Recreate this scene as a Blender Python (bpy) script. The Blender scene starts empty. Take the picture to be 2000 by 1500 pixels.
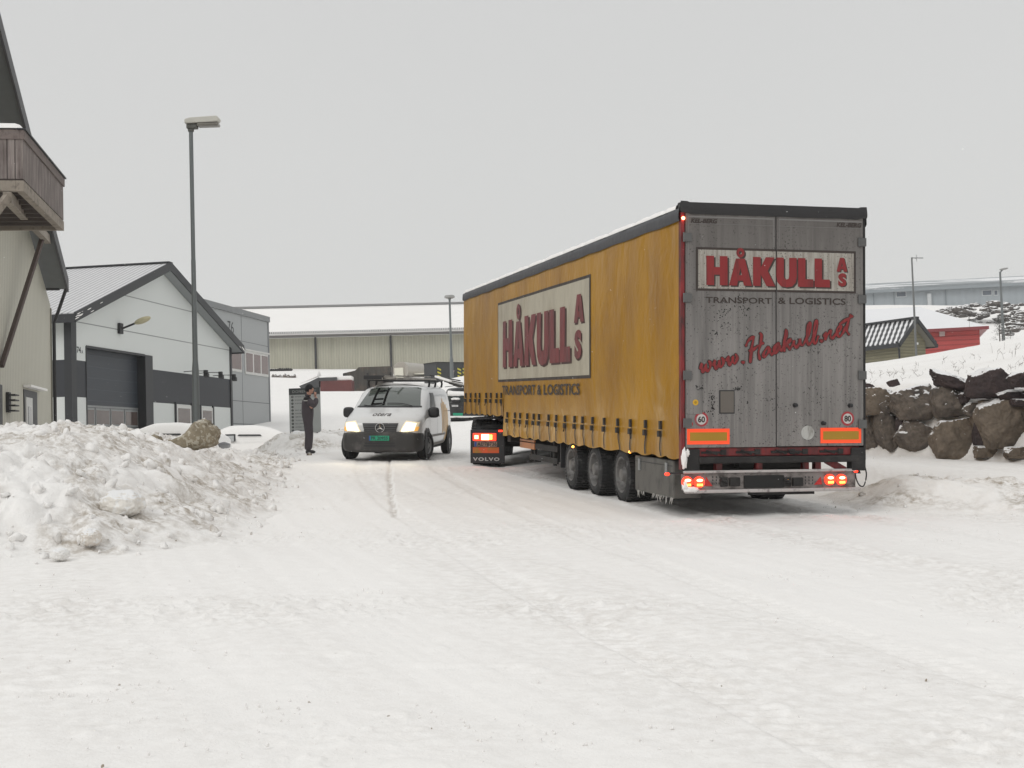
import bpy, bmesh, math, random
import numpy as np
from mathutils import Vector, Matrix, Euler, noise as mnoise
from mathutils.bvhtree import BVHTree
random.seed(7)
R = math.radians
SC = bpy.context.scene
COL = SC.collection
F = 2550.0            # focal length in pixels of the 2000 px wide photograph
EYE = 1.55
HAZE = 0.00035
# ------------------------------------------------------------------ camera
up_c = Vector((-0.031, 1.0, -0.0502)).normalized()          # gravity seen from the camera
fw = Vector((0, 0, -1)); yc = (fw - up_c * fw.dot(up_c)).normalized(); xc = yc.cross(up_c)
RC = Matrix((xc, yc, up_c))                                  # camera -> world rotation
CAM = Vector((0, 0, EYE))
cd = bpy.data.cameras.new('camera'); cam = bpy.data.objects.new('camera', cd); COL.objects.link(cam)
cd.sensor_width = 36; cd.lens = 36 * F / 2000; cd.clip_end = 3000; cd.clip_start = 0.1
cam.matrix_world = Matrix.Translation(CAM) @ RC.to_4x4()
SC.camera = cam
# ------------------------------------------------------------------ sky, sun, exposure
SUN_EL, SUN_AZ = 36, -140
w = bpy.data.worlds.new("World"); SC.world = w; w.use_nodes = True
nt = w.node_tree; N = nt.nodes; L = nt.links
bg = N['Background']; bg.inputs['Strength'].default_value = 1.08
sky = N.new('ShaderNodeTexSky'); sky.sky_type = 'NISHITA'; sky.sun_disc = False
sky.sun_elevation = R(SUN_EL); sky.sun_rotation = R(SUN_AZ)
hs = N.new('ShaderNodeHueSaturation'); hs.inputs['Saturation'].default_value = 0.25; hs.inputs['Value'].default_value = 0.06
L.new(sky.outputs[0], hs.inputs['Color'])
tc = N.new('ShaderNodeTexCoord'); sp = N.new('ShaderNodeSeparateXYZ'); L.new(tc.outputs['Generated'], sp.inputs[0])
cr = N.new('ShaderNodeValToRGB'); L.new(sp.outputs['Z'], cr.inputs[0])
e = cr.color_ramp.elements
e[0].position = 0.0; e[0].color = (0.56, 0.565, 0.555, 1)
e[1].position = 1.0; e[1].color = (0.90, 0.90, 0.89, 1)
for p, c in ((0.10, (0.60, 0.605, 0.595, 1)), (0.34, (0.60, 0.603, 0.60, 1)), (0.6, (0.82, 0.825, 0.82, 1))):
    k = e.new(p); k.color = c
nz = N.new('ShaderNodeTexNoise'); nz.inputs['Scale'].default_value = 2.2; nz.inputs['Detail'].default_value = 3
L.new(tc.outputs['Generated'], nz.inputs['Vector'])
mr = N.new('ShaderNodeMapRange'); mr.inputs[3].default_value = 0.97; mr.inputs[4].default_value = 1.03
L.new(nz.outputs[0], mr.inputs[0])
vm = N.new('ShaderNodeVectorMath'); vm.operation = 'SCALE'; L.new(cr.outputs[0], vm.inputs[0]); L.new(mr.outputs[0], vm.inputs['Scale'])
mx = N.new('ShaderNodeMixRGB'); mx.inputs[0].default_value = 0.94
L.new(hs.outputs[0], mx.inputs[1]); L.new(vm.outputs[0], mx.inputs[2]); L.new(mx.outputs[0], bg.inputs['Color'])
sd = bpy.data.lights.new('sun', 'SUN'); sd.energy = 0.85; sd.angle = R(28); sd.color = (1, 0.975, 0.94)
so = bpy.data.objects.new('sun', sd); COL.objects.link(so)
az = R(SUN_AZ); el = R(SUN_EL)
sdir = Vector((math.sin(az) * math.cos(el), math.cos(az) * math.cos(el), math.sin(el)))   # towards the sun
so.rotation_euler = sdir.to_track_quat('Z', 'Y').to_euler()
SC.view_settings.view_transform = 'Standard'; SC.view_settings.look = 'None'
SC.view_settings.exposure = 0.0; SC.view_settings.gamma = 1.0
SC.render.engine = 'CYCLES'
SC.cycles.max_bounces = 6; SC.cycles.caustics_reflective = False; SC.cycles.caustics_refractive = False
SC.cycles.sample_clamp_indirect = 4

# ------------------------------------------------------------------ frames
# road frame: x to the right, y along the view, z normal to the sloping road (it climbs away and drops to the right)
n_c = Vector((0, 1, -21.0 / F)).normalized(); y_c = Vector((0, -21.0 / F, -1)).normalized(); x_c = y_c.cross(n_c)
RW = (RC @ Matrix((x_c, y_c, n_c)).transposed()).to_4x4()
RFM = Matrix.Translation(CAM - (RW @ Vector((0, 0, EYE)))) @ RW
RFI = RFM.inverted()
def at(px, py, D): return CAM + RC @ Vector(((px - 1000) / F * D, (750 - py) / F * D, -D))
def ray(px, py): return RC @ Vector(((px - 1000) / F, (750 - py) / F, -1))
def lhit(M, axis, val, px, py):
    Mi = M.inverted(); o = Mi @ CAM; d = Mi.to_3x3() @ ray(px, py)
    return o + d * ((val - o[axis]) / d[axis])
def rf(x, y, z=0): return RFM @ Vector((x, y, z))

# ------------------------------------------------------------------ noise
_rng = np.random.RandomState(3); _P = _rng.permutation(256); _P = np.concatenate([_P, _P, _P])
_G = np.stack([np.cos(np.arange(256) * 2.399), np.sin(np.arange(256) * 2.399)], 1)
def pn(x, y):
    x = np.asarray(x, float); y = np.asarray(y, float)
    xi = np.floor(x).astype(int); yi = np.floor(y).astype(int); xf = x - xi; yf = y - yi
    def g(ix, iy, fx, fy):
        h = _P[_P[ix & 255] + (iy & 255)]; v = _G[h]; return v[..., 0] * fx + v[..., 1] * fy
    u = xf ** 3 * (xf * (xf * 6 - 15) + 10); v = yf ** 3 * (yf * (yf * 6 - 15) + 10)
    a = g(xi, yi, xf, yf); b = g(xi + 1, yi, xf - 1, yf); c = g(xi, yi + 1, xf, yf - 1); d = g(xi + 1, yi + 1, xf - 1, yf - 1)
    return (a + u * (b - a)) * (1 - v) + (c + u * (d - c)) * v * 1.0
def fbm(x, y, o=4, s=0.0):
    t = 0; a = 1.0; f = 1.0
    for i in range(o):
        t = t + a * pn(x * f + s + i * 17.3, y * f - s + i * 9.1); a *= 0.5; f *= 2.03
    return t
def sst(a, b, x): t = np.clip((x - a) / (b - a), 0, 1); return t * t * (3 - 2 * t)

# ------------------------------------------------------------------ materials
def node(t, ty, **kw):
    n = t.nodes.new(ty)
    for k, v in kw.items():
        if k.startswith('i_'):
            key = k[2:]; key = int(key) if key.isdigit() else key.replace('_', ' ')
            n.inputs[key].default_value = v
        else: setattr(n, k, v)
    return n
MATS = {}
def mat(name, col, rough=0.6, metal=0.0, var=0.12, vs=3.0, bump=0.0, bs=30.0, dirt=None, dsc=(4, 4, 4), dlo=0.5, dhi=0.7,
        emis=0.0, ecol=None, spec=0.5, coat=0.0, speck=None, speck_s=120, speck_t=0.68, topsnow=None):
    if name in MATS: return MATS[name]
    m = bpy.data.materials.new(name); m.use_nodes = True; t = m.node_tree; P = t.nodes['Principled BSDF']; K = t.links
    c4 = tuple(col) + (1,)
    tc = node(t, 'ShaderNodeTexCoord'); out = None
    n1 = node(t, 'ShaderNodeTexNoise', i_Scale=vs, i_Detail=5.0); K.new(tc.outputs['Object'], n1.inputs['Vector'])
    m1 = node(t, 'ShaderNodeMixRGB', i_1=tuple(max(0, x * (1 - var)) for x in col) + (1,), i_2=tuple(min(1, x * (1 + var)) for x in col) + (1,))
    K.new(n1.outputs[0], m1.inputs[0]); out = m1.outputs[0]
    if dirt:
        mp = node(t, 'ShaderNodeMapping'); mp.inputs['Scale'].default_value = dsc; K.new(tc.outputs['Object'], mp.inputs[0])
        n2 = node(t, 'ShaderNodeTexNoise', i_Scale=1.0, i_Detail=6.0, i_Roughness=0.65); K.new(mp.outputs[0], n2.inputs['Vector'])
        r2 = node(t, 'ShaderNodeMapRange', i_1=dlo, i_2=dhi); K.new(n2.outputs[0], r2.inputs[0])
        m2 = node(t, 'ShaderNodeMixRGB', i_2=tuple(dirt) + (1,)); K.new(r2.outputs[0], m2.inputs[0]); K.new(out, m2.inputs[1]); out = m2.outputs[0]
    if speck:
        n3 = node(t, 'ShaderNodeTexNoise', i_Scale=speck_s, i_Detail=2.0); K.new(tc.outputs['Object'], n3.inputs['Vector'])
        n4 = node(t, 'ShaderNodeTexNoise', i_Scale=2.5, i_Detail=2.0); K.new(tc.outputs['Object'], n4.inputs['Vector'])
        ad = node(t, 'ShaderNodeMath', operation='MULTIPLY_ADD', i_1=0.25); K.new(n4.outputs[0], ad.inputs[0]); K.new(n3.outputs[0], ad.inputs[2])
        r3 = node(t, 'ShaderNodeMapRange', i_1=speck_t + 0.12, i_2=speck_t + 0.16); K.new(ad.outputs[0], r3.inputs[0])
        m3 = node(t, 'ShaderNodeMixRGB', i_2=tuple(speck) + (1,)); K.new(r3.outputs[0], m3.inputs[0]); K.new(out, m3.inputs[1]); out = m3.outputs[0]
    if topsnow is not None:                                   # snow lying on faces that look up
        ge = node(t, 'ShaderNodeNewGeometry'); sx = node(t, 'ShaderNodeSeparateXYZ'); K.new(ge.outputs['Normal'], sx.inputs[0])
        n5 = node(t, 'ShaderNodeTexNoise', i_Scale=5.0, i_Detail=5.0); K.new(tc.outputs['Object'], n5.inputs['Vector'])
        a5 = node(t, 'ShaderNodeMath', operation='MULTIPLY_ADD', i_1=0.7); K.new(n5.outputs[0], a5.inputs[0]); K.new(sx.outputs['Z'], a5.inputs[2])
        r5 = node(t, 'ShaderNodeMapRange', i_1=topsnow, i_2=topsnow + 0.07); K.new(a5.outputs[0], r5.inputs[0])
        m5 = node(t, 'ShaderNodeMixRGB', i_2=(0.8, 0.8, 0.8, 1)); K.new(r5.outputs[0], m5.inputs[0]); K.new(out, m5.inputs[1]); out = m5.outputs[0]
    K.new(out, P.inputs['Base Color'])
    P.inputs['Roughness'].default_value = rough; P.inputs['Metallic'].default_value = metal
    P.inputs['Specular IOR Level'].default_value = spec; P.inputs['Coat Weight'].default_value = coat
    if bump:
        nb = node(t, 'ShaderNodeTexNoise', i_Scale=bs, i_Detail=5.0); K.new(tc.outputs['Object'], nb.inputs['Vector'])
        bn = node(t, 'ShaderNodeBump', i_Strength=1.0, i_Distance=bump); K.new(nb.outputs[0], bn.inputs['Height']); K.new(bn.outputs[0], P.inputs['Normal'])
    if emis:
        P.inputs['Emission Color'].default_value = tuple(ecol or col) + (1,); P.inputs['Emission Strength'].default_value = emis
    m['out'] = 1; MATS[name] = m
    return m
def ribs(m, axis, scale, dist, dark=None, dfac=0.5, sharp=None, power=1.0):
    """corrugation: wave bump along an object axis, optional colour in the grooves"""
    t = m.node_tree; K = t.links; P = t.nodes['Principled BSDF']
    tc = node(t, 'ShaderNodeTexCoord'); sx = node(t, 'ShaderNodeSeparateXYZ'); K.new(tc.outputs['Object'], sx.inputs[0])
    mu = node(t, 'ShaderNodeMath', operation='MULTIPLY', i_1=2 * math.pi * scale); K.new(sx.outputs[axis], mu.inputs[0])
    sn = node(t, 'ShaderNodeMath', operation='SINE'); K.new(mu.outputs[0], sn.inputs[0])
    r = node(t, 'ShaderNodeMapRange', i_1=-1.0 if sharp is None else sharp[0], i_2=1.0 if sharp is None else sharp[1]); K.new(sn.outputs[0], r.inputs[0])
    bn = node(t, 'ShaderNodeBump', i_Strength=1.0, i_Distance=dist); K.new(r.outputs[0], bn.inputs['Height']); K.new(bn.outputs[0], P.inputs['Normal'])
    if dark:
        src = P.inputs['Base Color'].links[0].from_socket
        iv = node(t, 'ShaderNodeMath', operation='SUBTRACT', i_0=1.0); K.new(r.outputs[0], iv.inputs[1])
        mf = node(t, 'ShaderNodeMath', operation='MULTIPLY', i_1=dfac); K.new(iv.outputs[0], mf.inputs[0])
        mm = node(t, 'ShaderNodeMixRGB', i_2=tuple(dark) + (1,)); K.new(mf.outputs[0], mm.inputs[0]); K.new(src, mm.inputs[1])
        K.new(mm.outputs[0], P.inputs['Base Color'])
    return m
def snow_mat(name, grain=0.012, gs=14.0, dirt=(0.30, 0.25, 0.19), attr=False, fine=0.004, base=(0.875, 0.86, 0.84)):
    m = bpy.data.materials.new(name); m.use_nodes = True; t = m.node_tree; P = t.nodes['Principled BSDF']; K = t.links
    ge = node(t, 'ShaderNodeNewGeometry')
    n1 = node(t, 'ShaderNodeTexNoise', i_Scale=0.35, i_Detail=3.0); K.new(ge.outputs['Position'], n1.inputs['Vector'])
    c1 = node(t, 'ShaderNodeMixRGB', i_1=tuple(x * 0.955 for x in base) + (1,), i_2=tuple(min(1, x * 1.03) for x in base) + (1,)); K.new(n1.outputs[0], c1.inputs[0])
    # sparse grit
    ng = node(t, 'ShaderNodeTexNoise', i_Scale=38.0, i_Detail=3.0, i_Roughness=0.7); K.new(ge.outputs['Position'], ng.inputs['Vector'])
    nm = node(t, 'ShaderNodeTexNoise', i_Scale=0.8, i_Detail=4.0); K.new(ge.outputs['Position'], nm.inputs['Vector'])
    a = node(t, 'ShaderNodeMath', operation='MULTIPLY_ADD', i_1=0.35); K.new(nm.outputs[0], a.inputs[0]); K.new(ng.outputs[0], a.inputs[2])
    rr = node(t, 'ShaderNodeMapRange', i_1=0.885, i_2=0.95); rr.inputs[4].default_value = 0.55; K.new(a.outputs[0], rr.inputs[0])
    src = rr.outputs[0]
    if attr:
        at_ = node(t, 'ShaderNodeAttribute', attribute_name='dirt')
        nb2 = node(t, 'ShaderNodeTexNoise', i_Scale=9.0, i_Detail=6.0, i_Roughness=0.7); K.new(ge.outputs['Position'], nb2.inputs['Vector'])
        r2 = node(t, 'ShaderNodeMapRange', i_1=0.4, i_2=0.62); K.new(nb2.outputs[0], r2.inputs[0])
        mu = node(t, 'ShaderNodeMath', operation='MULTIPLY'); K.new(at_.outputs['Fac'], mu.inputs[0]); K.new(r2.outputs[0], mu.inputs[1])
        mxn = node(t, 'ShaderNodeMath', operation='MAXIMUM'); K.new(mu.outputs[0], mxn.inputs[0]); K.new(src, mxn.inputs[1]); src = mxn.outputs[0]
    c2 = node(t, 'ShaderNodeMixRGB', i_2=tuple(dirt) + (1,)); K.new(src, c2.inputs[0]); K.new(c1.outputs[0], c2.inputs[1])
    K.new(c2.outputs[0], P.inputs['Base Color'])
    P.inputs['Roughness'].default_value = 0.75; P.inputs['Specular IOR Level'].default_value = 0.25
    nb = node(t, 'ShaderNodeTexNoise', i_Scale=gs, i_Detail=6.0, i_Roughness=0.6); K.new(ge.outputs['Position'], nb.inputs['Vector'])
    b1 = node(t, 'ShaderNodeBump', i_Strength=1.0, i_Distance=grain); K.new(nb.outputs[0], b1.inputs['Height'])
    nf = node(t, 'ShaderNodeTexNoise', i_Scale=gs * 9, i_Detail=3.0); K.new(ge.outputs['Position'], nf.inputs['Vector'])
    b2 = node(t, 'ShaderNodeBump', i_Strength=1.0, i_Distance=fine); K.new(nf.outputs[0], b2.inputs['Height']); K.new(b1.outputs[0], b2.inputs['Normal'])
    K.new(b2.outputs[0], P.inputs['Normal'])
    return m

# ------------------------------------------------------------------ mesh builder
class MB:
    def __init__(s): s.v = []; s.f = []
    def add(s, vs, fs, M=None):
        b = len(s.v)
        s.v += [tuple(M @ Vector(v)) if M else tuple(v) for v in vs]
        s.f += [tuple(i + b for i in f) for f in fs]; return s
    def box(s, x0, x1, y0, y1, z0, z1, M=None):
        vs = [(x, y, z) for z in (z0, z1) for y in (y0, y1) for x in (x0, x1)]
        return s.add(vs, [(0, 2, 3, 1), (4, 5, 7, 6), (0, 1, 5, 4), (1, 3, 7, 5), (3, 2, 6, 7), (2, 0, 4, 6)], M)
    def tube(s, p0, p1, r0, r1=None, n=12, cap=True):
        r1 = r0 if r1 is None else r1; p0 = Vector(p0); p1 = Vector(p1); q = (p1 - p0).to_track_quat('Z', 'Y')
        vs = []
        for p, r in ((p0, r0), (p1, r1)):
            vs += [p + q @ Vector((r * math.cos(2 * math.pi * i / n), r * math.sin(2 * math.pi * i / n), 0)) for i in range(n)]
        fs = [(i, (i + 1) % n, n + (i + 1) % n, n + i) for i in range(n)]
        if cap: fs += [tuple(range(n - 1, -1, -1)), tuple(range(n, 2 * n))]
        return s.add(vs, fs)
    def path(s, pts, r, n=8):
        pts = [Vector(p) for p in pts]; rs = r if isinstance(r, (list, tuple)) else [r] * len(pts); vs = []
        for i, p in enumerate(pts):
            d = (pts[min(i + 1, len(pts) - 1)] - pts[max(i - 1, 0)]).normalized()
            a = d.cross(Vector((0.13, 0.2, 1)) if abs(d.z) < 0.95 else Vector((1, 0, 0))).normalized(); b = d.cross(a)
            vs += [p + a * rs[i] * math.cos(2 * math.pi * k / n) + b * rs[i] * math.sin(2 * math.pi * k / n) for k in range(n)]
        m = len(pts)
        fs = [(i * n + k, i * n + (k + 1) % n, (i + 1) * n + (k + 1) % n, (i + 1) * n + k) for i in range(m - 1) for k in range(n)]
        fs += [tuple(range(n)), tuple(range((m - 1) * n + n - 1, (m - 1) * n - 1, -1))]
        return s.add(vs, fs)
    def beam(s, p0, p1, w, h, up=(0, 0, 1)):
        p0 = Vector(p0); p1 = Vector(p1); d = (p1 - p0).normalized(); a = d.cross(Vector(up)).normalized() * w / 2; b = a.cross(d).normalized() * h / 2
        vs = [p + sa * a + sb * b for p in (p0, p1) for sa, sb in ((-1, -1), (1, -1), (1, 1), (-1, 1))]
        return s.add(vs, [(3, 2, 1, 0), (4, 5, 6, 7), (0, 1, 5, 4), (1, 2, 6, 5), (2, 3, 7, 6), (3, 0, 4, 7)])
    def prism(s, poly, fn, a, b):
        """poly: 2-D outline, fn(u, v, w) -> point, extruded from w=a to w=b"""
        n = len(poly); vs = [fn(u, v, a) for u, v in poly] + [fn(u, v, b) for u, v in poly]
        return s.add(vs, [tuple(range(n - 1, -1, -1)), tuple(range(n, 2 * n))] + [(i, (i + 1) % n, n + (i + 1) % n, n + i) for i in range(n)])
    def lathe(s, prof, axis='x', n=32, c=(0, 0, 0)):
        vs = []; c = Vector(c)
        for a, r in prof:
            for i in range(n):
                t = 2 * math.pi * i / n; u, v = r * math.cos(t), r * math.sin(t)
                vs.append(c + Vector({'x': (a, u, v), 'y': (u, a, v), 'z': (u, v, a)}[axis]))
        m = len(prof)
        return s.add(vs, [(i * n + k, (i + 1) * n + k, (i + 1) * n + (k + 1) % n, i * n + (k + 1) % n) for i in range(m - 1) for k in range(n)])
    def grid(s, P):
        """P: rows x cols array of points"""
        r = len(P); c = len(P[0])
        return s.add([p for row in P for p in row], [(i * c + j, i * c + j + 1, (i + 1) * c + j + 1, (i + 1) * c + j) for i in range(r - 1) for j in range(c - 1)])
    def build(s, name, m, parent=None, smooth=None, bevel=0.0, sub=0, recalc=True, solid=0.0):
        me = bpy.data.meshes.new(name); me.from_pydata(s.v, [], s.f)
        if recalc:
            bm = bmesh.new(); bm.from_mesh(me); bmesh.ops.recalc_face_normals(bm, faces=bm.faces); bm.to_mesh(me); bm.free()
        return link(name, me, m, parent, smooth, bevel, sub, solid)
def link(name, me, m, parent=None, smooth=None, bevel=0.0, sub=0, solid=0.0):
    o = bpy.data.objects.new(name, me); COL.objects.link(o)
    if m: me.materials.append(m)
    if parent is not None: o.parent = parent
    if smooth is not None:
        for p in me.polygons: p.use_smooth = True
        if smooth < 180: me.set_sharp_from_angle(angle=R(smooth))
    if solid:
        b = o.modifiers.new('s', 'SOLIDIFY'); b.thickness = solid
    if bevel:
        b = o.modifiers.new('b', 'BEVEL'); b.width = bevel; b.segments = 2; b.limit_method = 'ANGLE'; b.angle_limit = R(40)
    if sub:
        b = o.modifiers.new('u', 'SUBSURF'); b.levels = sub; b.render_levels = sub
        for p in me.polygons: p.use_smooth = True
    return o
def tag(o, label=None, cat=None, group=None, kind=None):
    if label: o['label'] = label
    if cat: o['category'] = cat
    if group: o['group'] = group
    if kind: o['kind'] = kind
    return o
def thing(name, label, cat, M=None, group=None):
    o = bpy.data.objects.new(name, None); COL.objects.link(o); o.empty_display_size = 0.3
    if M is not None: o.matrix_world = M
    return tag(o, label, cat, group)
def copy_tree(o, parent=None):
    c = o.copy(); COL.objects.link(c)
    if parent is not None: c.parent = parent; c.matrix_parent_inverse = Matrix.Identity(4)
    for ch in [x for x in bpy.data.objects if x.parent == o]: copy_tree(ch, c)
    return c
def road(x, y, deg=0, z=0): return RFM @ Matrix.Translation((x, y, z)) @ Matrix.Rotation(R(deg), 4, 'Z')
def mesh_of(ob):
    dg = bpy.context.evaluated_depsgraph_get(); dg.update()
    me = bpy.data.meshes.new_from_object(ob.evaluated_get(dg)); return me
def curve2d(loops):
    cu = bpy.data.curves.new('c', 'CURVE'); cu.dimensions = '2D'; cu.fill_mode = 'BOTH'
    for lp in loops:
        sp = cu.splines.new('POLY'); sp.points.add(len(lp) - 1); sp.use_cyclic_u = True
        for p, q in zip(sp.points, lp): p.co = (q[0], q[1], 0, 1)
    ob = bpy.data.objects.new('c', cu); COL.objects.link(ob); me = mesh_of(ob)
    V = [tuple(v.co)[:2] for v in me.vertices]; Fc = [tuple(p.vertices) for p in me.polygons]
    bpy.data.objects.remove(ob); bpy.data.curves.remove(cu); bpy.data.meshes.remove(me)
    return V, Fc
def text2d(s, off=0.0, shear=0.0, spacing=1.0, res=3):
    cu = bpy.data.curves.new('t', 'FONT'); cu.body = s; cu.size = 1; cu.offset = off; cu.shear = shear; cu.space_character = spacing; cu.resolution_u = res
    ob = bpy.data.objects.new('t', cu); COL.objects.link(ob); me = mesh_of(ob)
    V = [tuple(v.co)[:2] for v in me.vertices]; Fc = [tuple(p.vertices) for p in me.polygons]
    bpy.data.objects.remove(ob); bpy.data.curves.remove(cu); bpy.data.meshes.remove(me)
    return V, Fc
def fit(VF, x0, y0, x1, y1):
    V, Fc = VF; xs = [v[0] for v in V]; ys = [v[1] for v in V]; a, b, c, d = min(xs), max(xs), min(ys), max(ys)
    return [(x0 + (v[0] - a) / (b - a) * (x1 - x0), y0 + (v[1] - c) / (d - c) * (y1 - y0)) for v in V], Fc
def flat(VF, fn): V, Fc = VF; return MB().add([fn(u, v) for u, v in V], Fc)
def bez(pts, n=6):
    """Catmull-Rom through points"""
    P = [pts[0]] + list(pts) + [pts[-1]]; out = []
    for i in range(1, len(P) - 2):
        for k in range(n):
            t = k / n; a, b, c, d = P[i - 1], P[i], P[i + 1], P[i + 2]
            out.append(tuple(0.5 * ((2 * b[j]) + (-a[j] + c[j]) * t + (2 * a[j] - 5 * b[j] + 4 * c[j] - d[j]) * t * t + (-a[j] + 3 * b[j] - 3 * c[j] + d[j]) * t ** 3) for j in range(len(b))))
    out.append(tuple(pts[-1])); return out
def ell(cx, cy, rx, ry=None, n=24, a0=0): ry = ry or rx; return [(cx + rx * math.cos(a0 + 2 * math.pi * i / n), cy + ry * math.sin(a0 + 2 * math.pi * i / n)) for i in range(n)]

M_BLK = mat('black_plastic', (0.018, 0.018, 0.02), 0.55, var=0.3, bump=0.002)
M_TYRE = mat('tyre_rubber', (0.022, 0.022, 0.023), 0.8, var=0.3, dirt=(0.16, 0.155, 0.15), dsc=(6, 6, 6), dlo=0.55, dhi=0.85, bump=0.004, bs=60)
M_CHAS = mat('chassis_black', (0.012, 0.011, 0.011), 0.75, var=0.4, dirt=(0.045, 0.042, 0.04), dsc=(5, 5, 5), dlo=0.5, dhi=0.8, bump=0.004, bs=25)
M_STEEL = mat('galvanised_steel', (0.30, 0.31, 0.31), 0.5, 0.6, var=0.15, vs=8)
M_GLASS = mat('dark_glass', (0.03, 0.038, 0.035), 0.06, var=0.1, spec=0.8)
M_WHITE = mat('white_enamel', (0.78, 0.78, 0.76), 0.5, var=0.05)

# ================================================================== GROUND
def XW(Y): return np.interp(Y, [-5, 12, 19, 24.5, 27.5, 40, 60, 120], [34, 20, 14, 9.6, 7.3, 5.6, 5.0, 5.0])
def dh(X, Y):
    X = np.asarray(X, float); Y = np.asarray(Y, float)
    park = -0.9 * (1 - sst(-10.5, -6, X)) * sst(26, 44, Y) * (1 - sst(75, 110, Y))
    back = np.interp(Y, [45, 70, 100, 130, 140, 165, 180, 400], [0, 0.6, 1.65, 1.9, 2.0, 4.4, 5.2, 9]) * 1.0
    back = back + 1.4 * sst(-9.5, -3, X) * sst(84, 104, Y) * (1 - sst(108, 126, Y))
    left = park + back
    d = (X - XW(Y)) * 0.8
    near = 0.28 * sst(-6, -3.5, d) * sst(16, 20, Y) + 1.5 * sst(0.0, 0.7, d) + 0.125 * np.clip(d - 0.7, 0, 12) + 0.10 * np.clip(X - 11.5, 0, 14) * sst(0.8, 3.5, d)
    far = np.interp(Y, [60, 100, 130, 160, 200, 240, 400], [2.7, 3.1, 5.0, 9.5, 15.2, 17.9, 20])
    right = near * (1 - sst(44, 66, Y)) + far * sst(44, 66, Y)
    u = X / np.maximum(Y, 5.0)
    wR = sst(0.15, 0.24, u) * sst(44, 60, Y) + (1 - sst(44, 60, Y)) * sst(-7, -5, d)
    return left * (1 - wR) + right * wR
def gz(x, y): return float(dh(x, y))
def rg(x, y, up=0): return rf(x, y, gz(x, y) + up)
def XC(Y): t = 16.8 - Y; return 3.38 + 0.233 * t + 0.012 * np.clip(t, 0, 99) ** 2
def ground():
    ys = [-60, -40, -25, -15, -8, -3, 0, 2, 3.5, 4.6]
    y = 5.0
    while y < 42: ys.append(y); y += max(0.02, 0.00037 * y * y)
    while y < 700: ys.append(y); y *= 1.02
    Y1 = np.array(ys)
    uc = np.linspace(-0.47, 0.47, 620); side = 0.47 + 0.02 * (1.25 ** np.arange(1, 26) - 1)
    U = np.concatenate([-side[::-1], uc, side])
    YY, UU = np.meshgrid(Y1, U, indexing='ij')
    XX = UU * (np.sqrt(YY ** 2 + 9) + 1.0)
    near = (1 - sst(38, 60, YY))
    z = dh(XX, YY)
    t = XX - XC(YY)
    z = z + 0.02 * fbm(XX * 0.45, YY * 0.45, 3) + 0.35 * fbm(XX * 0.03, YY * 0.03, 3, 5) * sst(60, 120, YY)
    patch = np.clip(fbm(XX * 0.38, YY * 0.38, 4, 31) * 2.0 + 0.05, 0, 1)
    z = z + near * patch * (0.024 * np.abs(pn(XX * 6.5, YY * 6.5)) + 0.04 * np.clip(pn(XX * 13, YY * 13) - 0.18, 0, 1) * 2)
    z = z + near * 0.006 * pn(t * 11, YY * 0.35 + 3) * np.clip(fbm(t * 0.4, YY * 0.15, 2, 7) + 0.3, 0, 1)
    z = z + near * 0.06 * np.clip(pn(XX * 3.4 + 9, YY * 3.4) - 0.30, 0, 1)
    z = z + near * 0.018 * pn(t * 1.7, YY * 0.06 + 5) + near * 0.010 * pn(t * 5.0 + 3, YY * 0.16)
    z = z + near * 0.012 * np.clip(np.abs(fbm(XX * 2.2 + .6 * YY, YY * 2.2, 3, 77)) - .25, 0, 1) * np.clip(fbm(XX * .3, YY * .3, 2, 91) * 2 + .1, 0, 1)
    # tyre tracks of the lorry and of the lane on the left
    for off, wd, dep in ((-1.04, 0.2, 0.016), (1.04, 0.2, 0.016)):
        q = np.abs(t - off); z = z - near * dep * (1 - sst(wd - 0.03, wd + 0.03, q)) * (YY < 30)
        z = z + near * 0.007 * np.sin(YY * 42 + q * 30) * (q < wd) * (YY < 19) * np.clip(fbm(XX * 0.8, YY * 0.8, 2, 3) + 0.4, 0, 1)
        z = z + near * 0.014 * np.exp(-((q - wd - 0.05) / 0.05) ** 2) * (np.abs(pn(XX * 9, YY * 9)) * 2)
    tl = XX - (-2.75 + 0.095 * (31 - YY) + 0.004 * np.clip(31 - YY, 0, 99) ** 2)
    for off in (-0.8, 0.8):
        q = np.abs(tl - off); z = z - near * 0.014 * (1 - sst(0.12, 0.17, q)) * (YY < 33)
        z = z + near * 0.006 * np.sin(YY * 50) * (q < 0.13) * (YY < 31)
    tg = XX - np.interp(YY, [16.5, 20, 25, 31], [-1.47, -1.85, -2.35, -2.9])
    gro = (np.abs(tg) < 0.035) & (YY > 16.5) & (YY < 31)
    z = z - 0.03 * gro
    clod = 1 - sst(0.0, 2.0, np.abs(t - 2.9)); z = z + near * clod * (YY < 17) * 0.05 * np.clip(pn(XX * 9, YY * 9) - 0.08, 0, 1)
    dirt = 0.55 * gro + near * 0.5 * (np.abs(t) < 1.35) * sst(15, 16.5, YY) * (1 - sst(27, 31, YY)) * np.clip(.5 + 1.2 * pn(XX * 2, YY * .7), 0, 1)  # wheel slush under the trailer, darkened further to stand in for its shadow
    dirt = dirt + near * 0.17 * np.clip(fbm(t * .55, YY * .07, 3, 41) * 1.6 + .3, 0, 1) + near * .10 * (np.exp(-((np.abs(t) - 1.04) / .3) ** 2) + .6 * np.exp(-((np.abs(tl) - .8) / .25) ** 2)) * (YY < 40) + 0.10 * near * patch + 0.14 * near * clod * (YY < 17)
    dirt = dirt + 0.20 * near * (np.abs(XX + 2.6) < 1.4) * (YY > 30) * (YY < 36)
    RM = np.array(RFM)
    P = np.stack([XX, YY, z, np.ones_like(z)], -1) @ RM.T
    return P[..., :3], dirt
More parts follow.
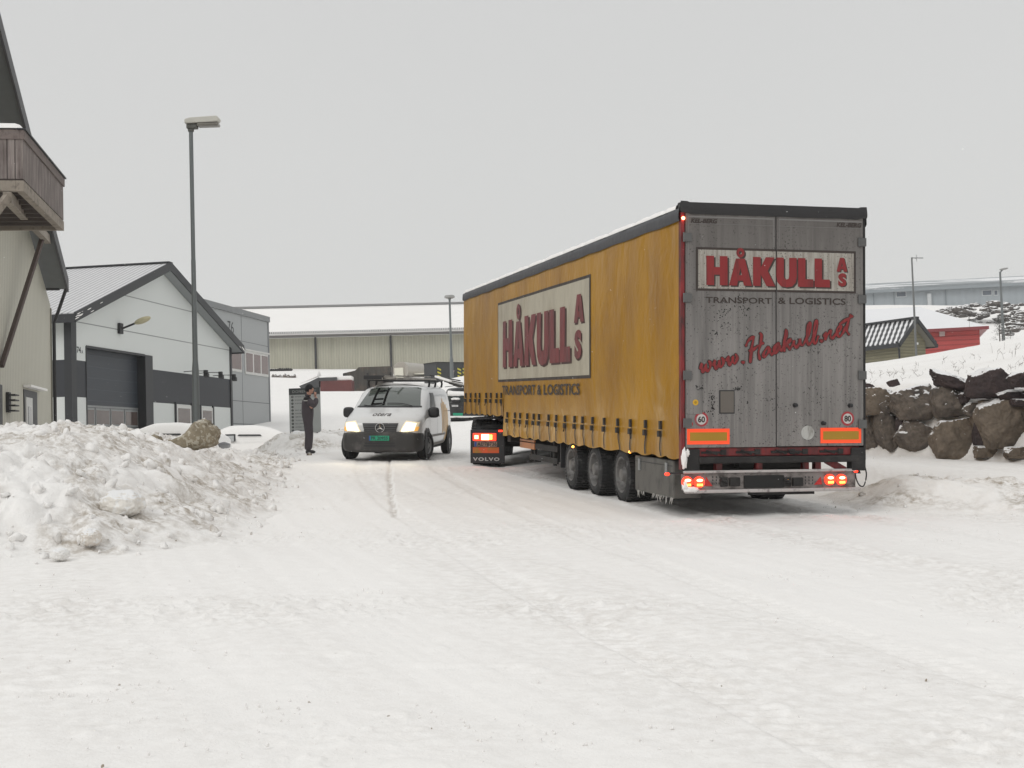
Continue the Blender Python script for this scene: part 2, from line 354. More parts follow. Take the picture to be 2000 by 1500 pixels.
def grid_mesh(name, P, dirt, m):
    r, c = P.shape[:2]; me = bpy.data.meshes.new(name)
    idx = np.arange(r * c).reshape(r, c)
    q = np.stack([idx[:-1, :-1], idx[:-1, 1:], idx[1:, 1:], idx[1:, :-1]], -1).reshape(-1, 4)
    me.vertices.add(r * c); me.vertices.foreach_set('co', P.reshape(-1).astype(np.float32))
    me.loops.add(q.size); me.loops.foreach_set('vertex_index', q.reshape(-1).astype(np.int32))
    me.polygons.add(len(q)); me.polygons.foreach_set('loop_start', np.arange(0, q.size, 4, dtype=np.int32))
    me.update(calc_edges=True); me.validate()
    me.polygons.foreach_set('use_smooth', np.ones(len(q), dtype=bool))
    if dirt is not None:
        a = me.attributes.new('dirt', 'FLOAT', 'POINT'); a.data.foreach_set('value', np.clip(dirt, 0, 1).reshape(-1).astype(np.float32))
    o = bpy.data.objects.new(name, me); COL.objects.link(o); me.materials.append(m); return o
M_SNOW = snow_mat('packed_snow', 0.012, 7.0, attr=True, fine=0.004, dirt=(0.36, 0.31, 0.26))
M_BANK = snow_mat('bank_snow', 0.02, 11.0, attr=True, fine=0.006, dirt=(0.34, 0.29, 0.23))
M_CAP = snow_mat('fresh_snow', 0.012, 5.0, fine=0.002)
P_, D_ = ground(); tag(grid_mesh('snowy_ground', P_, D_, M_SNOW), kind='structure')

# ---- ploughed snow piles
def poly_dist(X, Y, poly):
    d = np.full(X.shape, 1e9); ins = np.zeros(X.shape, bool); n = len(poly)
    for i in range(n):
        x0, y0 = poly[i]; x1, y1 = poly[(i + 1) % n]; ex, ey = x1 - x0, y1 - y0
        t = np.clip(((X - x0) * ex + (Y - y0) * ey) / (ex * ex + ey * ey), 0, 1)
        d = np.minimum(d, np.hypot(X - x0 - t * ex, Y - y0 - t * ey))
        c = ((y0 > Y) != (y1 > Y)) & (X < (x1 - x0) * (Y - y0) / (y1 - y0 + 1e-12) + x0); ins ^= c
    return np.where(ins, d, -d)
ICO = {}
def ico(n):
    if n not in ICO:
        bm = bmesh.new(); bmesh.ops.create_icosphere(bm, subdivisions=n, radius=1); bm.verts.ensure_lookup_table()
        ICO[n] = ([v.co.copy() for v in bm.verts], [tuple(v.index for v in f.verts) for f in bm.faces]); bm.free()
    return ICO[n]
def snow_pile(name, poly, H, wid, x0, x1, y0, y1, st, amp, nclod, seed, label, csz=(0.010, 0.10)):
    rnd = random.Random(seed)
    ys = [y0]
    while ys[-1] < y1: ys.append(ys[-1] + st * max(1, ys[-1] / 13))
    xs = np.arange(x0, x1, st); YY, XX = np.meshgrid(np.array(ys), xs, indexing='ij')
    def hf(X, Y):
        wob = 0.35 * fbm(X * 0.9, Y * 0.9, 3, seed)
        d = poly_dist(X, Y, poly) + wob * 0.8; e = sst(0, wid, d); k = sst(0, 0.5, d)
        h = np.interp(Y, *H) * e ** 0.85
        l = 0.34 * np.abs(pn(X * 0.8 + seed, Y * 0.8)) + 0.34 * np.abs(pn(X * 1.9, Y * 1.9 + seed)) + 0.2 * np.abs(pn(X * 4.1, Y * 4.1)) + 0.12 * np.abs(pn(X * 8.5, Y * 8.5)) + 0.055 * np.abs(pn(X * 19, Y * 19))
        rough = np.clip(0.75 + 0.9 * fbm(X * 0.5, Y * 0.5, 2, seed + 5), 0.3, 1.3)
        return h + amp * (l - 0.22) * k * (0.35 + 0.65 * e) * rough - 0.08 * (1 - sst(-0.25, 0.05, d)) , d, l
    z, d, l = hf(XX, YY)
    z = z + dh(XX, YY)
    k = sst(0, 0.5, d)
    X2 = XX + amp * 0.14 * k * pn(XX * 3.3 + 40, YY * 3.3); Y2 = YY - amp * 0.3 * k * np.clip(pn(XX * 2.6, YY * 2.6 + 70), -0.2, 1)
    dirt = np.clip((fbm(XX * 0.9, YY * 0.9, 4, seed + 11) + 0.25) * 1.9, 0, 1) * k * 0.9 + 0.6 * k * np.clip(0.16 - l, 0, 1) * 3 * (fbm(XX * 0.6, YY * 0.6, 2, 3) > 0)
    RM = np.array(RFM); P = (np.stack([X2, Y2, z, np.ones_like(z)], -1) @ RM.T)[..., :3]
    # keep only faces inside the pile
    r, c = d.shape; keep = (d > -0.3)
    idx = np.arange(r * c).reshape(r, c)
    fk = keep[:-1, :-1] & keep[:-1, 1:] & keep[1:, 1:] & keep[1:, :-1]
    q = np.stack([idx[:-1, :-1], idx[:-1, 1:], idx[1:, 1:], idx[1:, :-1]], -1)[fk]
    used = np.unique(q); rem = -np.ones(r * c, int); rem[used] = np.arange(len(used)); q = rem[q]
    V = P.reshape(-1, 3)[used]; DA = dirt.reshape(-1)[used]
    vs = [V]; fs3 = []; da = [DA]; base = len(V)
    spots = []
    while len(spots) < nclod:
        x = rnd.uniform(x0, x1); y = y0 + (y1 - y0) * rnd.random() ** 1.3; spots.append((x, y))
    SX = np.array([s[0] for s in spots]); SY = np.array([s[1] for s in spots]); hz, hd, _ = hf(SX, SY); hz = hz + dh(SX, SY)
    iv, if_ = ico(2); IV = np.array([tuple(v) for v in iv])
    for i, (x, y) in enumerate(spots):
        if hd[i] < -0.5 or (hd[i] < 0 and rnd.random() < 0.45): continue
        s = csz[0] + (csz[1] - csz[0]) * rnd.random() ** 5
        if hd[i] < 0.1: s *= 0.55
        A = np.array(Euler((rnd.random() * 6, rnd.random() * 6, rnd.random() * 6)).to_matrix())
        r_ = 1 + 0.8 * pn(IV[:, 0] * 1.5 + i, IV[:, 1] * 1.6 + IV[:, 2] * 1.3) + 0.4 * pn(IV[:, 0] * 4 + i, IV[:, 2] * 4 + IV[:, 1])
        vv = (IV * r_[:, None] * np.array([s, s * rnd.uniform(0.5, 1), s * rnd.uniform(0.4, 0.8)])) @ A.T
        o = np.array(rf(x, y, float(hz[i]) + s * 0.15)); vs.append(vv + o)
        fs3 += [(a + base, b + base, c_ + base) for a, b, c_ in if_]; base += len(vv)
        da.append(np.full(len(vv), 0.9 * rnd.random() if rnd.random() < 0.3 else 0.0))
    V = np.concatenate(vs); me = bpy.data.meshes.new(name)
    me.from_pydata(V.tolist(), [], [tuple(f) for f in q.tolist()] + fs3)
    me.polygons.foreach_set('use_smooth', np.ones(len(me.polygons), dtype=bool))
    a = me.attributes.new('dirt', 'FLOAT', 'POINT'); a.data.foreach_set('value', np.clip(np.concatenate(da), 0, 1).astype(np.float32))
    o = bpy.data.objects.new(name, me); COL.objects.link(o); me.materials.append(M_BANK)
    return tag(o, label, 'snow bank')
LEFTP = [(-13, 10.4), (-9, 11), (-6.2, 11.6), (-4.6, 11.9), (-3.35, 12.3), (-2.8, 14.6), (-3.2, 18.0), (-4.1, 24.5), (-4.9, 30), (-5.3, 33.2), (-6.6, 34), (-8, 28), (-9.8, 22.5), (-14, 18), (-17, 11)]
snow_pile('snow_bank', LEFTP, ([11, 13.5, 16, 18, 22, 28, 33.5], [0.70, 0.95, 1.16, 1.08, 0.9, 0.62, 0.4]), 2.7, -13, -2.6, 10.3, 34.6, 0.034, 0.78, 5200, 4,
          'large lumpy heap of ploughed dirty snow in front of the buildings on the left')
RIGHTP = [(4.7, 17.6), (6.2, 16.7), (9.0, 15.0), (13, 12), (15.5, 13), (11.5, 17), (8.3, 19.2), (5.6, 20.6), (4.5, 19.8)]
snow_pile('snow_bank', RIGHTP, ([12, 16, 18, 21], [0.34, 0.36, 0.36, 0.34]), 1.2, 4.0, 13.5, 12.0, 21.0, 0.045, 0.42, 420, 9,
          'low pinkish ridge of ploughed snow behind the trailer under the boulder wall', (0.015, 0.07))
snow_pile('snow_bank', [(-7.6, 37.4), (-6.2, 35.9), (-5.0, 35.7), (-4.2, 37.2), (-3.7, 40.5), (-4.0, 44), (-6.5, 45), (-8.2, 41)], ([35, 38, 42, 45], [0.32, 0.45, 0.42, 0.3]), 1.0, -8.6, -3.2, 35.2, 45.5, 0.05, 0.6, 260, 15,
          'low rough bank of grubby snow around the notice board behind the person', (0.02, 0.12))
def dirty_chunk(px, py, D, w, h, dpt, seed, label, name='snow_chunk', shape=None, tint=(0.26, 0.22, 0.155)):
    """a dug-up block of dirty frozen snow"""
    iv, f = ico(5); c = at(px, py, D); b = MB(); vs = []
    for v in iv:
        x, y, z = v
        if shape: x, y, z = shape(x, y, z)
        n = mnoise.fractal(Vector((x * 1.6 + seed, y * 1.6, z * 1.6)), 0.9, 2.1, 6) * 0.14 + mnoise.fractal(Vector((x * 6 + seed, y * 6, z * 6)), 0.8, 2.1, 4) * 0.05
        p = Vector((x * w / 2, y * dpt / 2, z * h / 2)) * (1 + n); vs.append(c + RC @ Vector((p.x, p.z, -p.y)))
    b.add(vs, f)
    m = mat('dirty_ice_' + str(seed), tint, 0.7, var=0.25 if tint[0] < .5 else .06, vs=6, dirt=(0.10, 0.08, 0.05) if tint[0] < .5 else tuple(x * .72 for x in tint), dsc=(3.2, 3.2, 3.2), dlo=0.5, dhi=0.72, bump=0.04, bs=9, topsnow=1.22 if tint[0] < .5 else 1.0, speck=(0.42, 0.385, 0.31) if tint[0] < .5 else (.8, .79, .77), speck_s=17, speck_t=0.55)
    return tag(b.build(name, m, smooth=180, recalc=False), label, 'snow chunk')
def polyshape(pts, c):
    P2 = [((a - c[0]), (c[1] - b_)) for a, b_ in pts]; W_ = (max(p[0] for p in P2) - min(p[0] for p in P2)) / 2; H_ = (max(p[1] for p in P2) - min(p[1] for p in P2)) / 2
    def f(x, y, z):
        r_ = math.hypot(x, z)
        if r_ < 1e-5: return 0, y, 0
        dx, dz = x / r_, z / r_; best = 0
        for i in range(len(P2)):
            (x0, z0), (x1, z1) = P2[i], P2[(i + 1) % len(P2)]; ex, ez = x1 - x0, z1 - z0; den = dx * ez - dz * ex
            if abs(den) < 1e-9: continue
            t = (x0 * ez - z0 * ex) / den; u = (x0 * dz - z0 * dx) / den
            if t > 0 and -1e-6 <= u <= 1 + 1e-6: best = max(best, t)
        k = best * min(1, r_ ** .45); return dx * k / W_, y * (1 if abs(y) > .6 else 1), dz * k / H_
    return f, 2 * W_, 2 * H_
WPTS = [(312.6, 868.9), (339, 856), (361, 846), (383, 824), (397, 818), (410, 822), (424, 836.5), (426.6, 844), (424, 866), (410, 875), (390, 879), (364.5, 879.6), (330.5, 875)]
wedge_f, wW, wH = polyshape(WPTS, (378, 855))
KPTS = [(281, 863), (288, 852), (300, 847), (312, 852), (317, 860), (310, 868), (318, 888), (302, 894), (283, 889), (276, 877)]
knob_f, kW, kH = polyshape(KPTS, (298, 870))
def wedge(x, y, z):
    top = 0.95 if x > 0.1 else 0.95 - (0.1 - x) * 1.15
    s = 0.85; nx = math.copysign(abs(x) ** s, x); return nx + 0.18 * max(z, 0) * (1 if x > 0 else 0.2), y, max(-0.62 - 0.25 * (0.5 - x) * 0, min(z * 1.15, top)) if z > -2 else z
dirty_chunk(378, 855, 21.0, wW / F * 21, wH / F * 21, 0.55, 1, 'big wedge of brown frozen snow standing upright on the left snow bank', shape=wedge_f)
dirty_chunk(298, 870, 19.5, kW / F * 19.5, kH / F * 19.5, 0.3, 2, 'knobbly brown block of dirty snow beside the big wedge', shape=knob_f)
dirty_chunk(270, 878, 19.0, 0.17, 0.13, 0.2, 3, 'small flat grey-brown snow lump left of the knobbly block')
dirty_chunk(215, 850, 18.0, 0.26, 0.10, 0.3, 4, 'thin grey slab of dirty snow on the crest near the garage door', tint=(0.38, 0.36, 0.33))
dirty_chunk(238, 985, 13.75, 0.46, 0.30, 0.5, 5, 'large rounded clump of stained snow halfway up the front of the bank', tint=(0.74, 0.71, 0.66))
dirty_chunk(178, 1050, 12.6, 0.20, 0.17, 0.25, 6, 'small round brownish snow clump low on the front of the bank', tint=(0.68, 0.63, 0.57))
dirty_chunk(117, 1083, 12.1, 0.17, 0.12, 0.2, 7, 'lowest pale snow clump at the foot of the left bank', tint=(0.76, 0.745, 0.72))
dirty_chunk(604, 888, 33.4, 0.14, 0.10, 0.15, 8, 'dark little snow lump at the feet of the standing person', tint=(0.12, 0.09, 0.07))
dirty_chunk(584, 853, 36.8, 0.55, 0.34, 0.4, 9, 'pale grubby snow chunk right under the notice board', tint=(0.74, 0.72, 0.68))

# ---- loose crumbs of snow and grit thrown about on the road
def crumbs():
    rn = random.Random(33); iv, f = ico(1); IV = np.array([tuple(v) for v in iv]); vs = []; fs = []; da = []; base = 0
    cl = []
    for k in range(60):
        Y = 5.6 + 26 * rn.random() ** 1.6; X = rn.uniform(-.42, .42) * Y
        cl.append((X, Y, rn.uniform(.1, .5), rn.randint(10, 60)))
    for k in range(60): Y = 6 + 11 * rn.random(); X = float(XC(Y)) + 2.9 + rn.gauss(0, .8); cl.append((X, Y, rn.uniform(.2, .6), rn.randint(14, 40)))
    for k in range(40): Y = 6 + 20 * rn.random(); X = float(XC(Y)) + rn.choice((-1.3, 1.3, -.8, .8)) + rn.gauss(0, .1); cl.append((X, Y, rn.uniform(.1, .4), rn.randint(8, 20)))
    for x_, y_, n_ in ((-2.05, 6.9, 46), (-2.3, 6.75, 30), (-.35, 6.15, 40), (-1.05, 6.3, 50), (.1, 5.9, 20)): cl.append((x_, y_, .16, n_))
    pts = []
    for X, Y, r_, n in cl:
        for _ in range(n): pts.append((X + rn.gauss(0, r_), Y + rn.gauss(0, r_ * .8)))
    PX = np.array([p[0] for p in pts]); PY = np.array([p[1] for p in pts]); PZ = dh(PX, PY) + .02 * fbm(PX * .45, PY * .45, 3)
    for i, (x, y) in enumerate(pts):
        if poly_dist(np.array([x]), np.array([y]), LEFTP)[0] > 0: continue
        s_ = .002 + .009 * rn.random() ** 3; A = np.array(Euler((rn.random() * 6, rn.random() * 6, rn.random() * 6)).to_matrix())
        vv = (IV * (1 + .5 * pn(IV[:, 0] * 2 + i, IV[:, 1] * 2 + IV[:, 2]))[:, None] * s_ * np.array([1, rn.uniform(.5, 1), rn.uniform(.4, .9)])) @ A.T
        o = np.array(rf(x, y, float(PZ[i]) + s_ * .6 + .004)); vs.append(vv + o); fs += [(a + base, b_ + base, c_ + base) for a, b_, c_ in f]; base += len(vv)
        da.append(np.full(len(vv), 1.0 if rn.random() < .05 else 0.0))
    me = bpy.data.meshes.new('snow_crumbs'); me.from_pydata(np.concatenate(vs).tolist(), [], fs)
    a = me.attributes.new('dirt', 'FLOAT', 'POINT'); a.data.foreach_set('value', np.concatenate(da).astype(np.float32))
    o = bpy.data.objects.new('snow_crumbs', me); COL.objects.link(o); me.materials.append(M_BANK); return o
tag(crumbs(), 'small loose crumbs of snow and grit scattered over the packed road', 'snow crumbs', kind='stuff')

# ================================================================== BOULDER WALL
M_ROCK = mat('grey_brown_rock', (0.135, 0.112, 0.092), 0.9, var=0.6, vs=16, bump=0.12, bs=5, dirt=(0.055, 0.047, 0.042), dsc=(2.5, 2.5, 2.5), dlo=0.45, dhi=0.7, topsnow=0.88)
M_ROCK2 = mat('dark_maroon_rock', (0.055, 0.038, 0.037), 0.9, var=0.6, vs=16, bump=0.12, bs=5, dirt=(0.03, 0.024, 0.026), dsc=(2, 2, 2), dlo=0.45, dhi=0.7, topsnow=0.97)
M_ROCK3 = mat('tan_rock', (0.165, 0.132, 0.10), 0.9, var=0.6, vs=16, bump=0.12, bs=5, dirt=(0.08, 0.064, 0.05), dsc=(2, 2, 2), dlo=0.45, dhi=0.75, topsnow=0.90)
wall = thing('boulder_wall', 'rough retaining wall of big brown boulders with snow packed between them', 'stone wall', Matrix.Translation(rg(8.4, 26)))
WMI = wall.matrix_world.inverted()
RK = [(245, 455, 270, 215, 3, 0), (150, 715, 160, 290, 1, 0), (318, 725, 210, 295, 1, 0), (540, 468, 375, 275, 1, 8), (565, 765, 330, 300, 1, -25), (830, 465, 262, 275, 1, 0),
      (865, 290, 350, 125, 2, -14), (1200, 305, 340, 240, 2, -8), (900, 768, 400, 325, 3, 0), (1310, 650, 425, 400, 3, 0), (1450, 270, 190, 130, 2, 0), (1400, 405, 240, 95, 2, 5),
      (1040, 532, 130, 115, 1, 30), (1185, 890, 225, 105, 3, 0), (1440, 900, 230, 110, 3, 0), (165, 345, 100, 65, 2, -20), (372, 300, 90, 60, 2, 20), (300, 520, 85, 110, 1, 20),
      (1470, 470, 140, 70, 2, 0), (1125, 735, 120, 190, 2, 0), (985, 430, 90, 90, 2, 0), (470, 645, 150, 160, 2, 0), (1700, 330, 330, 240, 2, 0), (1760, 640, 380, 340, 1, 0), (1700, 900, 260, 140, 3, 0), (2080, 500, 340, 360, 3, 0), (2100, 840, 360, 250, 1, 0)]
for i, (cx, cy, w_, h_, tn, rot) in enumerate(RK):
    px = 1660 + cx / 4.41; py = 680 + cy / 4.41
    Y = 27.4 - (px - 1690) / 310 * 3.0; hh = h_ / 4.41 / F * Y; ww = w_ / 4.41 / F * Y
    if hh < 0.3 and tn == 2 and cy > 350: Y += 0.12
    dd = (ww * hh) ** 0.5 * 0.55; c = at(px, py, Y + dd * 0.62)
    rnd = random.Random(100 + i); pl = []
    for k in range(9):
        nv = Vector((rnd.gauss(0, 1), rnd.gauss(0, 1), rnd.gauss(0, 1))).normalized(); pl.append((nv, rnd.uniform(0.78, 1.0)))
    for nv in ((1, 0, .1), (-1, 0, -.1), (0, 0, 1), (.1, 0, -1), (0, -1, 0.15), (0, 1, 0)): pl.append(((Vector(nv) + Vector((rnd.uniform(-.22, .22), rnd.uniform(-.2, .2), rnd.uniform(-.22, .22)))).normalized(), rnd.uniform(0.80, 0.9)))
    iv, f = ico(5); vs = []; Ro = Matrix.Rotation(R(-rot), 3, 'Y')
    for v in iv:
        r_ = 1.35
        for nv, q in pl:
            dt = v.dot(nv)
            if dt > 0.05: r_ = min(r_, q / dt)
        r_ *= 1 + 0.075 * mnoise.fractal(v * 2.6 + Vector((i * 3, 0, 0)), 0.7, 2.2, 6)
        p = Ro @ Vector((v.x * r_ * ww * 0.585, v.y * r_ * dd, v.z * r_ * hh * 0.585)); vs.append(WMI @ (c + RC @ Vector((p.x, p.z, -p.y))))
    MB().add(vs, f).build('boulder', (M_ROCK, M_ROCK2, M_ROCK3)[tn - 1], wall, smooth=32, recalc=False)

# ---- dry weeds poking out of the snow slope
def weeds():
    b = MB(); rnd = random.Random(5)
    spots = [(1700 + rnd.random() * 300, None) for _ in range(60)]
    for sx, _ in spots:
        Y = rnd.uniform(28.5, 39); X = (sx - 1000) / F * Y; h0 = gz(X, Y)
        hgt = rnd.uniform(0.04, 0.2) * (1.6 if sx > 1930 else 1); a = rnd.uniform(-0.8, 0.8); p0 = Vector((X, Y, h0 - 0.02))
        p1 = p0 + Vector((a * hgt * 0.4, rnd.uniform(-0.1, 0.1), hgt * 0.6)); p2 = p0 + Vector((a * hgt * 0.8, rnd.uniform(-0.1, 0.1), hgt))
        b.path([RFM @ p for p in (p0, p1, p2)], [0.0035, 0.003, 0.002], 4)
        if rnd.random() < 0.5:
            for k in range(rnd.randint(2, 5)):
                q = p1.lerp(p2, rnd.random()); b.path([RFM @ q, RFM @ (q + Vector((rnd.uniform(-0.12, 0.12), 0, rnd.uniform(0.02, 0.12))))], [0.003, 0.002], 4)
    return b
tag(weeds().build('dry_weeds', mat('dry_stalk', (0.10, 0.075, 0.055), 0.9)), 'thin dry weed stalks poking out of the snowy slope above the boulder wall', 'weeds', kind='stuff')

# ================================================================== SEMI TRAILER
TM = road(3.381, 16.819, 13.1)
HW = 1.275; LEN = 14.4; NECK = 10.17
def RP(px, py, y=0.0): h = lhit(TM, 1, y, px, py); return h.x, h.z          # point on the rear face
def SP(px, py, x=-HW): h = lhit(TM, 0, x, px, py); return h.y, h.z          # point on the left side
M_CURT = mat('mustard_tarpaulin', (0.37, 0.182, 0.002), 0.38, var=0.2, vs=0.8, dirt=(0.23, 0.105, 0.012), dsc=(1.6, 0.9, 0.45), dlo=0.40, dhi=0.75, speck=(0.12, 0.06, 0.02), speck_s=30, speck_t=0.73, spec=0.28)
M_LOGOW = mat('printed_cream', (0.42, 0.385, 0.30), 0.5, var=0.1, vs=3, dirt=(0.27, 0.23, 0.17), dsc=(5, 2.2, 0.8), dlo=0.42, dhi=0.8)
M_LOGOR = mat('printed_dark_red', (0.165, 0.026, 0.028), 0.5, var=0.2, vs=4, dirt=(0.09, 0.03, 0.03), dsc=(6, 6, 1.2), dlo=0.45, dhi=0.75)
M_LOGOB = mat('printed_black', (0.035, 0.024, 0.020), 0.55, var=0.3)
M_LOGOS = mat('printed_brown_shadow', (0.05, 0.018, 0.015), 0.55, var=0.3)
def wrinkle_bump(m, d=0.012):
    t = m.node_tree; K = t.links; P = t.nodes['Principled BSDF']
    tc = node(t, 'ShaderNodeTexCoord'); mp = node(t, 'ShaderNodeMapping'); mp.inputs['Scale'].default_value = (1, 1.2, 0.8); K.new(tc.outputs['Object'], mp.inputs[0])
    n = node(t, 'ShaderNodeTexNoise', i_Scale=1.3, i_Detail=3.0, i_Distortion=0.5); K.new(mp.outputs[0], n.inputs['Vector'])
    b = node(t, 'ShaderNodeBump', i_Strength=1.0, i_Distance=d * 2.2); K.new(n.outputs[0], b.inputs['Height'])
    n2 = node(t, 'ShaderNodeTexNoise', i_Scale=9.0, i_Detail=4.0); K.new(mp.outputs[0], n2.inputs['Vector'])
    b2 = node(t, 'ShaderNodeBump', i_Strength=1.0, i_Distance=d * 0.35); K.new(n2.outputs[0], b2.inputs['Height']); K.new(b.outputs[0], b2.inputs['Normal'])
    K.new(b2.outputs[0], P.inputs['Normal'])
for m_ in (M_CURT, M_LOGOW, M_LOGOR, M_LOGOB): wrinkle_bump(m_, 0.017)
def panel_mat(name, col, sc=1.0):
    """dirty grey door skin: long vertical runs of grime, speckles"""
    m = mat(name, col, 0.5, 0.25, var=0.16, vs=1.1, dirt=tuple(x * 0.45 for x in col), dsc=(17, 17, 0.7), dlo=0.42, dhi=0.78, speck=(0.035, 0.032, 0.03), speck_s=46, speck_t=0.655)
    t = m.node_tree; K = t.links; P = t.nodes['Principled BSDF']; src = P.inputs['Base Color'].links[0].from_socket
    tc = node(t, 'ShaderNodeTexCoord'); sx = node(t, 'ShaderNodeSeparateXYZ'); K.new(tc.outputs['Object'], sx.inputs[0])
    mp = node(t, 'ShaderNodeMapping'); mp.inputs['Scale'].default_value = (9, 9, 0.5); K.new(tc.outputs['Object'], mp.inputs[0])
    n = node(t, 'ShaderNodeTexNoise', i_Scale=1.0, i_Detail=5.0); K.new(mp.outputs[0], n.inputs['Vector'])
    r = node(t, 'ShaderNodeMapRange', i_1=0.45, i_2=0.75); r.inputs[4].default_value = 0.4; K.new(n.outputs[0], r.inputs[0])
    mm = node(t, 'ShaderNodeMixRGB', i_2=tuple(min(1, x * 1.55) for x in col) + (1,)); K.new(r.outputs[0], mm.inputs[0]); K.new(src, mm.inputs[1])
    # grime gathered near the top of the doors
    h = node(t, 'ShaderNodeMapRange', i_1=2.2, i_2=3.9); h.inputs[4].default_value = 0.68; K.new(sx.outputs['Z'], h.inputs[0])
    m2 = node(t, 'ShaderNodeMixRGB', i_2=(0.085, 0.075, 0.068, 1)); K.new(h.outputs[0], m2.inputs[0]); K.new(mm.outputs[0], m2.inputs[1]); K.new(m2.outputs[0], P.inputs['Base Color'])
    nb = node(t, 'ShaderNodeTexNoise', i_Scale=2.0, i_Detail=3.0); K.new(tc.outputs['Object'], nb.inputs['Vector'])
    b = node(t, 'ShaderNodeBump', i_Strength=1.0, i_Distance=0.006); K.new(nb.outputs[0], b.inputs['Height']); K.new(b.outputs[0], P.inputs['Normal'])
    return m
M_DOOR = panel_mat('grimy_grey_door', (0.215, 0.203, 0.194))
M_RED = mat('red_frame_paint', (0.21, 0.014, 0.016), 0.5, var=0.3, dirt=(0.05, 0.012, 0.012), dsc=(8, 8, 3), dlo=0.4, dhi=0.65)
M_TARP = mat('dark_roof_tarp', (0.055, 0.056, 0.062), 0.55, var=0.25, bump=0.01, bs=6)
M_BLKT = mat('black_tarp', (0.018, 0.017, 0.018), 0.6, var=0.25, bump=0.012, bs=5)
M_STRAP = mat('black_strap', (0.03, 0.026, 0.024), 0.7, var=0.3)
M_ALU = mat('dirty_aluminium', (0.25, 0.225, 0.215), 0.5, 0.3, var=0.25, dirt=(0.07, 0.06, 0.055), dsc=(6, 6, 9), dlo=0.42, dhi=0.66, speck=(0.03, 0.03, 0.03), speck_s=45)
M_REDL = mat('red_lamp_glow', (0.8, 0.02, 0.01), 0.3, emis=2.6, ecol=(1, 0.04, 0.015))
M_REDH = mat('red_lamp_core', (1, 0.35, 0.2), 0.3, emis=14.0, ecol=(1, 0.22, 0.10))
M_REDD = mat('red_reflector', (0.45, 0.015, 0.015), 0.25)
M_AMB = mat('amber_lamp', (1, 0.4, 0.05), 0.3, emis=7.0, ecol=(1, 0.38, 0.05))
M_ORB = mat('orange_red_reflective', (1.0, 0.085, 0.02), 0.5, emis=0.22, ecol=(1, 0.07, 0.01))
M_OLV = mat('amber_reflective', (0.36, 0.20, 0.01), 0.5, var=0.15)
trailer = thing('semi_trailer', 'long mustard yellow curtain side semi trailer with grimy grey rear doors', 'semi trailer', TM)
def bot(y): return 1.14 if y > NECK else 0.755
def curt_d(y, z):
    zb = bot(y)
    d = 0.016 * pn(y * 0.8, z * 0.35) + 0.007 * pn(y * 2.1 + 4, z * 0.9) + 0.012 * max(0, 1 - z / 3.0) * math.sin(y * 4.6)
    k = np.clip((zb + 0.5 - z) / 0.5, 0, 1)
    cr = np.clip(1 - abs(y - 9.0) / 1.6, 0, 1)
    d += k * (0.030 * pn(y * 2.6, z * 1.5 + 7) + 0.014 * np.abs(pn(y * 6, z * 5)))
    d += k * cr * 0.085 * np.abs(pn(y * 5 + z * 6, z * 7 - y * 2)) 
    if 0.4 < y < 1.1: d += 0.03 * np.exp(-((z - 1.75 - 0.6 * (y - 0.7)) / 0.16) ** 2) * np.exp(-((y - 0.7) / 0.25) ** 2) + 0.025 * np.exp(-((z - 1.4) / 0.12) ** 2 - ((y - 0.7) / 0.2) ** 2)
    return float(d)
def curtain(sgn):
    b = MB(); ys = np.concatenate([np.linspace(0.06, NECK, 150), np.linspace(NECK + 0.01, LEN, 56)])
    for seg in (ys[:150], ys[150:]):
        rows = []
        for t in np.concatenate([np.linspace(0, 0.25, 16), np.linspace(0.27, 1, 26)]):
            rows.append([(sgn * (HW + curt_d(y, bot(y) + t * (3.80 - bot(y))) * 1.0), y, bot(y) + t * (3.80 - bot(y)) - (0.035 * abs(math.sin(y * 4.6 + 1.2 * math.sin(y))) if t == 0 else 0)) for y in seg])
        b.grid(rows)
    return b.build('side_curtain', M_CURT, trailer, smooth=180, recalc=False)
cur = curtain(-1); curtain(1)
def sfn(off):
    def fn(y, z): return (-(HW + curt_d(y, z) + off), y, z)
    return fn
def onside(VF, off, name, m, parent, dense=False): return flat(VF, sfn(off)).build(name, m, parent, recalc=False)
# printed panel on the curtain
py0, py1, pz0, pz1 = 4.05, 10.64, 1.86, 3.39
def gpanel(y0, y1, z0, z1, off, name, m, parent):
    b = MB(); b.grid([[sfn(off)(y, z) for y in np.linspace(y0, y1, 90)] for z in np.linspace(z0, z1, 24)]); return b.build(name, m, parent, smooth=180, recalc=False)
gpanel(py0 - 0.06, py1 + 0.06, pz0 - 0.05, pz1 + 0.05, 0.006, 'logo_border', M_LOGOB, cur)
gpanel(py0, py1, pz0, pz1, 0.010, 'logo_panel', M_LOGOW, cur)
LT = {}
LT['H'] = (0.86, [[(0, 0), (0, 1), (.31, 1), (.31, .62), (.54, .62), (.54, 1), (.85, 1), (.85, 0), (.54, 0), (.54, .36), (.31, .36), (.31, 0)]])
LT['A'] = (0.92, [[(0, 0), (.28, .93), (.64, .93), (.92, 0), (.60, 0), (.56, .17), (.36, .17), (.32, 0)], [(.40, .36), (.52, .36), (.46, .62)]])
LT['K'] = (0.90, [[(0, 0), (0, 1), (.31, 1), (.31, .62), (.52, 1), (.88, 1), (.60, .53), (.90, 0), (.55, 0), (.31, .40), (.31, 0)]])
LT['U'] = (0.84, [[(0, 1), (.31, 1), (.31, .36), (.34, .27), (.42, .24), (.50, .27), (.53, .36), (.53, 1), (.84, 1), (.84, .36), (.80, .15), (.66, .01), (.42, -.03), (.18, .01), (.04, .15), (0, .36)]])
LT['L'] = (0.64, [[(0, 0), (0, 1), (.31, 1), (.31, .27), (.64, .27), (.64, 0)]])
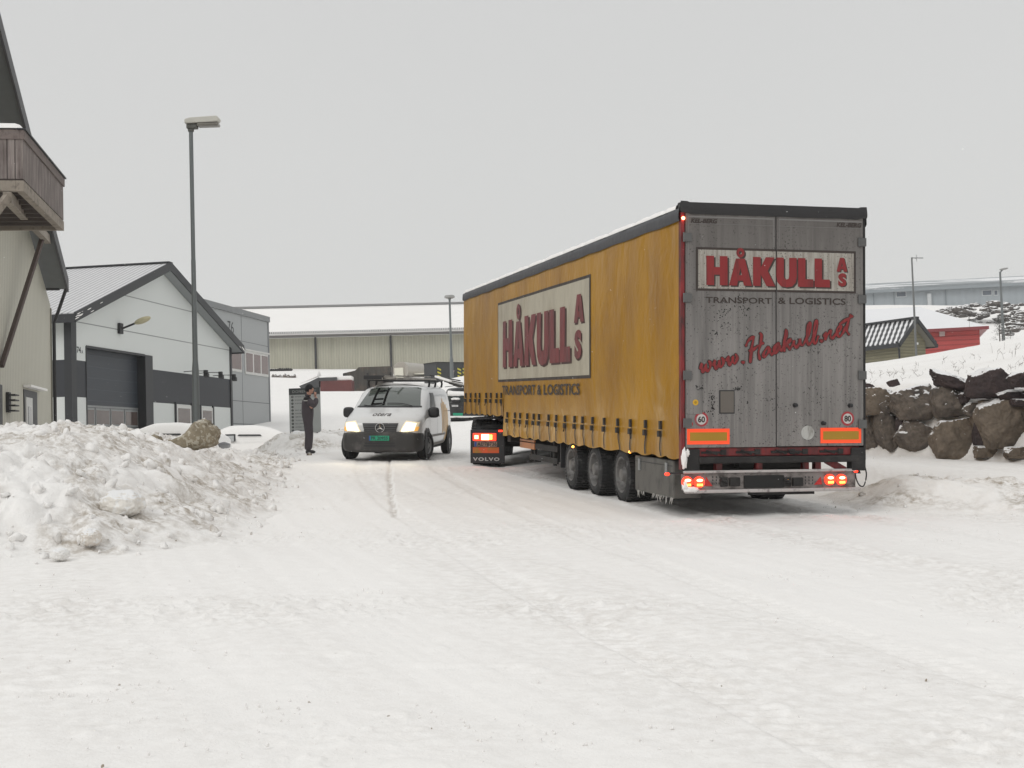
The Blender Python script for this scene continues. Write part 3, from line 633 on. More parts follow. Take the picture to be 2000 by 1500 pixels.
def block_word(sep=0.05):
    loops = []; x = 0; ring = None
    for ch in 'HaKULL':
        w_, lp = LT[ch.upper()]
        if ch == 'a':
            cx = x + 0.46; loops += [ell(cx, 1.13, .165, .165, 22), ell(cx, 1.13, .06, .06, 14)[::-1]]
        loops += [[(x + a, b) for a, b in l] for l in lp]; x += w_ + sep
    return curve2d(loops), x - sep
WORD, WW = block_word()
ASA = curve2d([[(a, b) for a, b in l] for l in LT['A'][1]]); ASS = text2d('S', off=0.06)
def map2(VF, ax, bx, ay, by, wtot, htot=1.0): V, Fc = VF; return [(ax + (bx - ax) * u / wtot, ay + (by - ay) * v / htot) for u, v in V], Fc
# the curtain's word runs from the front (left in the picture) to the rear: local y decreases along the reading direction
for mm, off, dy, dz in ((M_LOGOS, 0.014, -0.10, -0.035), (M_LOGOR, 0.018, 0, 0)):
    onside(map2(WORD, 10.20 + dy, 5.15 + dy, 2.10 + dz, 3.03 + dz, WW), off, 'lettering', mm, cur)
    onside(map2(ASA, 4.92 + dy * .5, 4.32 + dy * .5, 2.72 + dz, 3.17 + dz, 0.92, 0.93), off, 'lettering', mm, cur)
    onside(fit(ASS, 4.88 + dy * .5, 2.13 + dz, 4.44 + dy * .5, 2.60 + dz), off, 'lettering', mm, cur)
onside(fit(text2d('TRANSPORT & LOGISTICS', off=0.022, spacing=1.05), 10.25, 1.545, 4.55, 1.735), 0.018, 'lettering', M_LOGOB, cur)
# buckles and tension straps
bx = [(x / 4.348 + 900) for x in (405, 465, 515, 572, 628, 678, 752, 822, 890, 972, 1045, 1125, 1232, 1338, 1450, 1575, 1705)]
for i, px in enumerate([900 + x / 4.348 for x in (50, 90, 130, 165, 215, 262, 310, 350)] + bx):
    y, _ = SP(px, 830); zb = bot(y); zt = zb + 0.40; b = MB(); rnd = random.Random(i)
    s = lambda yy, zz, o: (-(HW + curt_d(yy, zz) + o), yy, zz)
    b.box(-(HW + curt_d(y, zt) + 0.035), -(HW + curt_d(y, zt) + 0.006), y - 0.028, y + 0.028, zt - 0.06, zt + 0.05)
    b.box(-(HW + curt_d(y, zt - .12) + 0.05), -(HW + curt_d(y, zt - .12) + 0.012), y - 0.036, y + 0.036, zt - 0.16, zt - 0.08)
    o1 = rnd.uniform(-0.05, 0.02); pts = [s(y, zt - .15, .012), s(y + o1 * .3, zt - .24, .02), s(y + o1, zt - .33, .018), s(y + o1 - 0.02, zb - .01, .014)]
    for wv in (0,):
        P1 = []; 
        for p in bez(pts, 3): P1.append(p)
        b.add([(p[0], p[1] - 0.022, p[2]) for p in P1] + [(p[0], p[1] + 0.022, p[2]) for p in P1], [(k, k + 1, len(P1) + k + 1, len(P1) + k) for k in range(len(P1) - 1)])
    if rnd.random() < 0.6:
        yy = y + rnd.choice((-1, 1)) * 0.06; b.tube(s(y, zt - .13, .03), s(yy, zt - .22, .03), 0.010, n=6)
    b.build('strap_buckle', M_STRAP, trailer, recalc=False)
# bottom hem rail, roof
b = MB(); b.box(-HW + 0.03, HW - 0.03, 0.03, NECK, 0.74, 0.90); b.box(-HW + 0.03, HW - 0.03, NECK, LEN - 0.02, 1.15, 1.30); b.box(-HW + 0.02, HW - 0.02, LEN - 0.03, LEN, 1.12, 3.95)
b.build('load_deck', M_CHAS, trailer)
b = MB()
for sg in (-1, 1):
    rows = []
    for z, o in ((3.755, 0.022), (3.79, 0.034), (3.86, 0.030), (3.915, 0.024), (3.935, -0.02), (3.94, -0.09)):
        rows.append([(sg * (HW + o + 0.006 * float(pn(y * 1.5, z * 3))), y, z + 0.006 * float(pn(y * 2.3, z)) - 0.012 * abs(math.sin(y * 2.3))) for y in np.linspace(0.0, LEN + 0.02, 120)])
    b.grid(rows)
b.build('cant_rail', M_TARP, trailer, smooth=60, recalc=True)
b = MB(); rows = []
for x in np.linspace(-1.2, 1.2, 17):
    rows.append([(x, y, 3.915 + 0.015 * float(pn(x * 2, y * 1.2)) + 0.025 * abs(math.sin(y * 2.5)) * (1 - (x / 1.3) ** 2)) for y in np.linspace(0, LEN, 140)])
b.grid(rows).build('roof', M_TARP, trailer, smooth=180)
b = MB(); rows = []
for x in [-1.292, -1.29, -1.275, -1.25] + list(np.linspace(-1.2, 1.2, 29)) + [1.25, 1.275, 1.29, 1.292]:
    e_ = min(1, (1.292 - abs(x)) / 0.03) ** .5
    rows.append([(x, y, 3.918 + e_ * max(0.0, 0.068 + 0.022 * float(pn(x * 3, y * 3)) + 0.012 * float(pn(x * 9, y * 9)) - (0.07 if abs(math.sin(y * 2.5)) > 0.978 else 0))) for y in np.linspace(0.15, LEN - 0.05, 400)])
b.grid(rows).build('roof_snow', M_CAP, trailer, smooth=180)
b = MB(); b.box(-HW - .012, HW + .012, -0.03, 0.09, 3.875, 3.995)
hdr = b.build('header_flap', M_BLKT, trailer, bevel=0.012)
b = MB(); rows = []
for z, o in ((3.99, .0), (3.94, .012), (3.88, .02), (3.84, .008)):
    rows.append([(x, -0.035 - o - 0.008 * float(pn(x * 3, z * 4)), z + 0.008 * float(pn(x * 4, 3)) + (0.015 if abs(x) > 1.2 else 0)) for x in np.linspace(-HW - .015, HW + .015, 60)])
b.grid(rows).build('flap_skirt', M_BLKT, hdr, smooth=180)
# rear frame and doors
b = MB()
b.box(-HW - .004, -HW + 0.045, -0.02, 0.075, 0.60, 3.87); b.build('corner_post', M_RED, trailer, bevel=0.006)
MB().box(HW - 0.03, HW + .004, -0.02, 0.075, 0.70, 3.87).build('corner_post', M_CHAS, trailer, bevel=0.006)
dl = MB().box(-1.222, 0.004, -0.035, 0.02, 0.878, 3.858).build('rear_door', M_DOOR, trailer, bevel=0.008)
dr = MB().box(0.018, 1.238, -0.035, 0.02, 0.885, 3.858).build('rear_door', M_DOOR, trailer, bevel=0.008)
b = MB(); b.box(0.004, 0.018, -0.02, 0.0, 0.88, 3.858); b.build('door_gasket', M_BLK, trailer)
for (d_, x0, x1, z0) in ((dl, -1.222, 0.004, .878), (dr, 0.018, 1.238, .885)):
    b = MB(); w_ = 0.018
    b.box(x0 + .03, x1 - .02, -0.0375, -0.034, 3.80, 3.80 + w_); b.box(x0 + .03, x1 - .02, -0.0375, -0.034, 3.72, 3.725)
    for xs_ in (x0 + .03, x1 - .034): b.box(xs_, xs_ + .008, -0.0375, -0.034, z0 + .03, 3.80)
    b.box(x0 + .20, x0 + .203, -0.0365, -0.034, z0 + .03, 3.72)
    b.build('door_edging', mat('edge_grey', (0.20, 0.19, 0.185), 0.5, .3), d_)
def hinge(x, z, par):
    b = MB(); b.box(x - 0.05, x + 0.05, -0.062, -0.036, z - 0.055, z + 0.055); b.tube((x - 0.05, -0.05, z - .06), (x - .05, -0.05, z + .06), 0.016, n=8)
    b.build('hinge', mat('hinge_steel', (.12, .12, .118), .5, .5, var=.3), par, bevel=0.005)
for py in (464, 582, 733, 826): _, z = RP(1336, py); hinge(-1.20, z, dl)
for py in (474, 585, 733, 828): _, z = RP(1687, py); hinge(1.222, z, dr)
def rfn(off): return lambda x, z: (x, -0.035 - off, z)
def rear(VF, off, name, m, par): return flat(VF, rfn(off)).build(name, m, par, recalc=False)
def rect(x0, z0, x1, z1): return ([(x0, z0), (x1, z0), (x1, z1), (x0, z1)], [(0, 1, 2, 3)])
ax, az_ = RP(1357, 483); bx_, bz = RP(1669, 572)
az_ = RP(1357, 483)[1]; a_bot = RP(1357, 568)[1]
for par, x0, x1, vis in ((dl, ax, 0.001, 0), (dr, 0.021, bx_, 1)):
    rear(rect(x0, a_bot, x1, az_), 0.003, 'logo_border', M_LOGOB, par)
    rear(rect(x0 + (0.03 if vis == 0 else 0), a_bot + 0.03, x1 - (0.03 if vis == 1 else 0), az_ - 0.03), 0.005, 'logo_panel', mat('printed_cream_door', (0.36, 0.34, 0.30), 0.5, var=0.12, dirt=(0.16, 0.13, 0.11), dsc=(22, 22, 1.5), dlo=0.42, dhi=0.75, speck=(0.06, 0.05, 0.05), speck_s=50, speck_t=0.64), par)
M_LR2 = mat('door_red_print', (0.215, 0.012, 0.014), 0.5, var=0.2, dirt=(0.08, 0.012, 0.012), dsc=(18, 18, 1.5), dlo=0.5, dhi=0.8)
lx0, lzt = RP(1377, 500); lx1, lzb = RP(1618, 557)
lzt2 = RP(1377, 500)[1]; lzb2 = RP(1377, 557)[1]
def split_word():
    """the printed word is cut at the gap between the doors"""
    K_ = RP(1514, 530)[0]
    return K_
for mm, off, dx, dz in ((M_LOGOB, 0.007, 0.022, -0.018), (M_LR2, 0.009, 0, 0)):
    rear(map2(WORD, lx0 + dx, lx1 + dx, lzb2 + dz, lzt2 + dz, WW), off, 'lettering', mm, dl)
    x0, zt_ = RP(1631, 504); x1, zb_ = RP(1652, 530); rear(map2(ASA, x0 + dx * .6, x1 + dx * .6, RP(1631, 531)[1] + dz * .6, zt_ + dz * .6, .92, .93), off, 'lettering', mm, dr)
    rear(fit(ASS, RP(1634, 560)[0] + dx * .6, RP(1634, 560)[1] + dz * .6, RP(1650, 560)[0] + dx * .6, RP(1634, 534)[1] + dz * .6), off, 'lettering', mm, dr)
def rtext(s, px0, px1, pt, pb, m, par, off=0.004, bold=0.0, **kw):
    x0 = RP(px0, pt)[0]; x1 = RP(px1, pt)[0]; rear(fit(text2d(s, off=bold, **kw), x0, RP(px0, pb)[1], x1, RP(px0, pt)[1]), off, 'lettering', m, par)
rtext('TRANSPORT', 1376, 1505, 580, 592, M_LOGOB, dl, off=0.004, bold=.02)
rtext('& LOGISTICS', 1517, 1649, 581, 594, M_LOGOB, dr, off=0.004, bold=.02)
rtext('KEL-BERG', 1347, 1399, 427, 436, M_LOGOB, dl, shear=0.2, bold=.045)
rtext('KEL-BERG', 1631, 1680, 435, 444, M_LOGOB, dr, shear=0.2, bold=.045)
# brush script, drawn stroke by stroke in zoom pixels (x5.882 of the photograph, origin 1340,600)
ST = [
 [(148, 700), (170, 650), (165, 690), (175, 745), (205, 690), (215, 650), (212, 700), (235, 735), (262, 690), (262, 640), (250, 625)],
 [(300, 665), (322, 610), (316, 650), (328, 705), (358, 655), (368, 610), (365, 660), (385, 690), (412, 645), (410, 600), (398, 588)],
 [(450, 610), (478, 565), (472, 610), (486, 665), (512, 615), (522, 570), (520, 615), (542, 650), (568, 600), (568, 558), (556, 548)],
 [(632, 632), (640, 645), (646, 632)],
 [(675, 440), (700, 385), (755, 345), (762, 352), (738, 470), (722, 628)],
 [(838, 305), (850, 330), (835, 440), (815, 520), (830, 595)],
 [(715, 500), (760, 485), (820, 440), (868, 415)],
 [(935, 490), (925, 460), (890, 500), (872, 550), (885, 572), (915, 540), (945, 480), (948, 520), (965, 545)],
 [(965, 545), (1000, 510), (1015, 460), (1045, 420), (1035, 415), (1005, 450), (992, 500), (1005, 535), (1035, 500), (1062, 440), (1062, 480), (1080, 500)],
 [(1080, 500), (1110, 420), (1135, 330), (1130, 262), (1118, 330), (1110, 420), (1112, 500)],
 [(1112, 450), (1150, 395), (1185, 375), (1170, 405), (1135, 430), (1150, 450), (1175, 482)],
 [(1175, 482), (1215, 420), (1222, 385), (1225, 430), (1250, 462), (1285, 410), (1292, 360), (1290, 410), (1320, 440), (1345, 400)],
 [(1345, 400), (1385, 320), (1415, 225), (1410, 180), (1385, 220), (1370, 320), (1378, 410), (1400, 425), (1430, 390)],
 [(1430, 390), (1465, 310), (1490, 210), (1482, 158), (1460, 210), (1445, 310), (1450, 400), (1475, 410), (1500, 340)],
 [(1530, 385), (1542, 400), (1548, 388)],
 [(1565, 330), (1592, 290), (1585, 340), (1580, 375), (1612, 310), (1640, 275), (1645, 290), (1640, 340), (1665, 355), (1700, 310)],
 [(1700, 310), (1745, 270), (1762, 225), (1735, 225), (1715, 270), (1722, 325), (1750, 340), (1785, 290), (1815, 230)],
 [(1870, 95), (1842, 180), (1825, 260), (1850, 312)],
 [(1750, 195), (1800, 160), (1850, 130), (1888, 108)],
]
def strokes(wid, off, name, m):
    b = MB()
    for k, s_ in enumerate(ST):
        pts = bez(s_, 5); c3 = []
        for i, (x, y) in enumerate(pts): X, Z = RP(1340 + x / 5.882, 600 + y / 5.882); c3.append((X, Z))
        n = len(c3); ln = []; 
        for i in range(n):
            a = c3[max(i - 1, 0)]; c = c3[min(i + 1, n - 1)]; dx, dz = c[0] - a[0], c[1] - a[1]; l = math.hypot(dx, dz) or 1
            tw = wid * (0.80 + 0.25 * math.sin(i * 0.45 + k)); nx, nz_ = -dz / l * tw, dx / l * tw; dpt = -(0.035 + off + k * 0.00012 + i * 0.00007)
            ln.append(((c3[i][0] + nx, dpt, c3[i][1] + nz_), (c3[i][0] - nx, dpt, c3[i][1] - nz_)))
        b.add([p for q in ln for p in q], [(2 * i, 2 * i + 2, 2 * i + 3, 2 * i + 1) for i in range(n - 1)])
        for e_, i in ((0, 0), (1, n - 1)):     # round ends
            dpt = -(0.035 + off + k * 0.00012 + i * 0.00007 + (0.00006 if e_ else -0.00006))
            cpt = ell(c3[i][0], c3[i][1], wid * 0.85, None, 10); b.add([(x, dpt, z) for x, z in cpt], [tuple(range(10))])
    return b.build(name, m, dl, recalc=False)
strokes(0.031, 0.004, 'script_outline', M_LOGOB)
strokes(0.0195, 0.0085, 'script_lettering', M_LR2)
# door furniture
def disc(px, py, rpx, off, name, m, par, n=28, rim=None, parent2=None):
    X, Z = RP(px, py); r_ = rpx / 153; V = ell(X, Z, r_, None, n); return rear((V, [tuple(range(n))]), off, name, m, par)
def sign(px, py, txt, par):
    d = disc(px, py, 14.2, 0.006, 'speed_sticker', mat('sticker_red', (0.36, 0.03, 0.04), 0.5, var=0.2, dirt=(0.2, 0.1, 0.1)), par)
    disc(px, py, 10.2, 0.008, 'sticker_face', mat('sticker_white', (0.52, 0.50, 0.48), 0.5, var=0.1), d)
    x, z = RP(px, py); rear(fit(text2d(txt, off=0.035), x - .048, z - .04, x + .048, z + .04), 0.010, 'digits', M_LOGOB, d)
sign(1367.6, 819, '60', dl); sign(1652.5, 817.5, '80', dr)
x0, z0 = RP(1339, 809); x1, z1 = RP(1370, 762)
b = MB().box(x0, x1, -.042, -.034, z0, z1); lp = b.build('document_box', M_DOOR, dl, bevel=0.004)
disc(1356, 786, 5.8, 0.010, 'yellow_sticker', mat('sticker_yellow', (0.62, 0.36, 0.02), 0.5, var=0.2), lp, 18); disc(1356, 786, 2.8, 0.012, 'sticker_core', M_OLV, lp, 12)
x0, z0 = RP(1402.5, 808); x1, z1 = RP(1432.5, 762)
o = MB().box(x0, x1, -.040, -.034, z0, z1).build('vent_hatch', M_BLK, dl, bevel=0.012)
MB().box(x0 + .014, x1 - .012, -.046, -.039, z0 + .014, z1 - .014).build('hatch_lid', mat('hatch_grey', (0.12, 0.105, 0.09), 0.6, var=0.15), o, bevel=0.01)
disc(1575, 845, 14, 0.004, 'round_sticker', mat('faded_white_sticker', (0.42, 0.42, 0.40), 0.6, var=0.15, dirt=(0.2, 0.19, 0.17), dsc=(18, 18, 4)), dr)
rear(rect(RP(1344, 831)[0], RP(1344, 831)[1], RP(1351, 831)[0], RP(1344, 825)[1]), .006, 'red_sticker', M_REDD, dl)
for px, py in ((1550, 791.5), (1657, 792), (1605, 826.5)):
    x, z = RP(px, py); b = MB().lathe([(-.10, 0.002), (-.098, .018), (-.085, .026), (-.06, .022), (-.034, .03)], 'y', 12, (x, 0, z)); b.add(*([(0, 0, 0)], [])) ; b.build('rubber_stop', M_BLK, dr, smooth=60)
for (a, b_, c, d, par) in ((1340, 837.5, 1422.5, 868, dl), (1600, 835.5, 1679, 865.5, dr)):
    x0, z1 = RP(a, b_); x1, z0 = RP(c, d); z0 = RP(a, d)[1]
    o = MB().box(x0, x1, -.041, -.034, z0, z1).build('marker_plate', M_ORB, par)
    rear(rect(x0 + .035, z0 + .045, x1 - .035, z1 - .045), .008, 'plate_centre', M_OLV, o)
# grime patches with a shape of their own
b = MB(); rnd = random.Random(12)
for cx, cy, sx_, sy_, n in ((1364, 757, 6, 5, 26), (1390, 789, 4, 18, 40), (1440, 759, 9, 4, 14), (1387, 775, 8, 6, 12), (1372, 805, 8, 5, 12), (1450, 600, 30, 12, 30), (1410, 620, 20, 25, 34), (1400, 655, 14, 22, 26), (1458, 786, 1, 5, 6)):
    for k in range(n):
        x, z = RP(rnd.gauss(cx, sx_ * .6), rnd.gauss(cy, sy_ * .6)); q = rnd.uniform(.003, .011); e_ = ell(x, z, q, q * rnd.uniform(.6, 1.6), 6, rnd.random() * 3)
        dpt = -.0362 - .0003 * rnd.random(); b.add([(u, dpt, v) for u, v in e_], [tuple(range(6))])
b.build('grime_spots', M_CHAS, dl, recalc=False)
# sill, underrun bumper, lamps
MB().box(-1.20, 1.19, -0.012, 0.10, 0.765, 0.876).build('rear_sill', M_RED, trailer, bevel=0.01)
b = MB(); b.box(-1.05, 1.20, -0.055, 0.06, 0.675, 0.762); b.box(-1.26, -1.03, -0.03, 0.10, 0.58, 0.86); b.box(1.06, 1.265, -0.05, 0.10, 0.56, 0.862)
b.build('buffer_beam', M_CHAS, trailer, bevel=0.015)
for x in (-0.85, -0.38, 0.10, 0.28, 0.78):
    b = MB(); b.box(x - .16, x + .16, -0.03, -0.012, .80, .83); b.tube((x - .1, -.035, .84), (x + .05, -.035, .79), .012, n=6); b.box(x + .10, x + .17, -.035, -.012, .785, .85); b.build('door_lock', M_CHAS, trailer, bevel=0.004)
bm0 = 0.315; b = MB(); BX0, BX1 = -1.255, 1.135
b.box(BX0, BX1, -.012, .06, .34, .555); bump = b.build('rear_bumper', M_ALU, trailer, bevel=0.008)
MB().box(BX0 - .0, BX1 + .01, -.045, .0, .553, .588).build('bumper_rail', mat('worn_white_metal', (0.46, 0.43, 0.42), .5, .2, dirt=(0.12, .1, .1), dsc=(9, 9, 9), dlo=.55), bump, bevel=0.01)
MB().box(BX0 + .02, BX1 + .06, -.045, .0, .300, .345).build('bumper_rail', mat('worn_white_metal', (0.46, 0.43, 0.42), .5, .2), bump, bevel=0.01)
def lamp_round(px, py):
    x, z = RP(px, py, -.03)
    b = MB().lathe([(-.05, 0.002), (-.05, .055), (-.045, .068), (-.012, .072)], 'y', 20, (x, 0, z)); lo = b.build('tail_lamp', M_REDL, bump, smooth=50)
    b = MB(); b.add([(x + u, -.054, z + .026 + v) for u, v in ell(0, 0, .042, .018, 14)], [tuple(range(14))]); b.build('lamp_core', M_REDH, lo, recalc=False)
    b = MB()
    for k in range(5): b.add([(x - .036 + k * .016 + u, -.054, z - .032 + v) for u, v in rect(0, -.014, .011, .014)[0]], [(0, 1, 2, 3)])
    b.build('lamp_core', M_AMB, lo, recalc=False)
for px, py in ((1342.3, 942), (1365.5, 942), (1621, 936.8), (1643.5, 936.8)): lamp_round(px, py)
for px0, px1, tip in ((1377, 1391, 1), (1592, 1590, 0)):
    if tip: T = [(1377, 949.5), (1392, 949.5), (1379, 931)]
    else: T = [(1590, 947), (1606, 946), (1603, 931)]
    V = [RP(a, c, -.02) for a, c in T]; b = MB(); b.add([(x, -.018, z) for x, z in V] + [(x, -.010, z) for x, z in V], [(0, 1, 2), (3, 5, 4), (0, 3, 4, 1), (1, 4, 5, 2), (2, 5, 3, 0)]); b.build('triangle_reflector', M_REDD, bump)
x0, z1 = RP(1453, 929, -.02); x1, z0 = RP(1531, 952, -.02); MB().box(x0, x1, -.03, -.01, z0, z1).build('number_plate', mat('blank_black', (0.003, 0.003, 0.003), .6), bump, bevel=.003)
x, z = RP(1537.7, 938.5, -.02); MB().lathe([(-.04, .002), (-.035, .015), (-.012, .022)], 'y', 12, (x, 0, z)).build('plate_lamp', M_AMB, bump, smooth=60)
for cx in (1434, 1557):
    x, z = RP(cx, 941, -.02); b = MB(); b.box(x - .07, x + .07, -.06, -.01, z - .055, z + .055); b.box(x - .19, x - .09, -.035, -.01, z - .06, z + .06); b.tube((x - .1, -.05, z), (x - .19, -.05, z + .03), .02, n=8); b.build('latch_bracket', M_CHAS, bump, bevel=.01)
b = MB()
for gx in (1392, 1399, 1406, 1573, 1580, 1587):
    for gy in (932, 938, 944):
        x, z = RP(gx, gy, -.012); b.add([(x + u, -.0135, z + v) for u, v in ell(0, 0, .009, .015, 8)], [tuple(range(8))])
b.build('bolt_holes', M_BLK, bump, recalc=False)
b = MB()
for x in (-.75, -.2, .45, .62): b.box(x - .04, x + .04, .02, .12, .55, .70)
b.beam((.75, .05, .70), (1.0, .03, .56), .05, .09); b.build('bumper_strut', M_RED, trailer)
b = MB(); b.box(-1.10, 0.5, .25, 1.6, .50, .68); b.box(-.45, .45, .1, 10.5, .60, .74); b.box(-.50, -.38, .2, 13.8, .70, .9); b.box(.38, .5, .2, 13.8, .7, .9); b.box(-1.2, 1.2, 9.9, 10.17, .60, 1.2)
b.box(-1.15, 1.15, 10.17, 13.8, 1.1, 1.17)
b.build('chassis_frame', M_CHAS, trailer, bevel=.01)
MB().box(-.35, .55, -.01, .05, .265, .31).build('drain_bar', M_CHAS, trailer)
def side_lamp(pts, end, m, par, r=.028):
    b = MB().path(bez(pts, 4), .012, 6); a = b.build('lamp_arm', M_BLK, par, smooth=180)
    iv, f = ico(2); MB().add([Vector(end) + Vector((v.x * r * 1.3, v.y * r, v.z * r * .8)) for v in iv], f).build('marker_lamp', m, a, smooth=180)
hL = lhit(TM, 1, -.02, 1303, 926); side_lamp([(-1.20, .02, .62), (-1.25, -.01, .56), (hL.x + .05, -.02, hL.z + .01), (hL.x, -.02, hL.z)], (hL.x, -.02, hL.z), M_REDL, trailer)
hR = lhit(TM, 1, -.02, 1671, 920); side_lamp([(1.16, .02, .58), (1.2, -.01, .53), (hR.x - .05, -.02, hR.z), (hR.x, -.02, hR.z)], (hR.x, -.02, hR.z), M_REDL, trailer)
MB().path(bez([(1.18, 0, .62), (1.13, -.02, .50), (1.17, -.03, .38), (1.24, -.03, .36), (1.285, -.02, .5), (1.27, 0, .62)], 5), .009, 6).build('cable', M_BLK, trailer, smooth=180)
h = lhit(TM, 1, -.05, 1334.5, 426); iv, f = ico(2); MB().add([Vector((h.x, -.05, h.z)) + v * .022 for v in iv], f).build('marker_lamp', M_REDH, trailer, smooth=180)
for px, py in ((1119, 872.5), (1230.5, 882.5)):
    y, z = SP(px, py); MB().add([Vector((-HW - .0, y, z)) + Vector((v.x * .02, v.y * .03, v.z * .02)) for v in iv], f).build('marker_lamp', M_AMB, trailer, smooth=180)
# snow stuck to the corner of the frame and bumper
iv, f = ico(3)
def snow_blob(c, s, par, seed):
    vs = []
    for v in iv: k = 1 + .45 * mnoise.noise(v * 2.2 + Vector((seed, 0, 0))) + .2 * mnoise.noise(v * 6 + Vector((seed, 3, 0))); vs.append(Vector(c) + Vector((v.x * s[0], v.y * s[1], v.z * s[2])) * k)
    MB().add(vs, f).build('stuck_snow', M_CAP, par, smooth=180)
snow_blob((-1.245, -.03, .74), (.035, .04, .13), trailer, 1); snow_blob((-1.235, -.035, .40), (.035, .03, .07), bump, 2); snow_blob((-1.16, -.045, .35), (.10, .02, .035), bump, 4); snow_blob((-1.20, -.02, .81), (.03, .03, .05), trailer, 5)
# tool box
y0, y1 = .38, 1.94
b = MB().box(-1.24, -.85, y0, y1, .205, .70); tb = b.build('side_box', mat('grimy_box_grey', (0.115, 0.11, 0.10), .6, .2, var=.25, dirt=(.05, .05, .045), dsc=(5, 5, 3)), trailer, bevel=.02)
MB().box(-1.245, -1.235, y0 + .03, y1 - .03, .62, .63).build('box_seam', M_BLK, tb)
for y in (.62, 1.72): b = MB().box(-1.258, -1.24, y - .04, y + .04, .50, .66); b.box(-1.263, -1.255, y - .02, y + .02, .53, .6); b.build('box_latch', M_STEEL, tb, bevel=.004)
b = MB(); rnd = random.Random(4)
for k in range(26): y = rnd.uniform(y0, y1); b.path([(-1.235, y, .215), (-1.24 + rnd.uniform(-.02, .02), y + rnd.uniform(-.03, .03), .20 - rnd.uniform(.02, .09))], [.012, .003], 5)
b.build('icicles', mat('grey_ice', (.35, .34, .32), .3), tb, recalc=False)
# wheels (prototype then copies)
def wheel(par, R_=.40, W=.385, rim=.25, x=0, side=-1, steel=(0.17, 0.165, 0.16)):
    s = side
    prof = [(-W * .5 * s * -1 * -1, rim)]
    o = W / 2
    P_ = [(-o + .05, rim - .02), (-o + .01, rim), (-o, rim + .04), (-o + .005, R_ - .06), (-o + .03, R_ - .02), (-o + .06, R_)]
    P2 = P_ + [(-a, r_) for a, r_ in P_[::-1]]
    b = MB().lathe([(a * (-s) * -1, r_) for a, r_ in P2], 'x', 48)
    ty = b.build('tyre', M_TYRE, par, smooth=45)
    b = MB()
    for k in range(44):                                       # tread blocks
        a = 2 * math.pi * k / 44; da = .045
        for u0, u1, sk in ((-o + .012, -o + .11, .02), (-.075, .0, 0), (.005, .075, .02), (o - .11, o - .012, 0)):
            vs = []
            for r_ in (R_ - .012, R_ + .012):
                for uu in (u0, u1):
                    for aa in (a - da + sk, a + da + sk): vs.append((uu, r_ * math.cos(aa), r_ * math.sin(aa)))
            b.add(vs, [(0, 1, 3, 2), (4, 6, 7, 5), (0, 4, 5, 1), (1, 5, 7, 3), (3, 7, 6, 2), (2, 6, 4, 0)])
    b.build('tread', M_TYRE, ty)
    M_RIM = mat('rim_grey', steel, .5, .5, var=.25, dirt=(.06, .055, .05), dsc=(7, 7, 7))
    q = s * o
    pr = [(q - s * .012, rim + .012), (q - s * .0, rim + .012), (q - s * .012, rim - .01), (q - s * .10, rim - .035), (q - s * .13, rim - .06), (q - s * .13, .13), (q - s * .05, .12), (q - s * .045, .10), (q + s * .0, .085), (q + s * .01, .05), (q + s * .01, .001)]
    rm = MB().lathe(pr, 'x', 36).build('rim', M_RIM, par, smooth=40)
    b = MB()
    for k in range(10): a = 2 * math.pi * k / 10; b.tube((q - s * .13, .165 * math.cos(a), .165 * math.sin(a)), (q - s * .09, .165 * math.cos(a), .165 * math.sin(a)), .013, n=6)
    b.build('wheel_nuts', M_STEEL, rm)
wy = [2.58, 3.96, 5.30]
def wheel_set(par, poss, R_, W, rim, zc, steel):
    for sd in (-1, 1):
        pro = None
        for (x, y) in poss:
            if pro is None:
                pro = bpy.data.objects.new('wheel', None); COL.objects.link(pro); pro.parent = par; wheel(pro, R_, W, rim, 0, sd, steel); pro.location = (sd * x, y, zc)
            else:
                c = copy_tree(pro, par); c.location = (sd * x, y, zc)
                c.rotation_euler = (y * 1.7, 0, 0)
wheel_set(trailer, [(1.045, y) for y in wy], .395, .385, .25, .385, (0.17, 0.165, 0.16))
b = MB()
for y in wy: b.tube((-1.0, y, .40), (1.0, y, .40), .07, n=10); b.box(-.55, -.45, y - .4, y + .1, .38, .62); b.box(.45, .55, y - .4, y + .1, .38, .62)
b.build('axle_assembly', M_CHAS, trailer)
b = MB().path([(-1.05, 6.0, .30), (-1.05, 6.02, .55), (-1.05, 5.92, .75)], .03, 6)
for sg in (-1, 1): b.box(sg * 1.05 - .19, sg * 1.05 + .19, 5.92, 5.96, .30, .76)
b.build('mudguard', M_BLK, trailer, bevel=.01)
for sg in (-1, 1):
    b = MB(); b.box(sg * .95 - .05, sg * .95 + .05, 8.9, 9.02, .28, .75); b.box(sg * .95 - .12, sg * .95 + .12, 8.84, 9.08, .25, .28); b.build('landing_leg', M_CHAS, trailer, bevel=.008)
b = MB(); b.box(-1.2, -1.17, 6.3, 8.3, .34, .44); b.box(-1.2, -1.17, 6.3, 8.3, .55, .65); b.box(-1.17, -1.12, 6.6, 6.7, .3, .75); b.box(-1.17, -1.12, 8.0, 8.1, .3, .75)
b.box(.4, 1.1, 6.2, 9.5, .25, .6); b.build('side_guard', M_CHAS, trailer)
ya, za = SP(1017, 856.5, -1.2); yb, zb_ = SP(1045, 875, -1.2)
b = MB().box(-1.215, -1.19, yb, ya, zb_ + .1, za - .0); b.box(-1.215, -1.19, yb, ya, zb_ - .03, zb_ + .08); b.build('reflector_board', mat('orange_board', (.42, .16, .06), .5, dirt=(.15, .08, .05)), trailer)

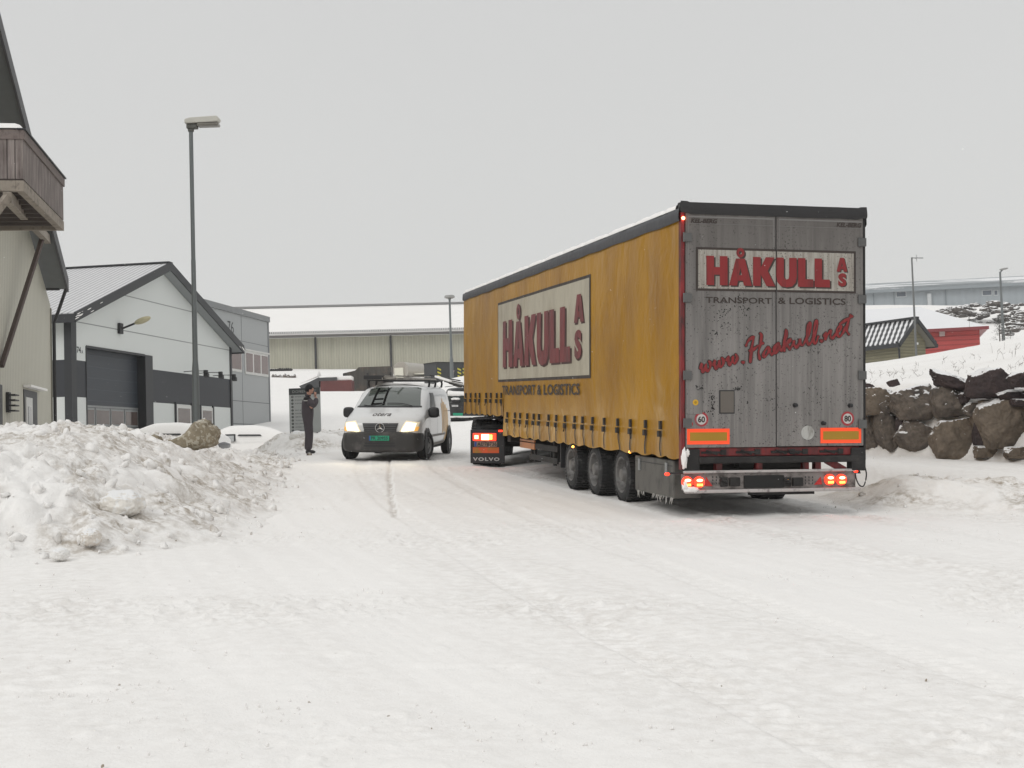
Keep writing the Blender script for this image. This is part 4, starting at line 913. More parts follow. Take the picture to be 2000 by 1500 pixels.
# ================================================================== TRACTOR UNIT
KM = road(0.34, 28.2, -7.2)
tractor = thing('truck_tractor', 'dark truck tractor unit coupled under the front of the yellow trailer', 'truck', KM)
def KP(px, py, y=0.0): h = lhit(KM, 1, y, px, py); return h.x, h.z
M_CAB = mat('dark_cab_paint', (0.03, 0.035, 0.05), .35, var=.15, coat=.3)
for sd in (-1, 1):
    x0, z1 = KP(919, 839); x1, z0 = KP(986, 905)
    if sd > 0: x0, x1 = -x1, -x0
    b = MB().box(x0, x1, -.03, .02, z0, z1); b.box(x0, x1, .02, .5, z1 - .04, z1)
    mf = b.build('rear_mudflap', M_BLK, tractor, bevel=.015)
    if sd < 0:
        k = lambda a, b_, c, d, nm, m, y0=-.05, bev=.008, p=mf: MB().box(KP(a, 0)[0], KP(c, 0)[0], y0, -.03, KP(a, d)[1], KP(a, b_)[1]).build(nm, m, p, bevel=bev)
        l_ = k(924.5, 846, 969.5, 860.5, 'tail_lamp', M_REDL)
        MB().box(KP(941, 0)[0], KP(956, 0)[0], -.056, -.049, KP(940, 859)[1], KP(940, 848)[1]).build('lamp_core', M_REDH, l_, bevel=.004)
        MB().box(KP(928, 0)[0], KP(935, 0)[0], -.056, -.049, KP(940, 857)[1], KP(940, 850)[1]).build('lamp_core', M_REDH, l_, bevel=.004)
        MB().box(KP(956.5, 0)[0], KP(962, 0)[0], -.056, -.049, KP(940, 858)[1], KP(940, 849)[1]).build('lamp_core', M_AMB, l_, bevel=.004)
        pl = k(927, 862, 971.5, 872, 'number_plate', mat('grimy_plate', (.30, .20, .15), .5, var=.3, dirt=(.1, .07, .06), dsc=(8, 8, 8)), -.038, .002)
        MB().box(KP(927.5, 0)[0], KP(931.5, 0)[0], -.041, -.037, KP(930, 871.5)[1], KP(930, 862.5)[1]).build('plate_band', mat('plate_blue', (.02, .06, .25), .5), pl)
        a_ = fit(text2d('AL 78736', off=.02), KP(933, 0)[0], KP(933, 870.8)[1], KP(970.5, 0)[0], KP(933, 863.2)[1]); flat(a_, lambda u, v: (u, -.040, v)).build('lettering', M_BLK, pl, recalc=False)
        st_ = k(924, 873.5, 975, 884.5, 'reflective_strip', mat('grimy_orange', (.62, .085, .02), .5, var=.4, dirt=(.3, .17, .02), dsc=(5, 5, 5), dlo=.45), -.036, .002)
        a_ = fit(text2d('VOLVO', off=.035, spacing=1.25), KP(924.5, 0)[0], KP(924.5, 900)[1], KP(976, 0)[0], KP(924.5, 893)[1]); flat(a_, lambda u, v: (u, -.034, v)).build('lettering', mat('pale_letters', (.42, .42, .41), .5), mf, recalc=False)
        x_, z_ = KP(977, 841.5); MB().box(x_ - .03, x_ + .05, -.05, 0, z_ - .02, z_ + .02).build('marker_lamp', M_REDL, mf)
wheel_set(tractor, [(.98, .62)], .50, .60, .28, .50, (.1, .1, .1)); wheel_set(tractor, [(1.05, 4.25)], .50, .32, .28, .50, (.1, .1, .1))
b = MB(); b.box(-.45, -.35, .05, 5.5, .70, .98); b.box(.35, .45, .05, 5.5, .7, .98); b.tube((-1, .62, .5), (1, .62, .5), .1, n=10); b.tube((-1, 4.25, .5), (1, 4.25, .5), .07, n=10)
b.box(-.45, .45, .7, 1.5, .98, 1.08); b.box(-1.2, -.5, 1.5, 3.2, .45, .95); b.box(.5, 1.2, 1.5, 3.2, .45, .95); b.box(-1.0, 1.0, .2, .3, .8, .9)
b.build('chassis_frame', M_CHAS, tractor, bevel=.012)
b = MB().path(bez([(-.95, .9, 1.0), (-.9, .5, 1.13), (-.8, .1, 1.05)], 4), .05, 6); b.path(bez([(-.5, .9, 1.1), (-.55, .3, 1.22), (-.62, .0, 1.0)], 4), .03, 6); b.box(-1.22, -.6, .1, 1.15, 1.02, 1.06); b.build('wing_and_hoses', M_BLK, tractor)
b = MB().prism([(3.15, .95), (3.15, 3.0), (3.5, 3.75), (4.6, 3.7), (5.25, 3.1), (5.45, 2.0), (5.5, .45), (4.8, .40), (4.75, .95)], lambda u, v, w: (w, u, v), -1.2, 1.2)
cb = b.build('cab', M_CAB, tractor, bevel=.09)
MB().prism([(5.33, 2.05), (5.24, 2.95), (5.22, 2.95), (5.28, 2.05)], lambda u, v, w: (w, u + .10, v), -1.05, 1.05).build('windscreen', M_GLASS, cb)
for sd in (-1, 1):
    MB().prism([(4.2, 2.05), (5.1, 2.05), (4.95, 2.75), (4.2, 2.8)], lambda u, v, w: (w, u, v), sd * 1.203, sd * 1.212).build('side_window', M_GLASS, cb)
    MB().box(sd * 1.25 - .06, sd * 1.25 + .06, 5.3, 5.4, 1.9, 2.7).build('mirror', M_BLK, cb, bevel=.03)

# ================================================================== car bodies
def loft(stations, n_cols=None):
    """stations: [(y, [(x, z) from the bottom centre round to the top centre])], mirrored"""
    b = MB(); rows = []
    for y, h in stations:
        L_ = [(-x, z) for x, z in h[::-1]]; row = [(x, y, z) for x, z in h] + [(x, y, z) for x, z in L_]
        if abs(h[-1][0]) < 1e-6: row = [(x, y, z) for x, z in h] + [(x, y, z) for x, z in L_[1:]]
        if abs(h[0][0]) < 1e-6: row = row[:-1]
        rows.append(row)
    n = len(rows[0]); vs = [p for r in rows for p in r]
    fs = [(i * n + k, i * n + (k + 1) % n, (i + 1) * n + (k + 1) % n, (i + 1) * n + k) for i in range(len(rows) - 1) for k in range(n)]
    h = (n // 2) + 0
    for base, rev in ((0, 0), ((len(rows) - 1) * n, 1)):          # end caps as strips between the two halves
        m_ = (n - 2) // 2
        for k in range(m_ + 1):
            a, b_, c, d = k, k + 1, n - k - 1 if k else 0, n - k
            idx = [base + k, base + k + 1, base + (n - k - 1) % n, base + (n - k) % n]
            idx = list(dict.fromkeys(idx))
            if len(idx) >= 3: fs.append(tuple(idx))
    return b.add(vs, fs)
def bvh_of(o):
    me = mesh_of(o); t = BVHTree.FromPolygons([v.co[:] for v in me.vertices], [p.vertices[:] for p in me.polygons]); bpy.data.meshes.remove(me); return t
def patch(bv, fn, dr, corners, nu, nv, off, miss=None):
    """a sheet that hugs the body: corners in the drawing plane, shot along dr"""
    (a, b_, c, d) = corners; rows = []; dr = Vector(dr).normalized()
    for j in range(nv + 1):
        row = []
        for i in range(nu + 1):
            u, v = i / nu, j / nv
            p = [(a[k] * (1 - u) + b_[k] * u) * (1 - v) + (d[k] * (1 - u) + c[k] * u) * v for k in (0, 1)]
            o = Vector(fn(*p)); h = bv.ray_cast(o, dr)
            q = h[0] if h[0] else (row[-1] + dr * off if row else (rows[-1][i] + dr * off if rows else o + dr * 3))
            row.append(q - dr * off)
        rows.append(row)
    return MB().grid(rows)
def arch(par, x, y, z, r_, m=None):
    sd = 1 if x > 0 else -1
    b = MB(); V = [(x + sd * .004, y + r_ * math.cos(t), z + r_ * math.sin(t)) for t in [math.pi * 2 * i / 28 for i in range(28)]]
    return b.add(V, [tuple(range(28))]).build('wheel_arch', M_BLK, par, recalc=False)
def car_wheels(par, xs, ys, R_, W, rim, cap=(.3, .3, .3), zc=None, steer=0):
    m_cap = mat('wheel_cap_' + str(round(cap[0], 2)), cap, .4, .5, var=.2)
    for x in (-xs, xs):
        for k, y in enumerate(ys):
            w_ = bpy.data.objects.new('wheel', None); COL.objects.link(w_); w_.parent = par; w_.location = (x, y, zc or R_); w_.rotation_euler = (0, 0, steer if k == 0 else 0)
            sd = 1 if x > 0 else -1; o = W / 2
            P2 = [(-o + .02, rim - .01), (-o, rim + .01), (-o, R_ - .04), (-o + .02, R_ - .008), (-o + .04, R_), (o - .04, R_), (o - .02, R_ - .008), (o, R_ - .04), (o, rim + .01), (o - .02, rim - .01)]
            MB().lathe(P2, 'x', 36).build('tyre', M_TYRE, w_, smooth=50)
            q = sd * (o - .015)
            MB().lathe([(q, rim), (q, rim - .02), (q - sd * .04, rim - .04), (q - sd * .03, .10), (q, .07), (q + sd * .003, .001)], 'x', 28).build('rim', m_cap, w_, smooth=50)
            b = MB()
            for j in range(7): a = j * 2 * math.pi / 7; b.add([(q - sd * .026, math.cos(a + e_) * rr, math.sin(a + e_) * rr) for e_, rr in ((-.16, rim - .06), (.16, rim - .06), (.2, .11), (-.2, .11))], [(0, 1, 2, 3)])
            b.build('rim_openings', M_BLK, w_, recalc=False)

# ================================================================== WHITE VAN
VM = road(-2.83, 33.0, 173.6)
van = thing('delivery_van', 'white panel van with lit headlights, black bumper and ladders on its roof rack', 'van', VM)
def halves(w, zb, zt, zbelt=1.02, crown=.05, roofw=.72, upw=.86, zu=None):
    zu = zu if zu is not None else zt - .2
    return [(0, zb), (w * .78, zb), (w * .955, zb + .05), (w, zb + .30), (w * .99, min(zbelt, zu - .05)), (w * upw if zu > zbelt + .1 else w * .965, zu), (w * roofw, zt - .025), (w * roofw * .5, zt + crown * .6), (0, zt + crown)]
VS = [
 (2.36, halves(.76, .30, .80, .62, .02, .80, .95, .72)),
 (2.32, halves(.86, .27, .93, .66, .02, .80, .95, .82)),
 (2.16, halves(.94, .25, 1.035, .80, .025, .80, .95, .93)),
 (1.85, halves(.968, .24, 1.115, .9, .03, .78, .95, 1.02)),
 (1.50, halves(.972, .24, 1.205, 1.0, .035, .80, .95, 1.10)),
 (1.36, halves(.974, .24, 1.26, 1.0, .035, .82, .93, 1.15)),
 (.90, halves(.975, .24, 1.54, 1.04, .03, .80, .93, 1.38)),
 (.42, halves(.975, .24, 1.735, 1.04, .03, .80, .915, 1.58)),
 (.22, halves(.975, .24, 1.765, 1.04, .03, .81, .91, 1.60)),
 (-.5, halves(.975, .24, 1.785, 1.04, .03, .82, .91, 1.61)),
 (-1.6, halves(.975, .25, 1.78, 1.04, .03, .82, .91, 1.61)),
 (-2.22, halves(.965, .28, 1.75, 1.04, .03, .81, .905, 1.58)),
 (-2.36, halves(.92, .32, 1.69, 1.04, .02, .80, .90, 1.53)),
]
M_VANW = mat('white_van_paint', (.66, .665, .66), .28, var=.04, coat=.5, dirt=(.36, .32, .28), dsc=(1.2, 1.2, 2.2), dlo=.58, dhi=.95)
vb = loft(VS).build('body', M_VANW, van, sub=2)
BV = bvh_of(vb)
fr = lambda u, v: (u, 6.0, v); sdR = lambda u, v: (-6.0, u, v); sdL = lambda u, v: (6.0, u, v)
# The van faces the camera: local +x is on the left of the picture
def fp(corners, nu, nv, off, name, m, par=van): return patch(BV, fr, (0, -1, 0), corners, nu, nv, off).build(name, m, par, smooth=180, recalc=True)
ws = fp([(-.765, 1.275), (.765, 1.275), (.625, 1.735), (-.625, 1.735)], 22, 12, .008, 'windscreen', mat('van_windscreen', (.075, .09, .08), .08, var=.35, vs=1.6, spec=.8))
fp([(-.80, 1.245), (.80, 1.245), (.79, 1.285), (-.79, 1.285)], 20, 2, .012, 'scuttle', M_BLK)
for (a, b_) in (((.46, 1.30), (.44, 1.715)), ((.17, 1.30), (.19, 1.715))):  # black bars laid on the glass to imitate a ladder-shaped reflection
    fp([(a[0], a[1]), (a[0] - .06, a[1]), (b_[0] - .055, b_[1]), (b_[0], b_[1])], 1, 8, .012, 'reflection_bar', mat('matt_black', (.006, .007, .007), .95, spec=.05), ws)
for z in (1.31, 1.42, 1.62): fp([(.44, z), (.19, z + .01), (.19, z + .05), (.44, z + .035)], 5, 1, .0125, 'reflection_bar', mat('matt_black', (.006, .007, .007), .95, spec=.05), ws)
for sgn, pts in ((1, [(.62, 1.29), (.45, 1.278), (.1, 1.33)]), (-1, [(.05, 1.335), (-.3, 1.33), (-.58, 1.27)])):
    P3 = []
    for x, z in bez(pts, 5): h = BV.ray_cast(Vector((x, 6, z)), Vector((0, -1, 0)))[0]; P3.append(h + Vector((0, .03, .012)))
    MB().path(P3, .010, 5).build('wiper', M_BLK, van, smooth=180)
# grille
g = fp([(-.37, .655), (.37, .655), (.43, .885), (-.43, .885)], 16, 8, .014, 'grille', mat('dark_grille', (.03, .03, .032), .45, var=.2))
for z in (.70, .755, .81, .865): fp([(-.38, z - .012), (.38, z - .012), (.40, z + .012), (-.40, z + .012)], 14, 1, .028, 'grille_bar', mat('grille_grey', (.07, .07, .072), .4), g)
hy = BV.ray_cast(Vector((0, 6, .775)), Vector((0, -1, 0)))[0].y + .035
b = MB(); M_CHR = mat('chrome', (.62, .62, .62), .18, .9)
n = 32; rg_ = [(0, .092), (.012, .105), (.012, .112), (0, .118)]
b.lathe([(hy, .098), (hy + .014, .101), (hy + .014, .112), (hy, .115)], 'y', n, (0, 0, .775))
for k in range(3):
    a = math.pi / 2 + k * 2 * math.pi / 3; tip = (.10 * math.cos(a), .10 * math.sin(a)); l_ = (.022 * math.cos(a + 1.047), .022 * math.sin(a + 1.047)); r_ = (.022 * math.cos(a - 1.047), .022 * math.sin(a - 1.047))
    b.add([(p[0], hy + .008 + e_, .775 + p[1]) for p, e_ in ((tip, 0), (l_, 0), ((0, 0), .012), (r_, 0))], [(0, 1, 2), (0, 2, 3)])
b.build('round_emblem', M_CHR, van, recalc=False)
# bumper
BS = [(2.425, [(.0, .25), (.58, .25), (.70, .30), (.745, .45), (.72, .60), (.60, .655), (0, .665)]), (2.39, [(0, .20), (.70, .20), (.83, .26), (.868, .45), (.85, .63), (.74, .685), (0, .69)]),
      (2.20, [(0, .18), (.84, .18), (.945, .24), (.965, .45), (.945, .665), (.88, .70), (0, .70)]), (1.90, [(0, .19), (.88, .19), (.975, .25), (.99, .45), (.975, .64), (.93, .665), (0, .66)]), (1.86, [(0, .21), (.86, .21), (.96, .27), (.975, .45), (.96, .62), (.91, .64), (0, .64)])]
M_BUMP = mat('dark_bumper', (.035, .033, .032), .6, var=.3, dirt=(.09, .085, .08), dsc=(3, 3, 3), dlo=.5)
bp = loft(BS).build('front_bumper', M_BUMP, van, sub=2); BB = bvh_of(bp)
bfp = lambda c, nu, nv, off, nm, m, par=bp: patch(BB, fr, (0, -1, 0), c, nu, nv, off).build(nm, m, par, smooth=180, recalc=True)
bfp([(-.36, .33), (.36, .33), (.38, .375), (-.38, .375)], 10, 1, .005, 'air_slot', M_BLK); bfp([(-.35, .395), (.35, .395), (.37, .43), (-.37, .43)], 10, 1, .005, 'air_slot', M_BLK)
yb = BB.ray_cast(Vector((0, 6, .53)), Vector((0, -1, 0)))[0].y + .012
M_PLG = mat('green_plate', (0.012, .30, .17), .5)
pl = MB().box(-.22 - .01, .25, yb, yb + .012, .475, .59).build('number_plate', M_PLG, bp, bevel=.003)
MB().box(.215, .248, yb + .011, yb + .015, .477, .588).build('plate_band', mat('plate_blue2', (.03, .09, .33), .5), pl)
flat(fit(text2d('PR 20955', off=.02), .20, .493, -.20, .573), lambda u, v: (u, yb + .0145, v)).build('lettering', mat('plate_ink', (.012, .03, .03), .6), pl, recalc=False)
flat(fit(text2d('otera', off=.012, shear=.25), 0, 0, 1, 1), lambda u, v: (lambda x, z: (lambda h: (h.x, h.y + .006, h.z + .002))(BV.ray_cast(Vector((x, 6, z)), Vector((0, -1, 0)))[0]))(.24 - u * .44 , 1.045 + v * .075)).build('lettering', M_LOGOB, van, recalc=False)
# headlights: clear glass over a bright bowl
M_HL = mat('headlamp_glow', (1, .95, .8), .2, emis=2.2, ecol=(1, .88, .58)); M_HC = mat('headlamp_core', (1, 1, 1), .2, emis=22.0, ecol=(1, .86, .55)); M_HH = mat('headlamp_edge', (.75, .72, .62), .15, emis=.35, ecol=(1, .75, .4))
for s in (1, -1):
    hl = fp([(s * .45, .665), (s * .86, .70), (s * .90, .905), (s * .60, .945)][::1], 12, 10, .012, 'headlight', M_HH)
    c_ = fp([(s * .50, .69), (s * .80, .715), (s * .84, .88), (s * .62, .905)], 8, 8, .018, 'lamp_bowl', M_HL, hl)
    fp([(s * .56, .72), (s * .72, .735), (s * .74, .82), (s * .60, .83)], 6, 6, .024, 'lamp_core', M_HC, hl)
    fp([(s * .80, .69), (s * .88, .705), (s * .905, .80), (s * .85, .80)], 4, 4, .02, 'indicator', mat('amber_glass', (.8, .4, .1), .2, emis=.5, ecol=(1, .5, .1)), hl)
    c = BV.ray_cast(Vector((s * .66, 6, .78)), Vector((0, -1, 0)))[0]
    ld = bpy.data.lights.new('headlight_beam', 'SPOT'); ld.energy = 45; ld.color = (1, .86, .62); ld.spot_size = R(75); ld.spot_blend = .8; ld.shadow_soft_size = .06
    lo = bpy.data.objects.new('headlight_beam', ld); COL.objects.link(lo); lo.parent = van; lo.location = c + Vector((0, .10, 0)); lo.rotation_euler = Vector((0, -1, .06)).to_track_quat('Z', 'Y').to_euler()
# sides
for sg, fn, dv in ((1, sdL, (-1, 0, 0)), (-1, sdR, (1, 0, 0))):
    q = lambda c, nu, nv, off, nm, m, par=van: patch(BV, fn, dv, c, nu, nv, off).build(nm, m, par, smooth=180, recalc=True)
    q([(.98, 1.13), (.18, 1.10), (.16, 1.60), (.50, 1.60)], 8, 8, .007, 'side_window', mat('side_glass', (.03, .035, .035), .3, spec=.15))
    for c in ([(1.10, .42), (1.09, .42), (1.09, 1.2), (1.10, 1.2)], [(.06, .36), (.048, .36), (.048, 1.68), (.06, 1.68)], [(-1.02, .36), (-1.03, .36), (-1.03, 1.68), (-1.02, 1.68)], [(-1.05, 1.12), (-2.1, 1.12), (-2.1, 1.14), (-1.05, 1.14)]):
        q(c, 4, 8, .003, 'door_gap', M_BLK)
    q([(.98, .52), (-1.1, .52), (-1.1, .57), (.98, .57)], 16, 1, .016, 'side_moulding', mat('grey_moulding', (.25, .23, .21), .6, var=.2))
    q([(1.0, .30), (-1.2, .30), (-1.2, .36), (1.0, .36)], 16, 1, .012, 'sill', mat('grey_moulding', (.25, .23, .21), .6))
    for y in (.15, -.10): q([(y + .06, 1.0), (y - .06, 1.0), (y - .06, 1.06), (y + .06, 1.06)], 2, 2, .03, 'door_handle', M_BLK)
    for a, z0, z1 in ((-.75, .55, 1.34), (-.95, .6, 1.45), (-1.15, .38, 1.36), (-1.35, .40, 1.3), (-1.55, .6, 1.2)):
        q([(a + .07, z0), (a - .07, z0), (a - .07, z1), (a + .07, z1)], 2, 8, .004, 'livery_stripe', mat('orange_livery', (.72, .42, .12), .4, var=.2))
    x = sg * .972
    for y in (1.5, -1.7): arch(van, x + sg * .012, y, .36, .395)
    mi = MB(); iv3, f3 = ico(3); mi.add([(sg * (1.055) + v.x * .135, 1.10 + v.y * .08, 1.12 + v.z * .13) for v in [Vector([math.copysign(abs(c) ** .6, c) for c in v]) for v in iv3]], f3); mi.box(min(sg * .92, sg * 1.05), max(sg * .92, sg * 1.05), 1.08, 1.14, 1.04, 1.10); mi.build('wing_mirror', M_BLK, van, smooth=50)
car_wheels(van, .905, (1.5, -1.7), .335, .215, .21, (.22, .22, .22), steer=R(-14))
MB().box(-.85, .85, -2.1, 2.1, .22, .32).build('underbody', M_CHAS, van)
b = MB()
for y in (.15, -.75, -1.75):
    b.box(-.80, .80, y - .035, y + .035, 1.895, 1.925)
    for s in (-1, 1): b.path([(s * .76, y, 1.91), (s * .78, y, 1.84), (s * .76, y, 1.74)], .028, 6)
b.build('roof_rack', M_BLK, van)
rows = []
for x in np.linspace(-.68, .68, 16): rows.append([(x, y, 1.815 - .07 * (abs(x) / .7) ** 3 + .045 * min(1, (.68 - abs(x)) / .05) + .02 * float(pn(x * 3, y * 2)) - (.05 if y > -.05 or y < -2.14 else 0)) for y in np.linspace(.02, -2.2, 50)])
MB().grid(rows).build('roof_snow', M_CAP, van, smooth=180)
# ladders carried on the rack (they would lift away)
LM = VM @ Matrix.Translation((-.12, -.70, 1.925)) @ Matrix.Rotation(R(-13), 4, 'Z')
lad = thing('ladder', 'folded aluminium ladder lying along the rack on the white van', 'ladder', LM)
M_LAD = mat('ladder_alu', (.34, .32, .29), .5, .5, var=.3, dirt=(.12, .1, .09), dsc=(6, 6, 6))
for x in (-.20, .20):
    b = MB(); b.box(x - .012, x + .012, -1.25, 1.25, .0, .055); b.build('rail', M_LAD, lad)
for k in range(9): b = MB(); b.tube((-.20, -1.1 + k * .28, .035), (.20, -1.1 + k * .28, .035), .016, n=8); b.build('rung', M_LAD, lad)
for x in (-.15, .15): MB().box(x - .010, x + .010, -1.0, 1.2, .085, .11).build('rail', M_LAD, lad)
b = MB(); b.box(-.22, .30, 1.28, 1.40, -.0, .10)
PM = VM @ Matrix.Translation((.60, .25, 1.925))
tubes = thing('pipe_box', 'dark ended carrying tube at the front left of the van rack', 'pipe carrier', PM)
MB().box(-.24, .20, -1.6, .18, .02, .09).build('box_body', mat('weathered_wood', (.30, .27, .23), .8, var=.3), tubes, bevel=.01)
MB().box(-.27, .23, .18, .22, .01, .11).build('end_cap', M_BLK, tubes, bevel=.01)

# ================================================================== BLACK OFF-ROADER
OM = road(-2.0, 61.0, -4)
suv = thing('off_road_car', 'black boxy off-road car with snow on it and a green number plate behind the van', 'car', OM)
def boxcar(wid, ln, zb, zh, zt): 
    h = ln / 2; A = lambda w, a, b_, c, up: [(0, a), (w * .8, a), (w * .97, a + .06), (w, a + .35), (w, b_), (w * up, c - .15), (w * up * .93, c - .03), (w * .4, c), (0, c + .01)]
    return [(-h, A(wid * .97, zb, zh, zt - .05, .88)), (-h + .06, A(wid, zb, zh, zt, .89)), (-h + .8, A(wid, zb, zh, zt, .89)), (h * .15, A(wid, zb, zh, zt, .89)), (h * .32, A(wid, zb, zh, zt - .06, .89)), (h * .48, A(wid, zb, zh - .05, zh + .22, .97)), (h * .9, A(wid, zb, zh - .1, zh + .16, .97)), (h, A(wid * .96, zb, zh - .12, zh + .08, .97))]
M_OFF = mat('black_car_paint', (.016, .017, .019), .3, var=.3, coat=.4, dirt=(.06, .06, .06), dsc=(2, 2, 2))
sb = loft(boxcar(.93, 4.6, .45, 1.12, 1.88)).build('body', M_OFF, suv, sub=2); SB = bvh_of(sb)
rr_ = lambda u, v: (u, -6.0, v)
sp_ = lambda c, nu, nv, off, nm, m, par=suv: patch(SB, rr_, (0, 1, 0), c, nu, nv, off).build(nm, m, par, smooth=180, recalc=True)
rw = sp_([(-.72, 1.24), (.72, 1.24), (.68, 1.68), (-.68, 1.68)], 10, 6, .01, 'rear_window', M_GLASS)
def slump(c0, c1, z0, z1, y, par, th=.06, seed=0):
    rows = []
    for j, v in enumerate(np.linspace(0, 1, 7)):
        rows.append([(x, y - th * math.sin(math.pi * min(1, v * 1.0 + .12)) - .02 * float(pn(x * 3 + seed, v * 3)), z0 + (z1 - z0) * v + .035 * float(pn(x * 5 + seed, 1)) * (1 - v)) for x in np.linspace(c0, c1, 34)])
    return MB().grid(rows).build('lying_snow', M_CAP, par, smooth=180)
slump(-.74, .74, 1.50, 1.74, -2.28, suv, .09); slump(-.93, .93, .52, .60, -2.46, suv, .10, 4)
b = MB(); b.box(-.95, .95, -2.46, -2.28, .42, .56); b.build('rear_bumper', M_BLK, suv, bevel=.03)
MB().box(-.80, .80, -2.36, -2.30, .40, .44).build('bumper_underside', M_BLK, suv)
x0 = -.45; MB().box(-.48, -.04, -2.42, -2.36, .60, .73).build('number_plate', M_PLG, suv)
MB().box(-.55, -.25, -2.36, -2.30, 1.00, 1.10).build('chrome_handle', M_CHR, suv, bevel=.02)
MB().box(-.93, -.50, -2.325, -2.305, 1.21, 1.225).build('trim_line', M_STEEL, suv)
mb = MB().box(-.56, -.2, -2.5, -2.30, 1.22, 1.32).build('spare_carrier', M_BLK, suv, bevel=.04)
snow_blob((-.38, -2.42, 1.36), (.19, .10, .06), suv, 7)
MB().path([(-.88, -2.2, 1.90), (-.3, -2.2, 1.97), (.5, -2.2, 1.97)], .015, 5).build('roof_bar', M_BLK, suv)
for s in (-1, 1):
    for y in (1.5, -1.4): arch(suv, s * .945, y, .42, .43)
    MB().box(s * .84 - .05, s * .84 + .05, -2.335, -2.28, .95, 1.2).build('tail_lamp', M_REDD, suv, bevel=.01)
car_wheels(suv, .83, (1.5, -1.4), .38, .22, .21, (.25, .25, .25))

# ================================================================== SNOWED-IN CARS
def snowed_car(name, M, label, col, s=1.0):
    t = thing(name, label, 'car', M, 'cars buried in snow behind the bank')
    A = lambda w, a, b_, c, up: [(0, a), (w * .8, a), (w * .97, a + .06), (w, a + .3), (w, b_), (w * up, (b_ + c) / 2 + .05), (w * up * .88, c - .04), (w * .4, c), (0, c + .02)]
    S = [(-2.1, A(.78, .28, .7, .88, .97)), (-2.0, A(.86, .25, .85, 1.05, .97)), (-1.55, A(.88, .22, .88, 1.28, .86)), (-1.0, A(.89, .22, .9, 1.48, .82)), (0, A(.89, .22, .9, 1.52, .82)), (.5, A(.89, .22, .9, 1.42, .82)), (1.15, A(.88, .22, .88, 1.02, .95)), (1.9, A(.86, .24, .75, .90, .96)), (2.1, A(.74, .3, .6, .74, .96))]
    S = [(y * s, [(x * s, z * s) for x, z in h]) for y, h in S]
    o = loft(S).build('body', mat('car_paint_' + col[0], col[1], .35, coat=.4), t, sub=2); bv = bvh_of(o)
    for fn, dv in ((sdL, (-1, 0, 0)), (sdR, (1, 0, 0))):
        for c in ([(.85, .98), (.05, .96), (.05, 1.33), (.45, 1.33)], [(-.02, .96), (-.95, .96), (-.95, 1.33), (-.02, 1.33)]):
            patch(bv, fn, dv, [(a * s, b_ * s) for a, b_ in c], 6, 4, .012).build('side_window', M_GLASS, t, smooth=180)
    # thick snow blanket shaped by the car
    rows = []
    for y in np.linspace(-2.12 * s, 2.12 * s, 60):
        row = []
        for x in np.linspace(-.93 * s, .93 * s, 36):
            h = bv.ray_cast(Vector((x, y, 5)), Vector((0, 0, -1)))[0]; z = h.z if h else .3
            ed = min(1, (.93 * s - abs(x)) / (.12 * s)); row.append((x * 1.02, y, z + .13 * ed + .025 * float(pn(x * 3, y * 2)) * ed - .05 * (1 - ed)))
        rows.append(row)
    MB().grid(rows).build('snow_blanket', M_CAP, t, smooth=180)
    # snow clinging to the flanks
    for sg, fn, dv in ((1, sdL, (-1, 0, 0)), (-1, sdR, (1, 0, 0))):
        patch(bv, fn, dv, [(1.95 * s, .25 * s), (-1.95 * s, .25 * s), (-1.9 * s, .93 * s), (1.9 * s, .93 * s)], 24, 4, .16).build('side_snow', M_CAP, t, smooth=180)
        patch(bv, fn, dv, [(.45 * s, 1.30 * s), (-1.05 * s, 1.30 * s), (-1.0 * s, 1.42 * s), (.35 * s, 1.42 * s)], 18, 3, .05).build('side_snow', M_CAP, t, smooth=180)
        patch(bv, fn, dv, [(-.1 * s, .92 * s), (-1.1 * s, .92 * s), (-1.1 * s, 1.18 * s), (-.1 * s, 1.24 * s)], 12, 3, .045).build('side_snow', M_CAP, t, smooth=180)
    for dv, fn in (((1, 0, 0), sdR), ((-1, 0, 0), sdL)):
        patch(bv, fn, dv, [(-.05 * s, 1.22 * s), (-.95 * s, 1.20 * s), (-.90 * s, 1.26 * s), (-.1 * s, 1.28 * s)], 10, 1, .115).build('window_slit', M_BLK, t, smooth=180)
        fo = patch(bv, fn, dv, [(.80 * s, 1.02 * s), (.02 * s, 1.02 * s), (.02 * s, 1.30 * s), (.45 * s, 1.30 * s)], 8, 3, .085).build('window_frame', M_BLK, t, smooth=180)
        patch(bv, fn, dv, [(.68 * s, 1.02 * s), (.08 * s, 1.02 * s), (.08 * s, 1.24 * s), (.44 * s, 1.24 * s)], 8, 3, .095).build('pane_snow', mat('frosted_pane', (.42, .43, .43), .5), fo, smooth=180)
    iv, f = ico(4); MB().add([(v.x * 1.25 * s, v.y * 2.5 * s, .05 + v.z * .62 * s + .04 * mnoise.noise(v * 5)) for v in iv], f).build('snow_drift', M_CAP, t, smooth=180)
    return t
def pcar(px, pyroof, D, deg, h, *a, **k):
    c = at(px, pyroof, D); M = Matrix.Translation(c - Vector((0, 0, h))) @ Matrix.Rotation(R(deg), 4, 'Z'); return snowed_car('parked_car', M, *a, **k)
pcar(318, 825, 43.0, 84, 1.66, 'snow covered parked car with a dark window slit in front of the garage building', ('dark', (.03, .03, .035)))
pcar(462, 830, 50.0, 100, 1.66, 'snow covered parked car right of the lamp post near the corner pillar', ('grey', (.12, .12, .13)))

